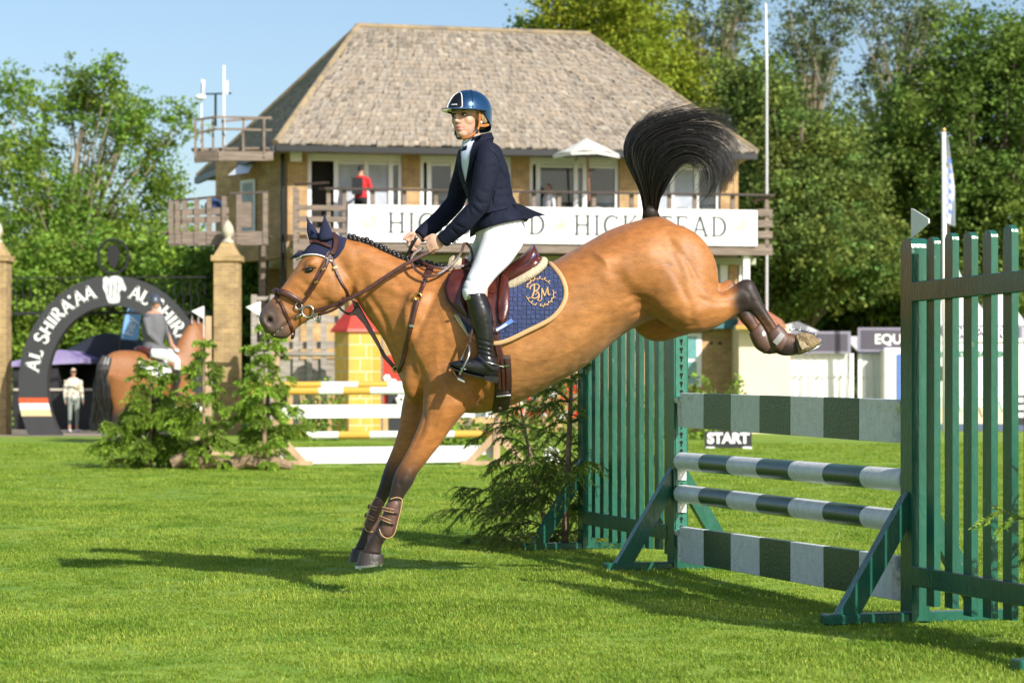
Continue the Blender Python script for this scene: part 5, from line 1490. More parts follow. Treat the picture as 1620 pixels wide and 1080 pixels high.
# ------------------------------------------------------------------ lettering
def glyph(ch, sw=.13, tw=.055):
    """a roman capital as (width, list of flat polygons) on a cap height of 1"""
    po = []
    def line(x0, y0, x1, y1, w):
        dx, dy = x1 - x0, y1 - y0; L = math.hypot(dx, dy) or 1; nx, ny = -dy / L * w / 2, dx / L * w / 2
        po.append([(x0 - nx, y0 - ny), (x1 - nx, y1 - ny), (x1 + nx, y1 + ny), (x0 + nx, y0 + ny)])
    def serif(x, y, w=.26): po.append([(x - w / 2, y - tw / 2), (x + w / 2, y - tw / 2), (x + w / 2, y + tw / 2), (x - w / 2, y + tw / 2)])
    def stem(x, y0=0, y1=1, sf=True):
        line(x, y0, x, y1, sw)
        if sf: serif(x, y0 + tw / 2); serif(x, y1 - tw / 2)
    def arc(cx, cy, rx, ry, a0, a1, w0, w1, n=14):
        pts = []
        for k in range(n + 1):
            t = k / n; a = R(a0 + (a1 - a0) * t); w = w0 + (w1 - w0) * math.sin(math.pi * t)
            pts.append((cx + rx * math.cos(a), cy + ry * math.sin(a), math.cos(a) * w / 2, math.sin(a) * w / 2))
        for p, q in zip(pts, pts[1:]): po.append([(p[0] - p[2], p[1] - p[3]), (p[0] + p[2], p[1] + p[3]), (q[0] + q[2], q[1] + q[3]), (q[0] - q[2], q[1] - q[3])])
    W = .8
    if ch == 'H': stem(.16); stem(.70); line(.16, .5, .70, .5, tw * 1.3); W = .86
    elif ch == 'I': stem(.16); W = .32
    elif ch == 'C': arc(.46, .5, .36, .46, 48, 312, tw, sw * 1.15); line(.71, .74, .71, .96, tw); W = .84
    elif ch == 'K': stem(.16); line(.2, .42, .66, .96, tw * 1.3); line(.34, .56, .74, .03, sw); serif(.66, .97, .22); serif(.74, .03, .22); W = .84
    elif ch == 'S': arc(.32, .74, .22, .22, 40, 270, tw, sw); arc(.32, .26, .24, .24, 90, -140, tw, sw); line(.50, .78, .50, .95, tw); line(.1, .08, .1, .26, tw); W = .64
    elif ch == 'T': stem(.38, 0, .97, False); serif(.38, .03, .3); line(.04, .96, .72, .96, tw * 1.4); line(.05, .8, .05, .97, tw); line(.71, .8, .71, .97, tw); W = .76
    elif ch == 'E': stem(.16); line(.16, .965, .60, .965, tw * 1.3); line(.16, .5, .5, .5, tw * 1.3); line(.16, .035, .63, .035, tw * 1.3); line(.6, .8, .6, .97, tw); line(.63, .03, .63, .22, tw); W = .72
    elif ch == 'A': line(.08, .02, .40, 1, tw * 1.4); line(.40, 1, .72, .02, sw); line(.2, .34, .6, .34, tw * 1.2); serif(.08, .03, .24); serif(.72, .03, .28); W = .82
    elif ch == 'D': stem(.16); arc(.3, .5, .42, .46, -90, 90, tw, sw * 1.15); line(.16, .96, .32, .96, tw); line(.16, .04, .32, .04, tw); W = .84
    elif ch == 'L': stem(.16); line(.16, .035, .62, .035, tw * 1.3); line(.62, .03, .62, .24, tw); W = .68
    elif ch == 'R': stem(.16); arc(.34, .735, .22, .225, -90, 90, tw, sw); line(.16, .96, .34, .96, tw); line(.16, .51, .34, .51, tw); line(.38, .5, .70, .03, sw); serif(.72, .03, .2); W = .78
    elif ch == "'": line(.1, 1, .08, .78, sw * .9); W = .2
    elif ch == ' ': W = .38
    return W, po

def letters(text, place, mat_, parent, height, gap=.10, sw=.13, tw=.055, ext=None, local=False):
    """write text; place(u, v) maps metres along and up to a point; each letter is a part"""
    total = sum(glyph(c, sw, tw)[0] + gap for c in text) - gap
    u = -total / 2
    for c in text:
        W, po = glyph(c, sw, tw)
        if po:
            m = MB()
            for q in po:
                m.add([place((u + x) * height, y * height, (u + W / 2) * height) for x, y in q], [tuple(range(len(q)))])
            m.build("letter", mat_, parent, local=local)
        u += W + gap
    return total * height

def sans(text, mat_, parent, loc, size, xdir, ydir, bold=0.0, local=False, extrude=.004):
    """plain lettering in the built-in face, centred on loc; each letter a part"""
    cu = bpy.data.curves.new("txt", 'FONT'); cu.body = text; cu.size = size; cu.align_x = 'CENTER'; cu.align_y = 'CENTER'; cu.offset = bold; cu.extrude = extrude
    o = bpy.data.objects.new("txt", cu); COL.objects.link(o)
    dg = bpy.context.evaluated_depsgraph_get(); me = bpy.data.meshes.new_from_object(o.evaluated_get(dg))
    bpy.data.objects.remove(o)
    x = Vector(xdir).normalized(); y = Vector(ydir).normalized(); z = x.cross(y)
    M = Matrix.Translation(Vector(loc)) @ Matrix((x, y, z)).transposed().to_4x4()
    bm = bmesh.new(); bm.from_mesh(me); bpy.data.meshes.remove(me)
    # split at the gaps between letters
    seen = set(); parts = []
    for f in bm.faces:
        if f.index in seen: continue
        st = [f]; grp = []; seen.add(f.index)
        while st:
            q = st.pop(); grp.append(q)
            for e in q.edges:
                for g2 in e.link_faces:
                    if g2.index not in seen: seen.add(g2.index); st.append(g2)
        parts.append(grp)
    for grp in parts:
        m = MB()
        for f in grp: m.add([M @ v.co for v in f.verts], [tuple(range(len(f.verts)))])
        m.build("letter", mat_, parent, local=local)
    bm.free()

# ------------------------------------------------------------------ the pavilion
BTH = R(9.6)
BV = Vector((math.cos(BTH), math.sin(BTH), 0)); BW = Vector((-math.sin(BTH), math.cos(BTH), 0))
BA = P(455, 620, 55.5); BA.z = 0
bld = thing("pavilion_building", "two storey brick clubhouse with weathered hipped shingle roof and long balcony", "building", BA, BTH)
def flx(px, ly):
    k = (px - 810) / FPX
    return (k * (BA.y + BW.y * ly) - BA.x - BW.x * ly) / (BV.x - k * BV.y)
def wy(lx, ly): return BA.y + BV.y * lx + BW.y * ly
def fz(px, py, ly): return CAMZ + (HOR - py) / FPX * wy(flx(px, ly), ly)
def LP(px, py, ly): return Vector((flx(px, ly), ly, fz(px, py, ly)))

def brick_material(name, c1, c2, mortar, s=1.0):
    m = bpy.data.materials.new(name); m.use_nodes = True
    n = m.node_tree.nodes; l = m.node_tree.links; b = n["Principled BSDF"]; b.inputs['Roughness'].default_value = .85
    tc = n.new('ShaderNodeTexCoord'); sx = n.new('ShaderNodeSeparateXYZ'); l.new(tc.outputs['Object'], sx.inputs[0])
    ad = n.new('ShaderNodeMath'); ad.operation = 'ADD'; l.new(sx.outputs[0], ad.inputs[0]); l.new(sx.outputs[1], ad.inputs[1])
    cx = n.new('ShaderNodeCombineXYZ'); l.new(ad.outputs[0], cx.inputs[0]); l.new(sx.outputs[2], cx.inputs[1])
    bt = n.new('ShaderNodeTexBrick'); bt.inputs['Scale'].default_value = 1; bt.inputs['Brick Width'].default_value = .225 * s; bt.inputs['Row Height'].default_value = .075 * s; bt.inputs['Mortar Size'].default_value = .006
    bt.inputs['Color1'].default_value = c1; bt.inputs['Color2'].default_value = c2; bt.inputs['Mortar'].default_value = mortar
    l.new(cx.outputs[0], bt.inputs['Vector'])
    nz = n.new('ShaderNodeTexNoise'); nz.inputs['Scale'].default_value = 3.5; nz.inputs['Detail'].default_value = 6; l.new(tc.outputs['Object'], nz.inputs['Vector'])
    r = n.new('ShaderNodeMapRange'); r.inputs[1].default_value = .3; r.inputs[2].default_value = .7; r.inputs[3].default_value = .72; r.inputs[4].default_value = 1.15; l.new(nz.outputs[0], r.inputs[0])
    mu = n.new('ShaderNodeMix'); mu.data_type = 'RGBA'; mu.blend_type = 'MULTIPLY'; mu.inputs[0].default_value = 1; l.new(bt.outputs[0], mu.inputs[6]); l.new(r.outputs[0], mu.inputs[7]); l.new(mu.outputs[2], b.inputs['Base Color'])
    bp = n.new('ShaderNodeBump'); bp.inputs['Strength'].default_value = .5; bp.inputs['Distance'].default_value = .01; bp.invert = True; l.new(bt.outputs['Fac'], bp.inputs['Height']); l.new(bp.outputs[0], b.inputs['Normal'])
    return m
M_BRICK = brick_material("yellow_brick", (.50, .32, .13, 1), (.42, .24, .10, 1), (.50, .42, .30, 1))
M_UPVC = mat("white_window_frame", (.80, .80, .80), rough=.35, var=.04)
M_GLASS = mat("dark_window_glass", (.018, .024, .028), rough=.05, var=.5, scale=1.1, spec=.6, col2=(.06, .075, .085))
M_CURT = mat("pale_curtain", (.42, .46, .52), rough=.8, var=.15, scale=3)
M_DECK = mat("weathered_timber", (.20, .155, .125), rough=.85, var=.35, scale=7, bump=.3, bscale=40, stretch=(.3, .3, 3))
M_DKWOOD = mat("dark_handrail", (.045, .028, .022), rough=.6, var=.3, scale=12)
M_SHING = mat("shingle", (.275, .235, .192), rough=.95, var=.26, scale=9, bump=.5, bscale=30, tint=True, detail=6)
M_RIDGE = mat("ridge_tile", (.30, .25, .185), rough=.9, var=.4, scale=3, bump=.4, col2=(.36, .27, .15))
M_GUT = mat("black_gutter", (.012, .013, .016), rough=.4, var=.2)
M_BANNER = mat("white_banner", (.82, .82, .82), rough=.55, var=.02, scale=2)
M_INK = mat("charcoal_letter", (.045, .055, .062), rough=.6, var=.05)
M_GOLD = mat("gold_emblem", (.72, .52, .30), rough=.6, var=.3, scale=30, col2=(.80, .72, .60))
M_ROOM = mat("room_shade_dark", (.03, .027, .024), rough=.9, var=.3, scale=2)  # near-black colour carries the shade inside the rooms
M_TEAL = mat("teal_fascia", (.05, .17, .19), rough=.5, var=.1)
M_CREAMW = mat("cream_render", (.74, .62, .46), rough=.9, var=.05, scale=3)

def lbox(name, x0, x1, y0, y1, z0, z1, mm, parent=bld, bev=0.0):
    m = MB(); m.box(((x0 + x1) / 2, (y0 + y1) / 2, (z0 + z1) / 2), (abs(x1 - x0), abs(y1 - y0), abs(z1 - z0)), None, bev)
    return m.build(name, mm, parent, local=True)

LXR = flx(1168, 0)
Z1 = 4.66; ZE = 6.92; DEPTH = 7.0
# core walls: back, right, and an interior coloured dark for shade behind the glazing
lbox("wall", -.05, LXR, DEPTH, DEPTH + .25, 0, ZE, M_BRICK)
lbox("wall", LXR - .25, LXR, .1, DEPTH, 0, ZE, M_BRICK)
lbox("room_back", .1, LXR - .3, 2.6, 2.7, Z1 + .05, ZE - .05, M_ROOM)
lbox("floor_slab", -.02, LXR - .02, .02, DEPTH - .02, Z1 - .28, Z1, M_CREAMW)
lbox("ceiling", 0, LXR - .02, .05, DEPTH - .05, ZE - .03, ZE + .05, M_UPVC)
# upper floor: piers and glazed units
piers = [(455, 487), (637, 665), (810, 838), (980, 1010), (1140, 1168)]
for a, b in piers: lbox("brick_pier", flx(a, 0), flx(b, 0), 0, .30, Z1, ZE, M_BRICK)
units = [(487, 637, (.0, .30, .62, .88, 1), "person"), (665, 810, (0, .10, .36, .68, 1), ""), (838, 980, (0, .10, .52, .62, 1), ""), (1010, 1140, (0, .42, .72, 1), "")]
for ui, (a, b, cuts, what) in enumerate(units):
    x0, x1 = flx(a, 0) + .004, flx(b, 0) - .004
    fr = thing("x", "x", "x"); bpy.data.objects.remove(fr)
    f = lbox("window_unit", x0, x1, .10, .20, ZE - .26, ZE - .05, M_UPVC)
    lbox("sill", x0, x1, .08, .22, Z1, Z1 + .07, M_UPVC, f)
    for k, c in enumerate(cuts):
        xc = x0 + (x1 - x0) * c; hw = .055
        xa, xb = max(x0, xc - hw), min(x1, xc + hw)
        if xb - xa < .08: xa, xb = (x0, x0 + .09) if c < .5 else (x1 - .09, x1)
        lbox("mullion", xa, xb, .09, .21, Z1 + .07, ZE - .26, M_UPVC, f)
    for k in range(len(cuts) - 1):
        ca, cb = x0 + (x1 - x0) * cuts[k] + .06, x0 + (x1 - x0) * cuts[k + 1] - .06
        if (ui, k) in ((0, 0), (1, 0), (2, 0)):      # doors standing open: a dark sheet stands for the room's shade
            lbox("doorway_dark_sheet", ca, cb, .6, .62, Z1 + .08, ZE - .27, M_ROOM, f); continue
        lbox("pane", ca, cb, .145, .155, Z1 + .08, ZE - .27, M_CURT if (ui, k) in ((3, 1), (3, 0), (0, 2), (0, 1)) else M_GLASS, f)
        lbox("transom", ca, cb, .13, .17, ZE - .33, ZE - .27, M_UPVC, f)
# left side: canted walls with a side window
c0 = Vector((0, 0, 0)); c1 = Vector((flx(413, 1.6), 1.6, 0)); c2 = Vector((flx(341, 3.4), 3.4, 0)); c3 = Vector((flx(352, DEPTH + .2), DEPTH + .2, 0))
for a, b in ((c0, c1), (c1, c2), (c2, c3)):
    m = MB(); t = (b - a).normalized(); nn_ = Vector((-t.y, t.x, 0))
    if nn_.dot(Vector((4, 4, 0)) - a) < 0: nn_ = -nn_
    m.prism([a + Vector((0, 0, 4.3)), b + Vector((0, 0, 4.3)), b + Vector((0, 0, ZE)), a + Vector((0, 0, ZE))], nn_ * .24); m.build("wall", M_BRICK, bld, local=True)
def on(a, b, t, z, off): 
    d = (b - a).normalized(); nn_ = Vector((d.y, -d.x, 0)); 
    if nn_.y > 0: nn_ = -nn_
    p = a.lerp(b, t); return Vector((p.x, p.y, z)) + nn_ * off
for (t0, t1, z0, z1) in ((.10, .42, 5.0, 6.35),):
    m = MB(); m.prism([on(c1, c2, t0, z0, .04), on(c1, c2, t1, z0, .04), on(c1, c2, t1, z1, .04), on(c1, c2, t0, z1, .04)], Vector((0, .05, 0))); sw_ = m.build("side_window", M_UPVC, bld, local=True)
    m = MB(); m.prism([on(c1, c2, t0 + .05, z0 + .08, .05), on(c1, c2, t1 - .05, z0 + .08, .05), on(c1, c2, t1 - .05, z1 - .08, .05), on(c1, c2, t0 + .05, z1 - .08, .05)], Vector((0, .02, 0))); m.build("pane", M_CURT, sw_, local=True)
    m = MB(); a_, b_ = on(c1, c2, t0 - .2, z1 + .25, .5), on(c1, c2, t1, z1 + .25, .06); m.prism([on(c1, c2, t0 - .15, z1 + .1, .45), on(c1, c2, t1 - .02, z1 + .1, .45), on(c1, c2, t1, z1 + .42, .05), on(c1, c2, t0, z1 + .42, .05)], Vector((0, .03, .0))); m.build("awning_pane", M_UPVC, sw_, local=True)
m = MB(); q = Vector((flx(446, .3), .1, 0)); m.tube([q + Vector((0, -.05, 2.2)), q + Vector((0, -.05, ZE))], .05, 8); m.build("drainpipe", M_GUT, bld, local=True)
m = MB(); m.box(LP(468, 248, -.12), (.28, .2, .24)); m.build("floodlight", M_UPVC, bld, local=True)

# roof
E0 = LP(436, 229, -1.0); E1 = LP(1198, 240, -1.0); ez = (E0.z + E1.z) / 2; E0.z = E1.z = ez
E3 = Vector((flx(312, 7.6), 7.6, ez)); E2 = Vector((E1.x + .8, 8.6, ez))
R0 = Vector((flx(566, 3.6), 3.6, 0)); R0.z = fz(566, 43, 3.6); R1 = Vector((flx(930, 3.6), 3.6, 0)); R1.z = fz(930, 56, 3.6)
m = MB(); m.add([E0, E1, E2, E3, R0, R1], [(0, 1, 5, 4), (1, 2, 5), (2, 3, 4, 5), (3, 0, 4), (0, 3, 2, 1)]); roof = m.build("roof", M_SHING, bld, local=True)
def shingles(name, a, b, c, d, rows, tw_, seed, thick=1.0):
    """courses of split shingles between the eave a-b and the ridge d-c"""
    rg = np.random.default_rng(seed); V = []; F = []; C = []
    up = ((d + c) / 2 - (a + b) / 2); nrm = (b - a).cross(d - a).normalized()
    if nrm.z < 0: nrm = -nrm
    nr = np.array(nrm)
    for r_ in range(rows):
        t0, t1 = r_ / rows, min(1.0, (r_ + 1.35) / rows)
        l0 = a.lerp(d, t0); r0 = b.lerp(c, t0); l1 = a.lerp(d, t1); r1 = b.lerp(c, t1)
        n_ = max(1, int((r0 - l0).length / tw_)); off = rg.uniform(0, 1)
        sag = rg.normal(0, .012)
        es = np.clip((np.arange(n_ + 2) - off + rg.normal(0, .09, n_ + 2)) / n_, 0, 1)
        for k in range(n_ + 1):
            u0, u1 = es[k], es[k + 1] - .008 / max(n_ * tw_, .01)
            if u1 - u0 < .004: continue
            th = (.045 + rg.uniform(0, .04)) * thick; dp = rg.normal(0, .028)
            pj = [l0.lerp(r0, u0), l0.lerp(r0, u1), l1.lerp(r1, u1), l1.lerp(r1, u0)]
            pj = [np.array(p) for p in pj]; down = np.array(up.normalized()) * (dp + sag); pj[0] = pj[0] - down; pj[1] = pj[1] - down * .9
            q = len(V); V += [pj[0] + nr * .004, pj[1] + nr * .004, pj[1] + nr * th, pj[0] + nr * th, pj[2] + nr * .012, pj[3] + nr * .012]
            F += [(q, q + 1, q + 2, q + 3), (q + 3, q + 2, q + 4, q + 5)]
            g = rg.normal(1, .085); warm = rg.uniform(-.04, .05)
            if rg.random() < .06: g *= .7
            if rg.random() < .05 + .10 * (t0 > .8): g *= 1.22
            if t0 > .8 and rg.random() < .35: g *= .7
            C += [(g * (1 + warm), g, g * (1 - warm))] * 2
    o = fast_mesh(name, np.array(V), np.array(F), M_SHING, roof, np.clip(np.array(C), .25, 1.7), local=True)
    tag(o, kind="stuff"); return o
shingles("shingles", E0, E1, R1, R0, 27, .13, 1)
shingles("shingles", E3, E0, R0, R0, 27, .15, 2, .25)
shingles("shingles", E1, E2, R1, R1, 27, .2, 3)
def ridge_tiles(a, b, n_, rr, nm="ridge_tile"):
    for k in range(n_):
        p = a.lerp(b, k / n_); q = a.lerp(b, (k + 1.06) / n_)
        m = MB(); m.tube([p + Vector((0, 0, .02)), q + Vector((0, 0, .03))], [rr * 1.05, rr * .92], 8); m.build(nm, M_RIDGE, roof, local=True)
ridge_tiles(R0, R1, 16, .085); ridge_tiles(E0, R0, 20, .085, "hip_tile"); ridge_tiles(E1, R1, 20, .07, "hip_tile"); ridge_tiles(E3, R0, 14, .06, "hip_tile")
m = MB(); m.box(((E0 + E1) / 2 + Vector((0, .02, -.10))), ((E1 - E0).length, .14, .15)); m.build("gutter", M_GUT, roof, local=True)
m = MB(); m.prism([E0 + Vector((.1, .12, -.06)), E1 + Vector((-.1, .12, -.06)), E2 + Vector((-.1, 0, -.06)), E3 + Vector((.1, 0, -.06))], Vector((0, 0, -.05))); m.build("soffit", mat("buff_soffit", (.42, .33, .18), rough=.8), roof, local=True)
m = MB(); m.beam(E0 + Vector((-.02, 0, -.12)), E3 + Vector((-.02, 0, -.12)), .12, .18); m.build("fascia", M_GUT, roof, local=True)
m = MB(); m.prism([LP(1165, 243, -.8), LP(1196, 243, -.8), LP(1196, 248, -.8), LP(1165, 248, -.8)], Vector((0, .05, 0))); m.build("fascia_end", mat("ochre_board", (.50, .30, .06), rough=.6), roof, local=True)

# balcony
YB = -1.5
bal = lbox("balcony_deck", flx(467, YB), flx(1222, YB), YB + .02, -.02, Z1 - .14, Z1 - .02, M_DECK)
lbox("front_beam", flx(467, YB), flx(1222, YB), YB - .02, YB + .06, Z1 - .30, Z1 - .12, M_DECK, bal)
zr = 5.86
lbox("handrail", flx(505, YB), flx(1224, YB), YB - .10, YB + .06, zr - .05, zr, M_DKWOOD, bal)
for k, px in enumerate((470, 520, 545, 590, 640, 690, 735, 790, 845, 885, 940, 1000, 1060, 1100, 1160, 1214)):
    lbox("baluster", flx(px, YB) - .05, flx(px, YB) + .05, YB + .02, YB + .10, Z1 - .12, zr - .05, M_DECK, bal)
for zz in (4.78, 5.05, 5.32):
    lbox("side_slat", flx(1199, YB), flx(1222, YB), YB - .02, YB + .015, zz, zz + .17, M_DECK, bal)
    lbox("side_slat", flx(468, YB), flx(548, YB), YB - .02, YB + .015, zz, zz + .12, M_DECK, bal)
# right return of the rail, back to the wall
for zz in (zr - .05, 5.3, 4.9):
    m = MB(); m.beam(Vector((flx(1219, YB), YB, zz)), Vector((flx(1219, YB), 0, zz)), .08, .06); m.build("side_rail", M_DECK, bal, local=True)
# posts that carry it
for px in (470, 600, 740, 905, 1040, 1180):
    lbox("balcony_post", flx(px, YB + .2) - .08, flx(px, YB + .2) + .08, YB + .12, YB + .28, 0, Z1 - .14, M_UPVC if px == 1180 else M_DECK, bal)
# left stair flight and dropped deck in front
lbox("rail_post", flx(467, YB) - .05, flx(467, YB) + .05, YB - .05, YB + .05, 3.9, zr, M_DECK, bal)
m = MB(); m.beam(LP(466, 292, YB), LP(520, 289, YB - .3), .1, .05); m.build("rail_turn", M_DKWOOD, bal, local=True)
lbox("stair_panel", flx(468, YB), flx(552, YB), YB + .1, YB + .14, 4.1, 4.6, M_DECK, bal)
# ground floor
lbox("wall", 0, flx(600, 0), .05, .3, 0, Z1 - .3, M_BRICK)
lbox("wall", flx(600, 0), flx(1110, 0), .05, .3, 0, 2.6, M_BRICK)
gl = lbox("ground_window", flx(600, 0), flx(1112, 0), .16, .2, 2.6, Z1 - .3, M_GLASS)
for px in (600, 640, 690, 745, 800, 875, 910, 960, 1010, 1060, 1108): lbox("mullion", flx(px, 0) - .07, flx(px, 0) + .07, .08, .22, 2.6, Z1 - .3, mat("pale_green_frame", (.40, .42, .30), rough=.6), gl)
lbox("head_beam", flx(600, 0), flx(1190, 0), -.35, .1, Z1 - .46, Z1 - .3, MATS["pale_green_frame"], gl)
lbox("wall", flx(1060, -.3), flx(1168, -.3), -.3, .04, 0, fz(1120, 512, -.3), M_BRICK)
lbox("lean_to_fascia", flx(1040, -.7), flx(1188, -.7), -.75, -.35, fz(1100, 519, -.7), fz(1100, 505, -.7), M_TEAL)
wz0, wz1 = fz(1088, 612, -.3), fz(1088, 527, -.3)
wn = lbox("teal_window", flx(1066, -.3), flx(1109, -.3), -.36, -.28, wz0, wz1, M_UPVC)
lbox("pane", flx(1071, -.37), flx(1102, -.37), -.375, -.365, wz0 + .08, (wz0 + wz1) / 2 - .04, mat("teal_glass", (.10, .30, .30), rough=.15, var=.2), wn)
lbox("pane", flx(1071, -.37), flx(1102, -.37), -.375, -.365, (wz0 + wz1) / 2 + .04, wz1 - .08, MATS["teal_glass"], wn)
b0, b1 = fz(1140, 470, 0), Z1 - .3
wn2 = lbox("bay_window", flx(1112, .1), flx(1178, .1), .1, .2, b0, b1, M_CURT)
for px in (1114, 1146, 1176): lbox("mullion", flx(px, 0) - .10, flx(px, 0) + .10, .02, .12, b0, b1, M_UPVC, wn2)
lbox("brick_pier", flx(1153, 0), flx(1166, 0), -.02, .05, b0 - .6, b1, M_BRICK)

# banner with its lettering
ban = thing("club_banner", "long white banner lettered HICKSTEAD twice along the balcony", "banner", BA + BV * flx(870, YB) + BW * YB + Vector((0, 0, 4.6)), BTH)
bz0, bz1 = 4.58, 5.46
def blp(p): return Vector((p[0] - flx(870, YB), p[1] - YB, p[2] - 4.6))
m = MB(); xa, xb = flx(551, YB - .06), flx(1198, YB - .06); m.box(blp(((xa + xb) / 2, YB - .06, (bz0 + bz1) / 2)), (xb - xa, .03, bz1 - bz0)); m.build("banner_sheet", M_BANNER, ban, local=True)
for cpx in (739, 1030):
    cx_ = flx(cpx, YB - .08)
    letters("HICKSTEAD", lambda u, v, c: blp((cx_ + u, YB - .079, bz0 + .21 + v)), M_INK, ban, .50, gap=.13, sw=.13, tw=.07, local=True)
for cpx in (586, 886, 1171):
    cx_ = flx(cpx, YB - .08); rg = random.Random(cpx)
    m = MB()
    sil = [(-.22, .05), (-.10, .18), (-.02, .16), (.02, .30), (.10, .34), (.12, .26), (.20, .22), (.14, .16), (.20, .02), (.12, .06), (.10, -.05), (.02, .02), (-.08, .0), (-.12, -.12), (-.16, .0)]
    m.add([blp((cx_ + x, YB - .079, bz0 + .34 + y)) for x, y in sil], [tuple(range(len(sil)))]); m.build("emblem", M_GOLD, ban, local=True)
    m = MB(); m.add([blp((cx_ + x, YB - .080, bz0 + .16 + y)) for x, y in ((-.2, .0), (0, -.04), (.2, .0), (.2, .03), (0, .0), (-.2, .03))], [(0, 1, 4, 5), (1, 2, 3, 4)]); m.build("emblem_scroll", M_GOLD, ban, local=True)

# side decks of weathered timber
dk = thing("timber_deck", "grey timber viewing deck with slatted sides left of the brick clubhouse", "deck", P(345, 620, 54.0) - Vector((0, 0, 1.0)))
def wb(name, a, b, w, h, parent, mm=M_DECK):
    m = MB(); m.beam(a, b, w, h); return m.build(name, mm, parent)
D1 = 54.0
for (y0, y1) in ((367, 388),):
    wb("floor_beam", P(268, 378, D1), P(424, 377, D1), .1, .32, dk)
wb("floor_board", P(268, 372, D1 + 1), P(424, 372, D1 + 1), 2.0, .05, dk)
for y in (345, 358): wb("side_board", P(268, y - 8, D1), P(362, y - 12, D1), .05, .15, dk)
wb("handrail", P(266, 319, D1), P(355, 310, D1), .1, .05, dk, M_DKWOOD); wb("handrail", P(362, 306, D1 + .2), P(424, 304, D1 + .6), .1, .05, dk, M_DKWOOD)
for px, y in ((271, 318), (281, 318), (292, 317), (311, 315), (331, 313), (355, 311), (378, 308), (420, 305)): wb("post", P(px, y, D1 - .02), P(px, 386, D1 - .02), .11, .11, dk)
wb("box_seat", P(378, 340, D1), P(398, 340, D1), .1, .6, dk)
for px in (345, 415): wb("leg_post", P(px, 388, D1 + 1.6), Vector((P(px, 620, D1 + 1.6).x, D1 + 1.6, 0)), .16, .16, dk)
m = MB(); m.sphere(P(338, 327, D1 + .3), (.22, .15, .2), 10, 8); m.build("blue_bundle", mat("blue_tarpaulin", (.02, .05, .16), rough=.6), dk, smooth=True)

up = thing("roof_platform", "small grey timber platform with railing at the roof's left corner", "platform", P(375, 250, 54.3))
D2 = 54.0
wb("floor_beam", P(309, 249, D2), P(345, 246, D2 - .3), .1, .26, up); wb("floor_beam", P(345, 247, D2 - .3), P(432, 247, D2), .1, .22, up); wb("floor_board", P(310, 242, D2 + .8), P(430, 240, D2 + .8), 1.6, .06, up)
for y0, y1, y2 in ((212, 204, 206), (190, 185, 187)):
    wb("rail", P(308, y0, D2), P(342, y1, D2 - .3), .05, .05, up); wb("rail", P(342, y1, D2 - .3), P(430, y2, D2), .05, .05, up)
for px in (309, 320, 337, 353, 385, 418): wb("post", P(px, 188, D2 - .1), P(px, 250, D2 - .1), .05, .05, up)
wb("rail", P(350, 192, D2 + 1), P(430, 186, D2 + 1.2), .05, .05, up)
an = thing("antenna_mast", "white antenna mast with small dish above the roof platform", "antenna", P(318, 245, 54.1))
m = MB(); m.tube([P(318, 245, 54.1), P(319, 126, 54.1)], [.022, .016], 8); m.build("mast", M_UPVC, an)
m = MB(); m.sphere(P(317, 154, 54.0), (.14, .10, .07), 12, 8); m.tube([P(321, 150, 54), P(322, 127, 54)], .032, 8); m.build("dish", M_UPVC, an, smooth=True)
an2 = thing("antenna_mast", "tall thin white aerial with crossbar beside the small dish", "antenna", P(354, 245, 54.3))
m = MB(); m.tube([P(354, 245, 54.3), P(354, 104, 54.3)], [.025, .034], 8); m.build("mast", M_UPVC, an2)
m = MB(); m.tube([P(326, 149, 54.3), P(366, 148, 54.3)], .02, 6); m.tube([P(341, 149, 54.3), P(341, 200, 54.3)], .03, 6); m.build("crossbar", M_GUT, an2)
m = MB(); m.tube([P(359, 128, 54.3), P(359, 150, 54.3)], .03, 8); m.build("aerial_pod", M_UPVC, an2)

# parasol and chairs on the balcony
par = thing("parasol", "open white canvas parasol with wooden pole on the balcony", "parasol", BA + BV * flx(934, -.9) + BW * -.9 + Vector((0, 0, Z1)))
pc = P(928, 219, 55.6); rim = []
M_CANVAS = mat("white_canvas", (.78, .77, .72), rough=.8, var=.05, transl=.25)
for k in range(8):
    a = 2 * math.pi * k / 8 + .3; rim.append(P(928, 246, 55.6) + Vector((math.cos(a) * .86, math.sin(a) * .86, .03 * math.sin(3 * a))))
m = MB()
for k in range(8):
    p, q = rim[k], rim[(k + 1) % 8]; mid = (p + q) / 2 + Vector((0, 0, .03)); m.add([pc, p, mid, q], [(0, 1, 2), (0, 2, 3)])
    m.add([p, q, q - Vector((0, 0, .07)), mid - Vector((0, 0, .1)), p - Vector((0, 0, .07))], [(0, 1, 2, 3, 4)])
m.build("canopy", M_CANVAS, par)
m = MB(); m.tube([pc - Vector((0, 0, .02)), P(935, 380, 55.6)], .03, 8); m.build("pole", mat("brown_pole", (.20, .075, .03), rough=.5), par)
for k in range(4):
    m = MB(); m.tube([pc - Vector((0, 0, .12)), rim[2 * k] - Vector((0, 0, .03))], .012, 5); m.build("rib", MATS["brown_pole"], par)
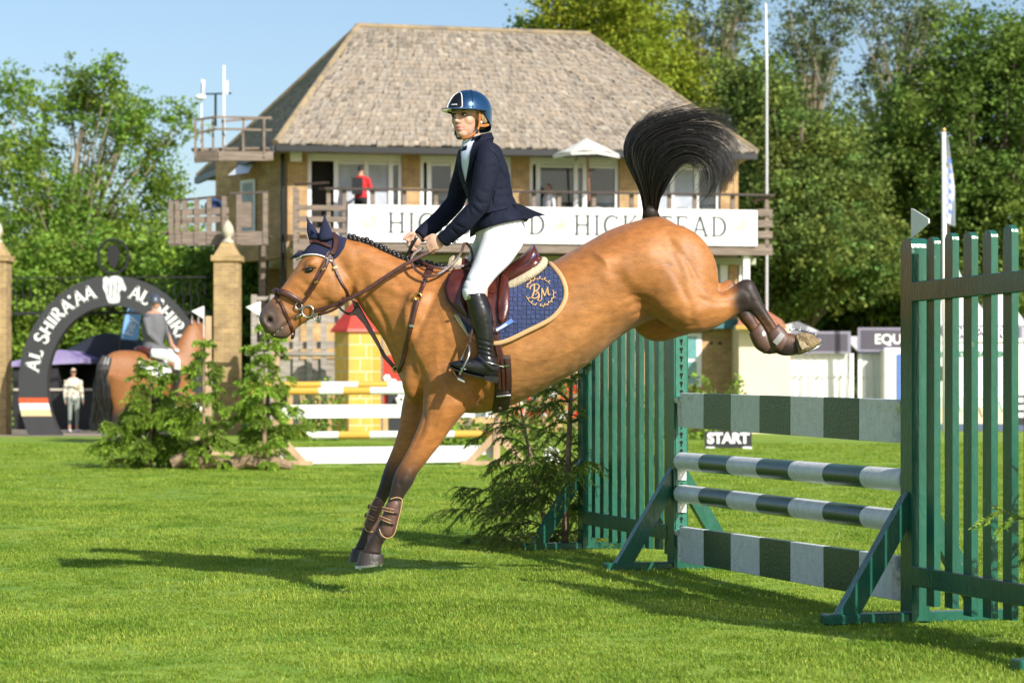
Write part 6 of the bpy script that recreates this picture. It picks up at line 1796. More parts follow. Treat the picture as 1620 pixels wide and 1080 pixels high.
def plastic_chair(px, d, rz, label):
    t = thing("garden_chair", label, "chair", P(px, 620, d) + Vector((0, 0, Z1 - 1.0)), rz, "white plastic chairs on the balcony")
    m = MB(); m.box((0, 0, .43), (.46, .44, .04), None, .01); m.build("seat", M_UPVC, t, local=True)
    m = MB(); m.prism([(-.22, .2, .44), (.22, .2, .44), (.23, .26, .75), (.15, .28, .87), (-.15, .28, .87), (-.23, .26, .75)], Vector((0, .03, 0))); m.build("backrest", M_UPVC, t, local=True)
    for sx in (-1, 1):
        for sy in (-1, 1):
            m = MB(); m.tube([(sx * .2, sy * .18, .42), (sx * .24, sy * .22, 0)], .022, 6); m.build("leg", M_UPVC, t, local=True)
        m = MB(); m.tube([(sx * .24, .22, .62), (sx * .25, -.2, .62), (sx * .22, -.2, .42)], .022, 6); m.build("armrest", M_UPVC, t, local=True)
plastic_chair(952, 55.6, .5, "white plastic garden chair left of the tail, by the parasol"); plastic_chair(1088, 56.0, 2.6, "white plastic garden chair seen below the curve of the tail"); plastic_chair(795, 55.7, -.6, "white plastic garden chair behind the rider's back")

# tall poles
fp = thing("flag_mast", "tall thin grey mast rising behind the balcony's right end", "mast", Vector((P(1212, 620, 57).x, 57, 0)))
m = MB(); m.tube([Vector((P(1213, 620, 57).x, 57, 0)), P(1213, 110, 57)], .036, 8); m.build("lower_pole", mat("grey_mast", (.50, .50, .52), rough=.4), fp)
m = MB(); m.tube([P(1213, 110, 57), P(1211.5, 5, 57)], [.034, .024], 8); m.build("upper_pole", M_UPVC, fp)
# cream annex with a small tiled roof
ax = thing("cream_annex", "low cream rendered annex with small red tiled roof beside the clubhouse", "building", Vector((P(1205, 620, 55).x, 55, 0)))
m = MB(); m.box((P(1204, 620, 56).x, 56.2, (1 + 107 / FPX * 55) / 2), (1.24, 2.0, 1 + 107 / FPX * 55)); m.build("wall", M_CREAMW, ax)
m = MB(); a = [P(1166, 516, 54.8), P(1244, 516, 54.8), P(1236, 505, 56.5), P(1178, 470, 57.3)]; m.prism(a, Vector((0, 0, -.06))); tr_ = m.build("roof", mat("red_tile", (.42, .17, .09), rough=.9, var=.3, scale=14, bump=.4, stretch=(1, 1, 6)), ax)
m = MB(); m.beam(P(1164, 517.5, 54.7), P(1238, 517.5, 54.7), .06, .10); m.build("fascia", MATS["ochre_board"], ax)
# ------------------------------------------------------------------ trees
def leaf_mat(name, col, tr=.35):
    m = mat(name, col, rough=.6, var=.25, scale=.6, tint=True, transl=tr, spec=.2); return m
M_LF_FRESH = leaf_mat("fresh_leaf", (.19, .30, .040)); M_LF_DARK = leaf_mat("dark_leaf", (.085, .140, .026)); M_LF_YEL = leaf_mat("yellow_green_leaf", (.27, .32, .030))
M_LF_POP = leaf_mat("poplar_leaf", (.16, .205, .095)); M_LF_MID = leaf_mat("mid_leaf", (.15, .225, .042)); M_LF_OAK = leaf_mat("olive_leaf", (.155, .215, .048))
M_BARK = mat("bark", (.15, .115, .085), rough=.95, var=.4, scale=5, bump=.6, bscale=20, stretch=(1, 1, .3))
M_PBARK = mat("pale_bark", (.30, .25, .17), rough=.95, var=.35, scale=5, bump=.5)

def leaf_quads(cent, size, rg, up=.35):
    """one small folded leaf face at each centre"""
    n = len(cent)
    d = rg.normal(0, 1, (n, 3)); d /= np.linalg.norm(d, axis=1)[:, None]
    nz = rg.normal(0, 1, (n, 3)); nz[:, 2] = np.abs(nz[:, 2]) + up; nz /= np.linalg.norm(nz, axis=1)[:, None]
    d = d - nz * np.sum(d * nz, axis=1)[:, None]; d /= np.linalg.norm(d, axis=1)[:, None] + 1e-9
    s = np.cross(nz, d); L = (size * rg.uniform(.6, 1.4, n))[:, None]; w = L * rg.uniform(.3, .5, n)[:, None]
    V = np.stack([cent - d * L * .5, cent + s * w - d * L * .05, cent + d * L * .5, cent - s * w - d * L * .05], 1).reshape(-1, 3)
    F = np.arange(n * 4).reshape(n, 4)
    return V, F

def tree(name, label, base, lobes, leafm, barkm, n_clump, per, size, sig, seed, trunk_r=.25, group=None, fork=.35, col_jit=.18, shell=.45, floor=.3):
    """lobes: (cx, cy, cz, rx, ry, rz) ellipsoids in metres relative to the base; branches reach every clump of leaves"""
    rg = np.random.default_rng(seed)
    t = thing(name, label, "tree" if "hedge" not in name and "shrub" not in name else name.split('_')[-1], base, group=group)
    vol = np.array([l[3] * l[4] * l[5] for l in lobes]) ** .8; vol /= vol.sum()
    cl = []
    for l, f in zip(lobes, vol):
        n = max(3, int(n_clump * f)); d = rg.normal(0, 1, (n, 3)); d /= np.linalg.norm(d, axis=1)[:, None]
        r = rg.uniform(0, 1, n) ** shell
        cl.append(np.array(l[:3]) + d * r[:, None] * np.array(l[3:]))
    cl = np.concatenate(cl); cl = cl[cl[:, 2] > floor]
    top = cl[:, 2].max()
    # leaves
    k = rg.poisson(per, len(cl)); idx = np.repeat(np.arange(len(cl)), k)
    sg = sig * rg.uniform(.6, 1.4, len(cl))
    off = rg.normal(0, 1, (len(idx), 3)) * np.array([1, 1, .7]); cent = cl[idx] + off * sg[idx][:, None]
    sub = rg.normal(0, 1, (len(cl), 5, 3)) * (sig * .95); cent = cl[idx] + sub[idx, rg.integers(0, 5, len(idx))] + off * (sg[idx] * .5)[:, None]
    ok = cent[:, 2] > .05; cent = cent[ok]; idx = idx[ok]
    V, F = leaf_quads(cent, size, rg)
    cj = rg.normal(1, col_jit, len(cl))[idx] * rg.normal(1, .15, len(idx)); wm = rg.normal(0, .08, len(cl))[idx]
    C = np.stack([cj * (1 + wm), cj, cj * (1 - wm * .5)], 1)
    crown = fast_mesh("crown", V, F, leafm, t, np.clip(C, .3, 2), local=True)
    # trunk and limbs
    m = MB(); h = top * .82
    bend = [Vector((rg.normal(0, .02) * h * q, rg.normal(0, .02) * h * q, h * q)) for q in (0, .12, .3, .5, .7, 1)]
    cxm = float(np.mean(cl[:, 0])); cym = float(np.mean(cl[:, 1]))
    for q, p in zip((0, .12, .3, .5, .7, 1), bend): p.x += cxm * q; p.y += cym * q
    m.tube(bend, [trunk_r * 1.25, trunk_r, trunk_r * .85, trunk_r * .6, trunk_r * .4, trunk_r * .1], 9)
    m.build("trunk", barkm, t, local=True, smooth=True)
    m = MB()
    pick = rg.permutation(len(cl))[:min(len(cl), 110)]
    for i in pick:
        c = Vector(cl[i]); z0 = max(h * .14, min(h * .9, c.z * fork + rg.uniform(0, .25) * h * .5)); q = z0 / h
        a = Vector((cxm * q, cym * q, z0)); mid = a.lerp(c, .5) + Vector((rg.normal(0, .2), rg.normal(0, .2), rg.uniform(-.1, .5)))
        r0 = trunk_r * rg.uniform(.14, .32); m.tube([a, a.lerp(mid, .5), mid, c], [r0, r0 * .75, r0 * .5, .012], 5, cap=False)
    tag(m.build("branches", barkm, t, local=True, smooth=True), kind="stuff")
    return t

def lobes_px(spec, base, d):
    """lobes given as (px, py, rx px, ry px, depth offset m, depth radius m)"""
    out = []
    for px, py, rx, ry, dd, rd in spec:
        p = P(px, py, d + dd) - Vector(base); s = (d + dd) / FPX
        out.append((p.x, p.y, p.z, rx * s, rd, ry * s))
    return out
def ptree(name, label, px, d, spec, *a, **k):
    b = Vector((P(px, 620, d).x, d, 0)); return tree(name, label, b, lobes_px(spec, b, d), *a, **k)

# left: tall loose tree against the sky
ptree("ash_tree", "tall loose bright green tree filling the sky at the far left", 95, 88, [(40, 260, 75, 95, 0, 3), (120, 170, 70, 62, 1, 3), (205, 200, 75, 70, 0, 3), (255, 300, 50, 90, 1, 2.5), (100, 350, 110, 100, -1, 4), (190, 400, 90, 80, -1, 3), (-10, 400, 70, 120, 0, 3), (285, 390, 30, 60, 0, 2), (285, 195, 25, 40, 0, 1.5), (170, 115, 35, 30, 0, 2), (30, 150, 45, 40, 0, 2)],
      M_LF_FRESH, M_PBARK, 460, 95, .145, .32, 11, trunk_r=.42, shell=.6)
ptree("hedge_tree", "dense bright green tree behind the black arch", 215, 74, [(170, 440, 90, 70, 0, 2), (60, 450, 80, 70, 0, 2), (270, 430, 60, 60, 0, 2), (220, 530, 120, 60, 0, 2), (60, 540, 100, 60, 0, 2)], M_LF_FRESH, M_BARK, 420, 130, .15, .36, 12, trunk_r=.25, floor=.1)
ptree("hedge_tree", "dense green tree between the brick gate pillar and the clubhouse", 420, 66, [(400, 440, 60, 55, 0, 1.5), (460, 450, 60, 60, 0, 1.5), (330, 450, 50, 60, 0, 1.5), (400, 530, 110, 60, 0, 1.5), (520, 540, 70, 60, 0, 1.2)], M_LF_FRESH, M_BARK, 360, 110, .15, .34, 13, trunk_r=.2, floor=.1)
# behind the roof
ptree("lime_tree", "yellow green tree rising behind the clubhouse roof", 985, 78, [(900, 40, 60, 60, 0, 3), (980, 20, 80, 60, 0, 4), (1010, 110, 80, 80, -1, 4), (1080, 130, 50, 60, 0, 3), (940, 120, 70, 80, 0, 3), (1000, 260, 120, 120, 0, 4)], M_LF_YEL, M_BARK, 460, 150, .135, .40, 14, trunk_r=.4)
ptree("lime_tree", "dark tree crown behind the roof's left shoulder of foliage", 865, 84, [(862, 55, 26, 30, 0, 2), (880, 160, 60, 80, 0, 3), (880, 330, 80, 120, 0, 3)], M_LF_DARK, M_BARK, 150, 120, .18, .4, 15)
# poplars, thin and grey green
for i, (px, spec, lab) in enumerate(((1130, [(1090, 40, 40, 70, 0, 2.5), (1150, 60, 50, 80, 0, 3), (1120, 160, 60, 70, 0, 3), (1180, 0, 40, 60, 0, 2)], "thin grey green poplar just right of the yellow green tree"),
                                 (1282, [(1262, 60, 34, 90, 0, 2), (1300, 90, 36, 110, 0, 2.5), (1250, 170, 34, 60, 0, 2), (1290, 230, 50, 60, 0, 2.5), (1320, 20, 26, 60, 0, 2)], "thin grey green poplar between the mast and the taller one"),
                                 (1420, [(1380, 30, 40, 60, 0, 2.5), (1430, 50, 56, 80, 0, 3), (1470, 20, 50, 60, 0, 3), (1390, 130, 44, 60, 0, 2.5), (1430, 190, 40, 60, 0, 2.5), (1365, 200, 30, 60, 0, 2)], "tallest thin grey green poplar with pale trunk"))):
    ptree("poplar_tree", lab, px, 118, spec, M_LF_POP, M_PBARK, 165, 60, .17, .34, 20 + i, trunk_r=.3, group="poplars far behind", fork=.62, shell=.6)
# right: big oaks and maples, overhanging the tents
ptree("oak_tree", "broad olive green tree right of the clubhouse mast", 1250, 71, [(1230, 210, 70, 60, 0, 3), (1190, 150, 50, 55, 1, 3), (1290, 250, 70, 60, 0, 3), (1340, 300, 50, 50, 0, 3), (1250, 320, 90, 60, -1, 3), (1210, 400, 60, 60, -2, 3), (1300, 410, 90, 55, -3, 3), (1390, 405, 40, 40, -3, 2.5), (1220, 470, 50, 35, -2, 2)], M_LF_OAK, M_BARK, 520, 150, .13, .38, 31, trunk_r=.45)
ptree("maple_tree", "large deep green tree behind the near wing's pickets", 1540, 74, [(1540, 110, 90, 80, 0, 4), (1460, 180, 70, 80, 0, 4), (1600, 200, 90, 90, 0, 4), (1500, 290, 110, 80, 0, 4), (1610, 330, 90, 90, -1, 4), (1560, 420, 110, 60, -1, 4), (1420, 270, 50, 60, 1, 3), (1640, 90, 60, 80, 0, 4), (1450, 420, 60, 60, 1, 3)], M_LF_MID, M_BARK, 600, 150, .135, .40, 32, trunk_r=.5)
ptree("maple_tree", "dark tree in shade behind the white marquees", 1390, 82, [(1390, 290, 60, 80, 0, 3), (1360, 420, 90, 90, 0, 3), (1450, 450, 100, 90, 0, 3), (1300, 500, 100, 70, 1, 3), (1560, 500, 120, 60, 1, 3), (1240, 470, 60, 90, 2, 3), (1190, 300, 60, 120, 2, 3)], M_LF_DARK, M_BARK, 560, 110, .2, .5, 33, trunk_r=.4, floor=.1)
# far wood closing the horizon
rg = np.random.default_rng(77)
n = 42000
wx = rg.uniform(-75, 80, n); hgt = 6.5 + 1.6 * np.sin(wx * .31) + 1.1 * np.sin(wx * .83 + 1)
cent = np.stack([wx, 128 + rg.uniform(-2, 2, n), rg.uniform(0, 1, n) ** .8 * hgt], 1)
V, F = leaf_quads(cent, .55, rg); cj = rg.normal(1, .2, n)
wood = fast_mesh("far_wood", V, F, M_LF_MID, None, np.clip(np.stack([cj, cj, cj], 1), .4, 1.7)); tag(wood, "far green belt of trees closing the horizon", "wood", kind="stuff")

# ------------------------------------------------------------------ spruces stuck in the ground beside the jumps
M_NEEDLE = mat("spruce_needle", (.17, .27, .040), rough=.5, var=.3, scale=3, tint=True, transl=.25)
M_TWIG = mat("spruce_twig", (.15, .16, .05), rough=.9, var=.3, scale=20)
M_SPBARK = mat("spruce_bark", (.26, .18, .11), rough=.95, var=.4, scale=14, bump=.5)
def spruce(label, base, height, reach, seed, whorls, lean=(0, 0), tint=1.0, droop=.35, keep=None, needle=.020):
    rg = np.random.default_rng(seed)
    t = thing("spruce_tree", label, "spruce", base, group="small cut spruces dressing the jumps")
    st = MB(); ax = lambda q: Vector((lean[0] * q, lean[1] * q, height * q))
    st.tube([ax(q) for q in (0, .25, .5, .75, 1)], [.030 * height / 1.7, .026 * height / 1.7, .018, .011, .004], 7); st.build("trunk", M_SPBARK, t, local=True, smooth=True)
    tw = MB(); cents = []; dirs = []; tn = []
    def spray(a, b, sag, dens, rr, tone):
        pts = [a.lerp(b, q / 5) + Vector((0, 0, -sag * (q / 5) ** 2)) for q in range(6)]
        tw.tube(pts, [rr, rr * .85, rr * .7, rr * .55, rr * .4, rr * .25], 4, cap=False)
        L = (b - a).length; n_ = int(L * dens)
        for _ in range(n_):
            q = rg.uniform(.03, 1) * 5; i = min(int(q), 4); p = pts[i].lerp(pts[i + 1], q - i); d = (pts[i + 1] - pts[i]).normalized()
            cents.append(p); dirs.append(d); tn.append(tone * (1.25 if q > 4 else 1))
        return pts
    for w in range(whorls):
        q = .06 + .88 * (w / (whorls - 1)) ** .95
        R_ = reach * (1 - q) ** .62 * rg.uniform(.75, 1.15) + .06
        for b in range(rg.integers(4, 7)):
            a = rg.uniform(0, 6.28)
            if keep and not keep(a): continue
            L = R_ * rg.uniform(.55, 1.2); p0 = ax(q); p1 = p0 + Vector((math.cos(a) * L, math.sin(a) * L, L * rg.uniform(.1, .9)))
            tone = rg.uniform(.7, 1.3) * tint
            pts = spray(p0, p1, L * droop * rg.uniform(.4, 1.2), 230, .006, tone)
            for s in range(int(5 + L * 18)):
                u = rg.uniform(.22, 1) * 5; i = min(int(u), 4); c = pts[i].lerp(pts[i + 1], u - i)
                sd = 1 if rg.random() < .5 else -1; aa = a + sd * rg.uniform(.4, 1.1); l2 = L * rg.uniform(.18, .42) * (1.2 - u / 7) + .03
                c1 = c + Vector((math.cos(aa) * l2, math.sin(aa) * l2, l2 * rg.uniform(-.35, .25)))
                sp2 = spray(c, c1, l2 * droop, 330, .0035, tone * rg.uniform(.8, 1.25))
                if l2 > .10:
                    for _ in range(3):
                        j = rg.integers(1, 5); e = sp2[j]; a3 = aa + rg.choice((-1, 1)) * rg.uniform(.5, 1.0); l3 = l2 * rg.uniform(.25, .5)
                        spray(e, e + Vector((math.cos(a3) * l3, math.sin(a3) * l3, l3 * rg.uniform(-.5, .1))), l3 * droop, 330, .0025, tone * rg.uniform(.9, 1.35))
    tag(tw.build("twigs", M_TWIG, t, local=True), kind="stuff")
    c = np.array([tuple(x) for x in cents]); d = np.array([tuple(x) for x in dirs]); n_ = len(c)
    side = rg.normal(0, 1, (n_, 3)); side -= d * np.sum(side * d, 1)[:, None]; side /= np.linalg.norm(side, axis=1)[:, None] + 1e-9
    tip = c + (d * .75 + side * .8) * (needle * rg.uniform(.7, 1.3, n_))[:, None]
    wv = np.cross(d, side) * (needle * .17)
    V = np.stack([c - wv, c + wv, tip], 1).reshape(-1, 3); F = np.arange(n_ * 3).reshape(n_, 3)
    tnn = np.array(tn) * rg.normal(1, .12, n_); C = np.stack([tnn * 1.05, tnn, tnn * .8], 1)
    fo = fast_mesh("needles", V, F, M_NEEDLE, t, np.clip(C, .3, 2.4), local=True); tag(fo, kind="stuff")
    return t
S1 = G(238, 741); S2 = G(322, 743); S3 = G(418, 744)
spruce("bushy left spruce of three in front of the background horse", S1, 1.45, .66, 1, 14, tint=1.25, needle=.036, droop=.5)
spruce("slim middle spruce with bare pale trunk, of three by the white rails", S2, 1.72, .50, 2, 12, tint=1.35, needle=.036, droop=.55)
spruce("right hand spruce of three, below the jumping horse's muzzle", S3, 1.92, .56, 3, 14, tint=1.5, needle=.036, droop=.55)
for k, b in enumerate((S2, S3)):
    t = thing("log_base", ("split log weighing down the middle spruce", "split log weighing down the right hand spruce")[k], "log", b)
    for j, (x, y, r_) in enumerate(((-.25, .0, .09), (.12, -.08, .07))):
        m = MB(); m.tube([b + Vector((x - .16, y, r_ * .9)), b + Vector((x + .02, y + .02, r_ * 1.6)), b + Vector((x + .24, y, r_ * .8))], [r_, r_ * 1.1, r_ * .8], 9); m.build("log", M_SPBARK, t)
spruce("dark leaning spruce beside the far green wing", G(893, 868), 1.42, .60, 4, 10, lean=(.06, .1), tint=1.0, droop=.6, needle=.019)
spruce("low spruce bough reaching out over the grass left of the far wing", G(868, 858), .95, .66, 5, 7, lean=(-.20, -.1), tint=1.0, droop=.65, needle=.019)
spruce("spruce bough poking in at the right edge of the picture", Vector((2.24, 8.6, 0)), 1.05, .34, 6, 8, tint=1.4, droop=.45, needle=.018)
# ------------------------------------------------------------------ the yellow and white jump behind
M_YEL = mat("yellow_paint", (.66, .38, .06), rough=.45, var=.08, scale=5)
M_MWHITE = mat("bright_white_paint", (.82, .82, .80), rough=.4, var=.03)
M_PINE = mat("raw_pine", (.46, .31, .19), rough=.8, var=.2, scale=8, stretch=(1, 1, .2))
def far_pole(x0, x1, yl, yr, d, r_, seq, label):
    a, b = P(x0, yl, d), P(x1, yr, d); t = thing("jump_pole", label, "jump pole", (a + b) / 2 - Vector((0, 0, r_)))
    cuts = seq[0]
    for k in range(len(cuts) - 1):
        m = MB(); m.tube([a.lerp(b, cuts[k] + .0004), a.lerp(b, cuts[k + 1])], r_, 12); m.build("painted_section", (M_MWHITE, M_YEL)[seq[1][k]], t, smooth=True, flat_angle=40)
SQ = ((0, .2, .37, .53, .69, .86, 1), (1, 0, 1, 0, 1, 0))
far_pole(392, 780, 619, 617, 31.6, .052, ((0, .29, .39, .50, .72, .86, 1), (1, 0, 1, 0, 1, 0)), "yellow and white pole, front one at the top of the far jump")
far_pole(392, 780, 609, 608, 33.4, .05, ((0, .30, .45, .57, .74, .88, 1), (1, 0, 1, 0, 1, 0)), "yellow and white pole, rear one at the top of the far jump")
far_pole(388, 782, 689, 686, 31.4, .052, ((0, .24, .375, .50, .72, .84, 1), (1, 0, 1, 0, 0, 1)), "yellow and white pole, low one above the bottom plank")
def far_plank(x0, x1, yl, yr, h, d, label, scal):
    a, b = P(x0, yl, d), P(x1, yr, d); t = thing("white_plank", label, "jump plank", (a + b) / 2 - Vector((0, 0, h / 2)))
    m = MB(); L = (b - a); e = .12; n_ = L.normalized()
    top = [a + Vector((0, 0, h / 2)), b + Vector((0, 0, h / 2))]
    bot = [b + Vector((0, 0, -h / 2 + (.10 if scal else 0))), b - n_ * e * 1.5 + Vector((0, 0, -h / 2 + (.10 if scal else 0))), b - n_ * e * 3.2 + Vector((0, 0, -h / 2)), a + n_ * e * 3.2 + Vector((0, 0, -h / 2)), a + n_ * e * 1.5 + Vector((0, 0, -h / 2 + (.10 if scal else 0))), a + Vector((0, 0, -h / 2 + (.10 if scal else 0)))]
    m.prism([top[0], top[1]] + bot, Vector((0, .035, 0))); m.build("board", M_MWHITE, t)
    for q in (a + n_ * .05, b - n_ * .05):
        m = MB(); m.box(q + Vector((0, -.012, .02)), (.06, .012, h * .7)); m.build("hanger_plate", M_CUP, t)
far_plank(432, 782, 651, 649, .185, 31.5, "plain white plank in the middle of the far jump", False)
far_plank(440, 781, 721, 717, .225, 31.3, "plain white plank with curved ends at the foot of the far jump", True)
def wood_stand(px, d, ytop, label, foot=True):
    b = Vector((P(px, 620, d).x, d, 0)); t = thing("jump_stand", label, "jump stand", b, group="pine stands of the far jump")
    zt = P(px, ytop, d).z
    m = MB(); m.box(b + Vector((0, 0, zt / 2)), (.09, .09, zt)); m.build("post", M_PINE, t)
    for s in (-1, 1):
        m = MB(); m.prism([b + Vector((s * .05, -.02, .45)), b + Vector((s * .05, -.02, .3)), b + Vector((s * .34, -.02, .03)), b + Vector((s * .44, -.02, .03))], Vector((0, .05, 0))); m.build("brace", M_PINE, t)
    m = MB(); m.box(b + Vector((0, 0, .03)), (1.0, .09, .06)); m.build("foot", M_PINE, t)
    return b, zt
wood_stand(786, 31.2, 600, "pine jump stand at the right end of the white far jump")
b1, z1 = wood_stand(437, 31.2, 488, "pine jump stand with white flag below the jumping horse's muzzle")
b2, z2 = wood_stand(330, 36, 500, "pine jump stand with white flag in front of the brick pillar")
for b, z, px, lab in ((b1, z1, 411, "white triangular marker flag nearest the jumping horse's nose"), (b2, z2, 322, "white triangular marker flag in front of the background rider")):
    t = thing("marker_flag", lab, "flag", b + Vector((0, 0, z)), group="white marker flags of the far jump")
    d = b.y - .1; c = P(px, 488 if px == 411 else 494, d)
    m = MB(); m.prism([c + Vector((0, 0, .10)), c + Vector((0, 0, -.10)), c + Vector((-.19, 0, .02))], Vector((0, .006, 0))); m.build("pennant", M_MWHITE, t)
    m = MB(); m.tube([c + Vector((.004, 0, .10)), Vector((c.x + .004, d, z - .35))], .008, 6); m.build("flag_stick", M_MWHITE, t)
# yellow tower filler
tw_b = Vector((P(566, 620, 49.5).x, 49.5, 0)); twr = thing("tower_filler", "yellow hexagonal tower filler with red roof and painted blocks", "jump filler", tw_b)
hexp = lambda r_, z, ph=R(12): [tw_b + Vector((r_ * math.cos(ph + k * math.pi / 3), r_ * math.sin(ph + k * math.pi / 3), z)) for k in range(6)]
m = MB(); m.rings([hexp(.50, 0), hexp(.50, 2.32)]); m.build("core", mat("pale_mortar_paint", (.75, .62, .38), rough=.5), twr)
m = MB(); m.rings([hexp(.60, 2.30), hexp(.58, 2.36), hexp(.10, 2.98), hexp(.02, 3.0)]); m.build("roof", mat("red_paint", (.50, .045, .025), rough=.45, var=.08, scale=4), twr)
for f in range(6):
    h0, h1 = hexp(.502, 0)[f], hexp(.502, 0)[(f + 1) % 6]; n_ = ((h0 + h1) / 2 - tw_b); n_.z = 0; n_.normalize()
    if n_.y > .5: continue
    for row in range(8):
        cuts = [(.02, .46), (.52, .98)] if (row + f) % 2 else [(.02, .72), (.78, .98)]
        for u0, u1 in cuts:
            m = MB(); z0, z1_ = row * .29 + .012, row * .29 + .272
            m.prism([h0.lerp(h1, u0) + Vector((0, 0, z0)), h0.lerp(h1, u1) + Vector((0, 0, z0)), h0.lerp(h1, u1) + Vector((0, 0, z1_)), h0.lerp(h1, u0) + Vector((0, 0, z1_))], n_ * .008); m.build("painted_block", M_YEL, twr)
# red and black shield wing beside it
sh = thing("shield_wing", "red and black jump wing panel with white flowers beside the tower", "jump wing", Vector((P(632, 620, 47).x, 47, 0)))
m = MB(); m.prism([P(x, y, 47) for x, y in ((606, 562), (650, 562), (652, 610), (640, 640), (606, 640))], Vector((0, .06, 0))); m.build("red_panel", MATS["red_paint"], sh)
m = MB(); m.prism([P(x, y, 46.9) for x, y in ((614, 620), (655, 616), (655, 694), (614, 694))], Vector((0, .06, 0))); m.build("black_panel", mat("black_panel", (.03, .03, .033), rough=.5), sh)
for x, y, r_ in ((612, 598, .07), (622, 606, .08), (608, 618, .06), (634, 632, .10), (642, 628, .08), (610, 650, .06)):
    m = MB(); 
    for k in range(6): m.sphere(P(x, y, 46.8) + Vector((r_ * .7 * math.cos(k), -.02, r_ * .7 * math.sin(k))), r_ * .5, 7, 5)
    m.build("flower", M_MWHITE, sh, smooth=True)

# signs on the grass
sg = thing("start_sign", "small black START marker on white feet on the lawn", "sign", G(1152, 710))
d = G(1152, 710).y
m = MB(); m.prism([P(x, y, d) for x, y in ((1115, 709), (1189, 709), (1189, 682), (1115, 682))], Vector((0, .05, 0))); m.build("board", mat("black_sign", (.025, .025, .028), rough=.4), sg)
sans("START", M_MWHITE, sg, P(1152, 693.5, d) + Vector((0, -.006, 0)), .25, (1, 0, 0), (0, 0, 1), bold=.012)
for px in (1123, 1181): m = MB(); m.box(P(px, 708.5, d) + Vector((0, -.02, 0)), (.16, .22, .05), None, .01); m.build("foot", M_MWHITE, sg)
nb = thing("number_marker", "round topped white board with black number 12 beyond the far wing", "sign", G(872, 738)); d = G(872, 738).y
pts = [(860, 733), (886, 733), (886, 718)] + [(873 + 13 * math.cos(R(a)), 718 - 12 * math.sin(R(a))) for a in range(15, 170, 15)] + [(860, 718)]
m = MB(); m.prism([P(x, y, d) for x, y in pts], Vector((0, .04, 0))); m.build("board", M_MWHITE, nb)
sans("12", mat("black_numeral", (.02, .02, .02), rough=.6), nb, P(873, 721, d) + Vector((0, -.006, 0)), .20, (1, 0, 0), (0, 0, 1))
m = MB(); m.box(P(873, 736, d), (.2, .2, .05)); m.build("foot", M_PINE, nb)

# flowers and shrubs in front of the clubhouse
M_FLW = [mat("red_petal", (.62, .03, .02), rough=.6), mat("white_petal", (.78, .78, .76), rough=.6), mat("orange_petal", (.68, .14, .03), rough=.6)]
def flower_bank(px0, px1, d, h, label, seed, petals=True):
    rg = np.random.default_rng(seed); b = Vector((P((px0 + px1) / 2, 620, d).x, d, 0)); hw = (px1 - px0) / 2 * d / FPX
    t = thing("flower_bank" if petals else "shrub", label, "flower bank" if petals else "shrub", b)
    n_ = int(1500 * hw); c = np.stack([rg.uniform(-hw, hw, n_), rg.normal(0, .25, n_), rg.uniform(0, 1, n_) * h * (.75 + .35 * np.sin(rg.uniform(0, 9, n_)))], 1); c[:, 2] *= (1 - .4 * (np.abs(c[:, 0]) / hw) ** 3)
    V, F = leaf_quads(c, .10, rg); cj = rg.normal(1, .25, n_)[:, None]; fast_mesh("foliage", V, F, M_LF_FRESH, t, np.clip(np.hstack([cj, cj, cj]), .3, 2), local=True)
    m = MB()
    for k in range(9): x = rg.uniform(-hw, hw); m.tube([(x, 0, 0), (x + rg.normal(0, .06), rg.normal(0, .1), h * .8)], .012, 4)
    tag(m.build("stems", M_TWIG, t, local=True), kind="stuff")
    if petals:
        for k in range(3):
            n2 = int(70 * hw); c = np.stack([rg.uniform(-hw, hw, n2), rg.uniform(-.4, -.1, n2), rg.uniform(.35, 1.05, n2) * h], 1); c = np.repeat(c, 7, 0) + rg.normal(0, .035, (n2 * 7, 3)); V, F = leaf_quads(c, .075, rg)
            tag(fast_mesh("blossom", V, F, M_FLW[k], t, None, local=True), kind="stuff")
flower_bank(790, 925, 46, 1.45, "bank of red and white flowers glimpsed under the horse's belly", 1)
flower_bank(640, 780, 38, .62, "low leafy shrub below the white rails", 6, False)
flower_bank(1075, 1135, 48, 1.35, "leafy shrub growing below the teal window", 2, False)
flower_bank(1145, 1182, 50, 1.3, "slender shrub beside the cream annex", 3, False)
flower_bank(945, 1060, 50, 1.2, "leafy shrub seen through the far wing's slats", 4, False)
flower_bank(480, 545, 47, 1.2, "dark shrub left of the yellow tower", 5, False)

# ------------------------------------------------------------------ arch, pillars, iron gate
ar = thing("sponsor_arch", "big black oval arch lettered AL SHIRA'AA in white with horse emblem", "arch", Vector((P(178, 620, 52.4).x, 52.4, 0)))
DA = 52.4
def el(a, rx, ry, d=DA): return P(178 + rx * math.cos(a), 610 - ry * math.sin(a), d)
M_ARCH = mat("charcoal_arch", (.040, .040, .044), rough=.5, var=.06, scale=2)
a_lo = -math.asin(80 / 174.0); angs = [a_lo + (math.pi - 2 * a_lo) * k / 56 for k in range(57)]
def band(m, A, r0, r1, dd, th):
    for a, b in zip(A, A[1:]):
        def q(t, rr): p = el(t, *rr, DA + dd); p.z = max(p.z, .005); return p
        m.prism([q(a, r0), q(a, r1), q(b, r1), q(b, r0)], Vector((0, th, 0)))
RO, RI = (149, 174), (104, 127)
m = MB(); rs = []; GY = HOR + FPX / DA - .3
ao, ai = -math.asin((GY - 610) / 174.0), -math.asin((GY - 610) / 127.0)
for k in range(57):
    o_, i_ = el(ao + (math.pi - 2 * ao) * k / 56, *RO), el(ai + (math.pi - 2 * ai) * k / 56, *RI)
    rs.append([o_, o_ + Vector((0, .35, 0)), i_ + Vector((0, .35, 0)), i_])
m.rings(rs); m.build("arch_body", M_ARCH, ar)
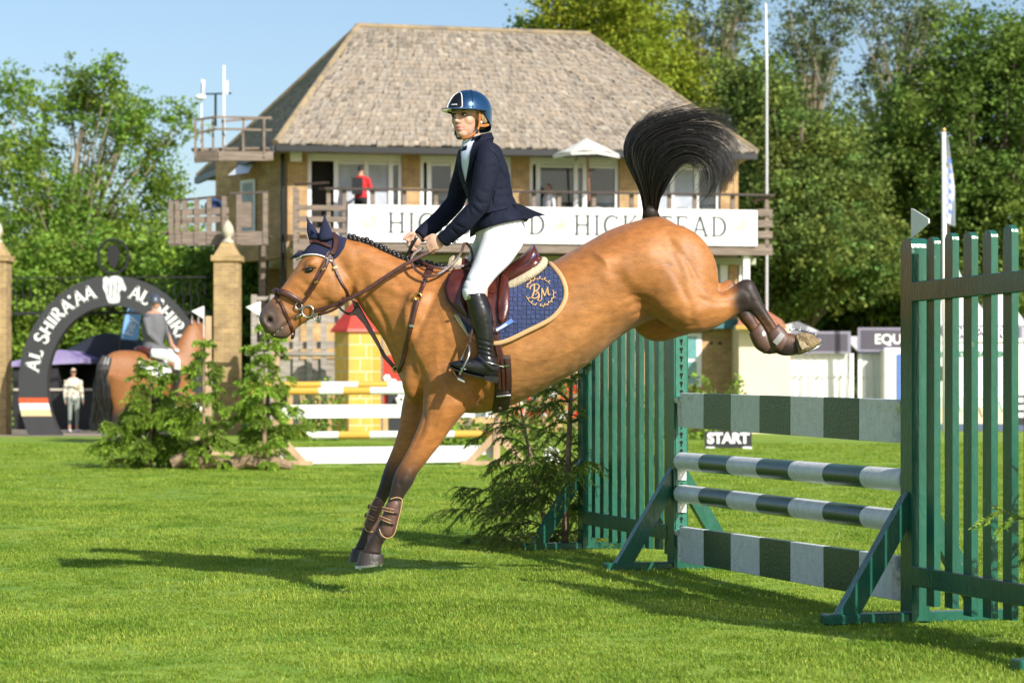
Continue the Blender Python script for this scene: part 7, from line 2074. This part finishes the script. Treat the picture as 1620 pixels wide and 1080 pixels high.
for y0, y1, cm in ((629, 637, (.62, .09, .03)), (637.5, 648, (.80, .80, .80)), (648.5, 658, (.66, .50, .28))):
    for s in (-1, 1):
        ya = [y0 + (y1 - y0) * k / 3 for k in range(4)]
        xo = [178 + s * 149.6 * math.sqrt(1 - ((610 - y) / 174) ** 2) for y in ya]; xi = [178 + s * 103.4 * math.sqrt(1 - ((610 - y) / 127) ** 2) for y in ya]
        m = MB(); m.add([P(x, y, DA - .012) for x, y in zip(xo, ya)] + [P(x, y, DA - .012) for x, y in zip(xi, ya)], [(k, k + 1, k + 5, k + 4) for k in range(3)]); m.build("stripe", mat("stripe_%d" % int(y0), cm, rough=.5), ar)
def arc_place(a_mid):
    def f(u, v, c):
        # letters stand upright on the band: tangent at the letter's middle
        a = a_mid - c * 68.7 / 138.0 * .97; p = el(a, 118, 142, DA - .014); t = el(a - .01, 118, 142, DA - .014) - p; t.normalize(); n_ = Vector((-t.z, 0, t.x))
        return p + t * (u - c) + n_ * v
    return f
letters("AL SHIRA'AA", arc_place(R(137)), M_MWHITE, ar, .325, gap=.05, sw=.22, tw=.10)
letters("AL SHIRA'AA", arc_place(R(43)), M_MWHITE, ar, .325, gap=.05, sw=.22, tw=.10)
hh = [(163, 440), (168, 437), (172, 440), (176, 437), (182, 436), (188, 437), (193, 440), (196, 447), (200, 456), (198, 461), (192, 458), (189, 462), (190, 470), (189, 478), (182, 480), (172, 479), (169, 472), (167, 464), (163, 456)]
m = MB(); m.add([P(x, y, DA - .014) for x, y in hh], [tuple(range(len(hh)))]); em = m.build("horse_emblem", mat("pale_emblem", (.72, .72, .72), rough=.6, var=.35, scale=9, col2=(.82, .82, .82)), ar)
m = MB()
for seq in ([(170, 446), (172, 456), (171, 468)], [(178, 445), (179, 458), (177, 472)], [(186, 445), (186, 456), (184, 466)]): m.tube(smooth_path([P(x, y, DA - .018) for x, y in seq], 3), .009, 5)
tag(m.build("emblem_lines", M_ARCH, em), kind="stuff")
M_GBRICK = brick_material("gate_brick", (.46, .31, .12, 1), (.32, .20, .085, 1), (.42, .36, .26, 1))
M_STONE = mat("pale_stone", (.48, .42, .33), rough=.9, var=.2, scale=8, bump=.3)
def gate_pillar(px, label, d=53.2):
    b = Vector((P(px, 620, d).x, d, 0)); t = thing("gate_pillar", label, "pillar", b, group="brick gate pillars"); z1 = P(0, 412, d).z
    m = MB(); m.box(b + Vector((0, .37, z1 / 2)), (.58, .58, z1)); m.build("shaft", M_GBRICK, t)
    m = MB(); m.box(b + Vector((0, .37, z1 + .06)), (.70, .70, .13)); m.build("cornice", M_GBRICK, t)
    m = MB(); c = b + Vector((0, .37, 0)); z2 = P(0, 383, d).z
    m.rings([[c + Vector((sx * .29, sy * .29, z1 + .125)) for sx, sy in ((-1, -1), (1, -1), (1, 1), (-1, 1))], [c + Vector((sx * .13, sy * .13, z2)) for sx, sy in ((-1, -1), (1, -1), (1, 1), (-1, 1))]]); m.build("pyramid_cap", M_GBRICK, t)
    m = MB(); m.lathe([(.15, z2), (.14, z2 + .05), (.07, z2 + .1), (.08, z2 + .13), (.135, z2 + .2), (.15, z2 + .28), (.12, z2 + .4), (.06, z2 + .5), (.01, z2 + .54)], c, 14); m.build("pinecone_finial", M_STONE, t, smooth=True)
gate_pillar(357, "yellow brick gate pillar with stone pinecone, right of the black arch"); gate_pillar(-11, "yellow brick gate pillar at the left edge of the picture")
ig = thing("iron_gate_overthrow", "black wrought iron scrollwork overthrow between the brick pillars", "ironwork", P(180, 490, 53.6))
M_IRON = mat("black_iron", (.012, .012, .013), rough=.6)
m = MB(); m.beam(P(20, 496, 53.6), P(335, 494, 53.6), .05, .07); m.build("lower_bar", M_IRON, ig)
m = MB(); m.beam(P(20, 440, 53.6), P(335, 438, 53.6), .03, .03); m.build("upper_bar", M_IRON, ig)
for k in range(26):
    x = 26 + 12 * k; top = 438 - 6 * math.sin(k * .9)
    m = MB(); pts = [P(x + 5 * math.cos(t * .9) * (1 - t / 9), 468 - 3 * t + 6 * math.sin(t * .9), 53.6) for t in range(8)]; m.tube([P(x, 495, 53.6), P(x, 470, 53.6)] + pts, .013, 4); m.build("scroll", M_IRON, ig)
m = MB(); m.tube([P(179 + 24 * math.cos(t * .2618), 406 - 27 * math.sin(t * .2618), 53.6) for t in range(25)], .035, 6); m.build("crest_ring", M_IRON, ig)
m = MB(); m.prism([P(x, y, 53.6) for x, y in ((172, 388), (186, 388), (190, 402), (186, 418), (180, 426), (173, 418), (169, 402))], Vector((0, .03, 0))); m.build("crest", M_IRON, ig)

# ------------------------------------------------------------------ people
def figure(label, feet, height, yaw, cols, pose="stand", sit=False, group=None, seed=0):
    """a distant person: one continuous body, clothes painted by height; cols = dict(hair, skin, top, legs, shoes)"""
    k = height / 1.75; m = MB(); f = Vector(feet)
    c, s = math.cos(yaw), math.sin(yaw)
    def T(x, y, z): return f + Vector((x * c - y * s, x * s + y * c, z)) * k       # y forward is -Y at yaw 0
    m.sphere(T(0, 0, 1.62), (.080 * k, .095 * k, .115 * k), 14, 10); m.tube([T(0, .01, 1.55), T(0, .01, 1.40)], [.052 * k, .07 * k], 10)
    m.sphere(T(0, -.095, 1.60), .018 * k, 8, 6)
    m.rings([[T(w * math.cos(a), dp * math.sin(a), z) for a in [2 * math.pi * j / 16 for j in range(16)]] for w, dp, z in ((.10, .07, 1.47), (.19, .11, 1.40), (.195, .125, 1.25), (.165, .115, 1.08), (.18, .125, .95), (.17, .12, .84))])
    for sd in (-1, 1):
        h = [T(sd * .19, .0, 1.40), T(sd * .235, .02, 1.12), T(sd * .245, -.06, .90), T(sd * .24, -.09, .80)] if pose == "stand" else [T(sd * .19, 0, 1.40), T(sd * .26, -.05, 1.15), T(sd * .12, -.26, 1.22), T(sd * .05, -.30, 1.30)]
        m.tube(h, [.062 * k, .05 * k, .036 * k, .032 * k], 9)
        e = h[-1]; dr = (h[-1] - h[-2]).normalized()
        for q in range(4): m.tube([e, e + dr * .05 * k + T(sd * 0, (q - 1.5) * .016, 0) - f, e + dr * (.09 - .008 * abs(q - 1)) * k + T(0, (q - 1.5) * .018, 0) - f], [.014 * k, .010 * k, .007 * k], 5)
        m.tube([e, e + dr * .03 * k + T(0, -.035, 0) - f, e + dr * .055 * k + T(0, -.04, 0) - f], [.013 * k, .010 * k, .008 * k], 5)
        L_ = [T(sd * .09, 0, .90), T(sd * .095, -.01, .50), T(sd * .10, .02, .09)] if not sit else [T(sd * .09, 0, .90), T(sd * .12, -.40, .86), T(sd * .12, -.42, .45)]
        m.tube(L_, [.092 * k, .060 * k, .042 * k], 10); m.tube([L_[-1] + T(0, .05, -.03) - f, L_[-1] + T(sd * .02, -.17, -.05) - f], [.045 * k, .036 * k], 8)
    me = skin_of(m, .016 * k, 2, "body"); v, n_ = mesh_arrays(me)
    z = (v[:, 2] - f.z) / k; lx_ = ((v - np.array(f)) @ np.array([c, s, 0])) / k; ly_ = ((v - np.array(f)) @ np.array([-s, c, 0])) / k
    C = np.tile(np.array(cols["top"]), (len(v), 1)).astype(float)
    if "print" in cols: nn2 = vnoise(v, 26, seed); C[nn2 > .45] = cols["print"]
    C[z < .93] = cols["legs"]; C[z < cols.get("ankle", .06)] = cols["skin"]; C[z < .075] = cols["shoes"]
    C[(z > 1.46)] = cols["skin"]; C[(z > 1.58) & ((ly_ > -.03) | (z > 1.68))] = cols["hair"]
    arm = (np.abs(lx_) > .19) & (z < cols.get("cuff", .84)) & (z > .6); C[arm] = cols["skin"]
    if pose != "stand": C[(ly_ < -.20) & (z > 1.1) & (z < 1.45)] = cols["skin"]
    paint(me, C)
    t = thing("person", label, "person", feet, group=group)
    link_mesh("body", me, M_CLOTH, t); return t, T, k
M_CLOTH = mat("painted_cloth", (1, 1, 1), rough=.8, var=.08, scale=30, tint=True)
SKN = (.45, .25, .17)
wt, T, k = figure("blonde woman in pale patterned blouse and sage trousers by the black arch", Vector((P(116, 620, 57).x, 57, 0)), 1.62, R(25), dict(hair=(.55, .46, .34), skin=SKN, top=(.66, .62, .52), print=(.42, .38, .24), legs=(.26, .30, .26), shoes=(.75, .75, .75), ankle=.19))
m = MB(); m.tube([T(-.07, -.085, 1.635), T(0, -.105, 1.635), T(.07, -.085, 1.635)], .02 * k, 6); m.build("sunglasses", M_BLACK, wt)
figure("child in bright orange trousers half hidden behind the background horse's tail", Vector((P(160, 620, 56).x, 56, 0)), 1.38, R(160), dict(hair=(.2, .12, .07), skin=SKN, top=(.62, .35, .32), print=(.8, .7, .68), legs=(.75, .09, .02), shoes=(.7, .7, .7)), seed=4)
ct, T, k = figure("camera operator in red and black on the balcony", BA + BV * flx(571, -.6) + BW * -.6 + Vector((0, 0, Z1 + .12)), 1.75, R(150), dict(hair=(.02, .02, .02), skin=(.5, .3, .2), top=(.55, .02, .025), legs=(.015, .015, .017), shoes=(.02, .02, .02), cuff=1.12), pose="hold")
m = MB(); m.box(T(0, .16, 1.2), (.26, .12, .4)); m.build("harness_pack", M_GUT, ct)
figure("man in white shirt seated behind the balcony glass, right of the rider", BA + BV * flx(868, -.35) + BW * -.35 + Vector((0, 0, Z1 - .22)), 1.72, R(-60), dict(hair=(.08, .06, .05), skin=SKN, top=(.6, .58, .6), legs=(.03, .05, .16), shoes=(.02, .02, .02)), sit=True)
figure("man in black shirt beside the brick pillar left of the horse's head", Vector((P(427, 620, 52).x, 52, 1.1)), 1.75, R(-70), dict(hair=(.1, .08, .07), skin=SKN, top=(.012, .012, .014), legs=(.02, .025, .05), shoes=(.02, .02, .02)))
figure("grey haired spectator in red under the balcony's right end", BA + BV * flx(1130, -.2) + BW * -.25 + Vector((0, 0, fz(1130, 385, -.2) - 2.55)), 1.7, R(10), dict(hair=(.5, .5, .5), skin=SKN, top=(.25, .03, .03), legs=(.05, .05, .06), shoes=(.05, .05, .05)))
# walkway the two spectators stand on
wk = thing("timber_walkway", "raised grey timber walkway and steps behind the horse's head", "walkway", Vector((P(470, 620, 51.5).x, 51.5, 0)))
def wkb(name, a, b, w, h): m = MB(); m.beam(a, b, w, h); m.build(name, mat("bleached_timber", (.33, .29, .25), rough=.9, var=.3, scale=6, stretch=(.3, .3, 3)), wk)
for y in (470, 505, 545): wkb("rail", P(400, y + 2, 51.4), P(548, y, 51.4), .05, .16 if y > 500 else .08)
wkb("platform", P(395, 560, 52), P(560, 560, 52), 1.6, .08)
for px in (402, 432, 468, 490, 512, 540): wkb("post", P(px, 466, 51.3), Vector((P(px, 620, 51.3).x, 51.3, 0)), .12, .12)
wkb("skirt_board", P(398, 588, 51.35), P(556, 586, 51.35), .04, .55)

# ------------------------------------------------------------------ background horse and rider
DG = 45.0
g2 = MB()
def L2(secs, yo=0.0, per=3): loft(g2, secs, yo=yo, per=per, d0=DG)
L2([(165, 580, 166, 615, .10, 0), (170, 562, 172, 626, .24, .05), (190, 554, 196, 628, .28, .25), (222, 556, 226, 628, .29, .5), (252, 564, 256, 630, .29, .8), (282, 574, 286, 630, .25, 1.1), (300, 588, 300, 630, .16, 1.3)])
L2([(268, 572, 300, 632, .16, 1.1), (276, 552, 306, 600, .13, 1.25), (286, 532, 314, 566, .11, 1.35), (298, 514, 320, 545, .09, 1.45), (308, 506, 326, 534, .08, 1.55)])
L2([(300, 508, 318, 536, .075, 1.5), (316, 508, 328, 540, .085, 1.7), (328, 520, 332, 548, .07, 1.85), (334, 535, 334, 556, .06, 1.95)])
L2([(166, 590, 214, 604, .12), (173, 624, 206, 630, .09), (178, 645, 197, 648, .06), (175, 660, 189, 662, .05), (172, 676, 183, 678, .04), (170, 690, 184, 690, .05), (169, 699, 187, 699, .06)], yo=-.1)
L2([(196, 600, 236, 610, .10), (200, 630, 226, 632, .08), (202, 646, 216, 648, .055), (200, 664, 211, 665, .045), (199, 688, 211, 690, .05), (198, 695, 214, 695, .055)], yo=.35)
L2([(276, 620, 302, 620, .09), (280, 650, 296, 650, .06), (281, 672, 292, 672, .045), (280, 694, 294, 694, .05)], yo=1.0)
L2([(290, 620, 310, 620, .08), (294, 650, 306, 650, .05), (296, 690, 308, 690, .05)], yo=1.3)
h2me = skin_of(g2, .022, 6, "body"); v2, n2_ = mesh_arrays(h2me); x2, y2 = to_px(v2)
C2 = np.tile(np.array([.27, .105, .032]), (len(v2), 1)); lg = sstep(y2, 632, 662)[:, None]; C2 = C2 * (1 - lg) + np.array([.02, .014, .012]) * lg; paint(h2me, C2)
bh = thing("horse", "brown horse seen from behind, standing beyond the spruces", "horse", Vector((P(225, 620, DG).x, DG + .5, 0)))
link_mesh("body", h2me, M_COAT, bh)
m = MB()
for i in range(170):
    a = random.random(); x0 = 160 + 13 * a; m.tube(smooth_path([P(x0 + 3, 562 + 3 * a, DG - .12), P(153 + 19 * a, 585, DG - .22 + .1 * random.random()), P(147 + 27 * random.random(), 630, DG - .25 + .2 * random.random()), P(142 + 30 * random.random(), 668 + 14 * random.random(), DG - .2 + .1 * random.random())], 3), .016, 4)
tag(m.build("tail", M_HAIR, bh), kind="stuff")
for px, dy in ((303, 1.45), (313, 1.55)):
    m = MB(); m.tube([P(px, 512, DG + dy), P(px + 1, 499, DG + dy)], [.045, .008], 8); m.build("ear", MATS["saddle_leather"], bh)
pd = thing("saddle_cloth", "white saddle cloth on the background horse", "saddle cloth", P(250, 590, DG))
m = MB(); m.rings([[P(x, y, DG + yy) for x, y, yy in row] for row in (((214, 558, .45), (226, 557, .5), (262, 565, .85), (272, 572, .95)), ((222, 580, .10), (232, 586, .14), (262, 596, .42), (272, 596, .58)), ((232, 588, .12), (240, 592, .16), (258, 600, .42), (268, 600, .58)))], cap=False); m.build("cloth", M_MWHITE, pd)
m = MB(); m.sphere(P(240, 556, DG + .6), (.36, .2, .10), 14, 8, Matrix.Rotation(R(10), 3, 'Y')); m.build("saddle", M_REDLEA, pd, smooth=True)
r2 = MB()
def tb(pts, rad, n=10): r2.tube([P(x, y, DG + q) for x, y, q in pts], rad, n)
loft(r2, [(235, 492, 252, 492, .08), (227, 500, 260, 500, .19), (224, 518, 262, 520, .20), (226, 540, 258, 542, .17), (224, 556, 262, 558, .19)], yo=.62, d0=DG)
r2.sphere(P(247, 480, DG + .62), (.085, .10, .12), 12, 9); tb([(245, 488, .62), (243, 498, .62)], [.06, .07])
tb([(230, 503, .42), (236, 528, .36), (256, 548, .55), (272, 556, .8)], [.075, .06, .045, .04]); tb([(256, 503, .85), (264, 526, .95), (272, 546, 1.05), (282, 556, 1.1)], [.07, .055, .045, .04])
tb([(238, 555, .45), (262, 562, .45), (280, 572, .62), (282, 600, .62), (276, 622, .6), (288, 626, .6)], [.11, .10, .075, .06, .05, .045])
tb([(250, 555, .8), (270, 562, 1.1), (286, 574, 1.2), (288, 600, 1.2)], [.10, .09, .07, .06])
r2me = skin_of(r2, .016, 3, "body"); v3, _n = mesh_arrays(r2me); x3, y3 = to_px(v3); d3 = v3[:, 1] - DG
C3 = np.tile(np.array([.13, .13, .145]), (len(v3), 1)); C3[y3 < 496] = SKN; C3[(x3 > 268) & (y3 < 562)] = SKN; C3[(y3 > 552) & (x3 > 240) & (x3 < 290) & (y3 > 540 + (270 - x3) * .3)] = (.74, .74, .75); C3[y3 > 584] = (.012, .012, .012); paint(r2me, C3)
bp2 = thing("person", "rider in grey jacket and dark helmet on the background horse", "rider", P(245, 556, DG + .6))
link_mesh("body", r2me, M_CLOTH, bp2)
m = MB(); c = P(245, 477, DG + .62)
rs = [[c + Vector((.128 * math.cos(a) * q, .155 * math.sin(a) * q, z)) for a in [2 * math.pi * j / 20 for j in range(20)]] for q, z in ((1, -.03), (1.0, .02), (.92, .07), (.7, .12), (.35, .15), (.02, .16))]; m.rings(rs)
m.prism([c + Vector((.10, -.08, -.02)), c + Vector((.20, .02, -.04)), c + Vector((.18, .12, -.04)), c + Vector((.08, .14, -.02))], Vector((0, 0, .02))); m.build("helmet", mat("navy_helmet", (.055, .065, .09), rough=.3), bp2, smooth=True, flat_angle=40)

# ------------------------------------------------------------------ behind the arch: tents, hoarding, feather flag
def tent(name, label, poly_roof, poly_wall, d, dep, mr, mw, cat="tent"):
    xs = [x for x, y in poly_wall]; t = thing(name, label, cat, Vector((P(sum(xs) / len(xs), 620, d).x, d, 0)))
    if poly_wall: m = MB(); m.prism([P(x, y, d) for x, y in poly_wall], Vector((0, dep, 0))); m.build("side_wall", mw, t)
    if poly_roof:
        c = Vector((sum(P(x, y, d).x for x, y in poly_roof) / len(poly_roof), d + dep / 2, max(P(x, y, d).z for x, y in poly_roof)))
        m = MB(); m.prism([P(x, y, d - .15) for x, y in poly_roof], Vector((0, dep + .3, 0))); m.build("roof", mr, t)
    return t
M_NAVYT = mat("navy_tent_canvas", (.010, .016, .030), rough=.6, var=.3, scale=2); M_PURP = mat("purple_tent_canvas", (.16, .08, .36), rough=.6, var=.3, scale=1.5, col2=(.45, .40, .62)); M_DKT = mat("dark_tent_wall", (.022, .020, .024), rough=.8, var=.3, scale=2)
tent("event_tent", "dark navy event tent seen through the arch", [(88, 562), (150, 530), (168, 526), (210, 540), (240, 560), (240, 566), (88, 566)], [(94, 566), (238, 566), (238, 660), (94, 660)], 66, 4, M_NAVYT, M_DKT)
tent("event_tent", "purple event tent left of the navy one", [(18, 572), (60, 562), (95, 553), (130, 566), (130, 574), (18, 580)], [(20, 580), (92, 580), (92, 660), (20, 660)], 63, 3, M_PURP, M_DKT)
hb_ = thing("black_hoarding", "low black advertising hoarding behind the woman", "hoarding", Vector((P(150, 620, 60.5).x, 60.5, 0)))
for k in range(5):
    xa, xb = 22 + 62 * k, 22 + 62 * (k + 1) - 1
    m = MB(); m.prism([P(xa, 679, 60.5), P(xb, 679, 60.5), P(xb, 617, 60.5), P(xa, 617, 60.5)], Vector((0, .06, 0))); m.build("panel", mat("matt_black_board", (.02, .02, .021), rough=.7), hb_)
m = MB(); m.beam(P(22, 616, 60.5), P(335, 616, 60.5), .12, .06); m.build("capping", mat("pale_cap", (.5, .45, .36), rough=.8), hb_)
ff = thing("feather_flag", "light blue feather flag lettered hey behind the arch", "flag", Vector((P(208, 620, 61.5).x, 61.5, 0)))
m = MB(); m.prism([P(x, y, 61.5) for x, y in ((190, 536), (196, 500), (203, 488), (212, 485), (222, 488), (224, 494), (218, 538))], Vector((0, .02, 0))); m.build("sail", mat("sky_blue_cloth", (.20, .42, .72), rough=.7, var=.1, scale=2), ff)
sans("hey", M_MWHITE, ff, P(207, 516, 61.45), .36, (.25, 0, 1), (-1, 0, .25))
m = MB(); m.tube([Vector((P(191, 620, 61.5).x, 61.5, 0)), P(190, 540, 61.5), P(197, 498, 61.5), P(212, 484, 61.5)], .02, 6); m.build("pole", M_GUT, ff)
# gravel strip under the arch
m = MB(); m.add([(P(-60, 620, 57).x, 51.4, .004), (P(345, 620, 57).x, 51.4, .004), (P(345, 620, 62).x, 61.9, .004), (P(-60, 620, 62).x, 61.9, .004)], [(0, 1, 2, 3)]); tag(m.build("path", mat("gravel_path", (.30, .24, .18), rough=.95, var=.3, scale=12)), kind="structure")

# ------------------------------------------------------------------ right: marquees, hoardings, first aid cabin
M_PVC = mat("white_marquee_pvc", (.66, .66, .66), rough=.6, var=.06, scale=1.2, bump=.25, bscale=1.8, stretch=(1, 1, .4)); M_BRD = mat("slate_board", (.075, .065, .090), rough=.6, var=.05); M_BRDE = mat("slate_edge", (.22, .20, .27), rough=.6)
def marquee(x0, x1, y0, d, label, folds=9):
    b = Vector((P((x0 + x1) / 2, 620, d).x, d, 0)); t = thing("marquee", label, "marquee", b, group="white trade marquees")
    a, c = P(x0, y0, d), P(x1, y0, d); n_ = 40; vs = []; fs = []
    for i in range(n_ + 1):
        u = i / n_; w = .11 * math.sin(u * folds * 6.28) * (.3 + .7 * abs(math.sin(u * 5)))
        for zz in (a.z, a.z * .72, a.z * .35, 0): vs.append(Vector((a.x + (c.x - a.x) * u, d + w * (1 - zz / a.z) ** .7, zz)))
    fs = [(i * 4 + j, (i + 1) * 4 + j, (i + 1) * 4 + j + 1, i * 4 + j + 1) for i in range(n_) for j in range(3)]
    m = MB(); m.add(vs, fs); m.build("front_curtain", M_PVC, t, smooth=True)
    m = MB(); m.prism([a + Vector((0, .1, 0)), c + Vector((0, .1, 0)), c + Vector((-.1, 3.5, .5)), a + Vector((.1, 3.5, .5))], Vector((0, 0, .04))); m.build("roof", M_PVC, t)
    for p in (a, c): m = MB(); m.box(Vector((p.x, d + .0, p.z / 2)), (.10, .12, p.z)); m.build("pole", M_MWHITE, t)
    for i in range(int((x1 - x0) / 9)):
        m = MB(); m.sphere(P(x0 + 6 + 9 * i, y0 + 36, d - .07), (.035, .02, .03), 6, 5); m.build("eyelet", M_STEEL, t)
    return t
def board(x0, x1, y0, y1, d, label, text=None, tx=0, size=.3):
    t = thing("fascia_board", label, "sign board", P((x0 + x1) / 2, y1, d), group="slate fascia boards"); 
    m = MB(); m.prism([P(x0, y1, d), P(x1, y1, d), P(x1, y0, d), P(x0, y0, d)], Vector((0, .06, 0))); m.build("border", M_BRDE, t)
    m = MB(); m.prism([P(x0 + 5, y1 - 4, d - .01), P(x1 - 5, y1 - 4, d - .01), P(x1 - 5, y0 + 4, d - .01), P(x0 + 5, y0 + 4, d - .01)], Vector((0, .012, 0))); m.build("panel", M_BRD, t)
    if text: sans(text, M_MWHITE, t, P(tx, (y0 + y1) / 2, d - .02), size, (1, 0, 0), (0, 0, 1), bold=.008)
marquee(1236, 1347, 559, 57, "white marquee with eyeleted curtain left of the plain slate board's end"); marquee(1360, 1416, 560, 57.5, "narrow white marquee under the lettered slate board", 5)
board(1238, 1346, 524, 559, 56.8, "plain slate grey board above the wider marquee"); board(1357, 1447, 518, 556, 57.2, "slate grey board lettered EQUESTRO left of the near wing post", "EQUESTRO", 1437, .34)
board(1452, 1618, 514, 539, 60, "slate grey board lettered EQUESTRO seen through the pickets", "EQUESTRO", 1550, .40)
m = MB(); m.prism([P(x, y, 58) for x, y in ((1238, 516), (1262, 508), (1300, 526), (1296, 530), (1240, 530))], Vector((0, 2, 0))); o = m.build("tent_roof", M_PVC); to_base(o, P(1268, 530, 58)); tag(o, "white sloping tent top behind the hind hoof", "tent")
wc = thing("portable_toilet", "white plastic cabin with blue edge beside the lettered slate board", "cabin", Vector((P(1414, 620, 57).x, 56.8, 0)))
m = MB(); z = P(0, 550, 56.8).z; m.box((P(1416, 620, 56.8).x, 57.3, z / 2), (.55, .9, z), None, .04); m.build("cabin", M_MWHITE, wc); m = MB(); m.box((P(1423, 620, 56.8).x, 56.83, z * .5), (.10, .03, z * .85)); m.build("blue_trim", M_BLUE, wc)
fa = thing("first_aid_cabin", "long white first aid treatment cabin seen through the near wing's pickets", "cabin", Vector((P(1535, 620, 58).x, 58, 0)))
za, zb = P(0, 631, 58).z, P(0, 541, 58).z; xa, xb = P(1450, 620, 58).x, P(1640, 620, 58).x
m = MB(); m.box(((xa + xb) / 2, 59.2, (za + zb) / 2), (xb - xa, 2.4, zb - za), None, .03); m.build("cabin_body", M_MWHITE, fa)
m = MB(); m.box(((xa + xb) / 2, 59.2, zb + .05), (xb - xa + .1, 2.5, .1)); m.build("roof_edge", M_CUP, fa)
m = MB(); m.prism([P(1462, 602, 57.98), P(1498, 602, 57.98), P(1498, 579, 57.98), P(1462, 579, 57.98)], Vector((0, .01, 0))); m.build("window", M_GLASS, fa)
sans("FIRST AID TREATMENT", mat("green_letter", (.04, .22, .13), rough=.6), fa, P(1537, 560, 57.97), .20, (1, 0, 0), (0, 0, 1), bold=.006)
m = MB(); m.box(((xa + xb) / 2, 58.3, .36), (xb - xa, .05, .5)); m.build("skirt", M_CREAMW, fa)
for k in range(6): m = MB(); x = 1512 + 22 * k; m.prism([P(x, 634, 58.1), P(x + 3, 634, 58.1), P(x + 9, 652, 58.1), P(x + 6, 652, 58.1)], Vector((0, .01, 0))); m.build("green_stripe", mat("green_stripe", (.05, .35, .25), rough=.6), fa)
m = MB(); m.box(((xa + xb) / 2, 58.2, .1), (xb - xa, .2, .18)); m.build("base_rail", mat("slate_blue", (.08, .11, .19), rough=.6), fa)
es = thing("black_sign", "black board with white letter E low at the right edge", "sign", Vector((P(1612, 620, 56).x, 56, 0)))
m = MB(); m.prism([P(x, y, 56) for x, y in ((1600, 672), (1660, 672), (1660, 625), (1600, 625))], Vector((0, .05, 0))); m.build("board", MATS["black_sign"], es); sans("EQ", M_MWHITE, es, P(1626, 646, 55.98), .62, (1, 0, 0), (0, 0, 1), bold=.03)
for cx_, w, h0, lab in ((1522, 62, 418, "white peaked pavilion top seen between the pickets"), (1590, 40, 440, "smaller white peaked pavilion top behind the right pickets")):
    t = thing("peaked_pavilion", lab, "pavilion", Vector((P(cx_, 620, 66).x, 66, 0))); d = 66; c = P(cx_, h0, d); s = d / FPX
    m = MB(); rs = [[Vector((c.x + rr * w * s * sx, d + rr * w * s * sy + 1, P(0, yy, d).z)) for sx, sy in ((-1, -1), (1, -1), (1, 1), (-1, 1))] for rr, yy in ((1, 515), (.55, 485), (.28, 455), (.10, 430), (.03, h0))]; m.rings(rs); m.build("roof", M_PVC, t)
    m = MB(); m.box((c.x, d + 1, P(0, 515, d).z / 2), (2 * w * s * .96, 2 * w * s * .96, P(0, 515, d).z)); m.build("side_walls", M_PVC, t)
fp2 = thing("flagpole", "white flagpole with hanging white and blue flag behind the near wing", "flagpole", Vector((P(1494, 620, 54).x, 54, 0)))
m = MB(); m.tube([Vector((P(1495, 620, 54).x, 54, 0)), P(1493, 208, 54)], [.065, .05], 8); m.build("pole", M_MWHITE, fp2, smooth=True); m = MB(); m.sphere(P(1493, 206, 54), .07, 8, 6); m.build("finial", M_BRASS, fp2, smooth=True)
vs = []; nq = 16
for i in range(nq + 1):
    t_ = i / nq; y = 212 + 140 * t_; wd = 3 + 13 * math.sin(min(t_ * 1.5, 1) * 1.57) * (1 - .35 * max(0, t_ - .6))
    for j in range(6): u = j / 5; vs.append(P(1496 + wd * u, y + 6 * u, 54) + Vector((0, .16 * math.sin(u * 7 + t_ * 3) * u, 0)))
m = MB(); m.add(vs, [(i * 6 + j, i * 6 + j + 1, (i + 1) * 6 + j + 1, (i + 1) * 6 + j) for i in range(nq) for j in range(5)]); fo_ = m.build("flag_cloth", mat("flag_white_blue", (.72, .74, .82), rough=.7, var=.0, scale=1.6, col2=(.72, .74, .82), transl=.3), fp2, smooth=True)
for k in range(6): m = MB(); y = 250 + 16 * k; m.prism([P(1500, y, 53.86), P(1505, y + 2, 53.86), P(1506, y + 9, 53.86), P(1501, y + 8, 53.86)], Vector((0, .004, 0))); m.build("printed_mark", M_BLUE, fo_)
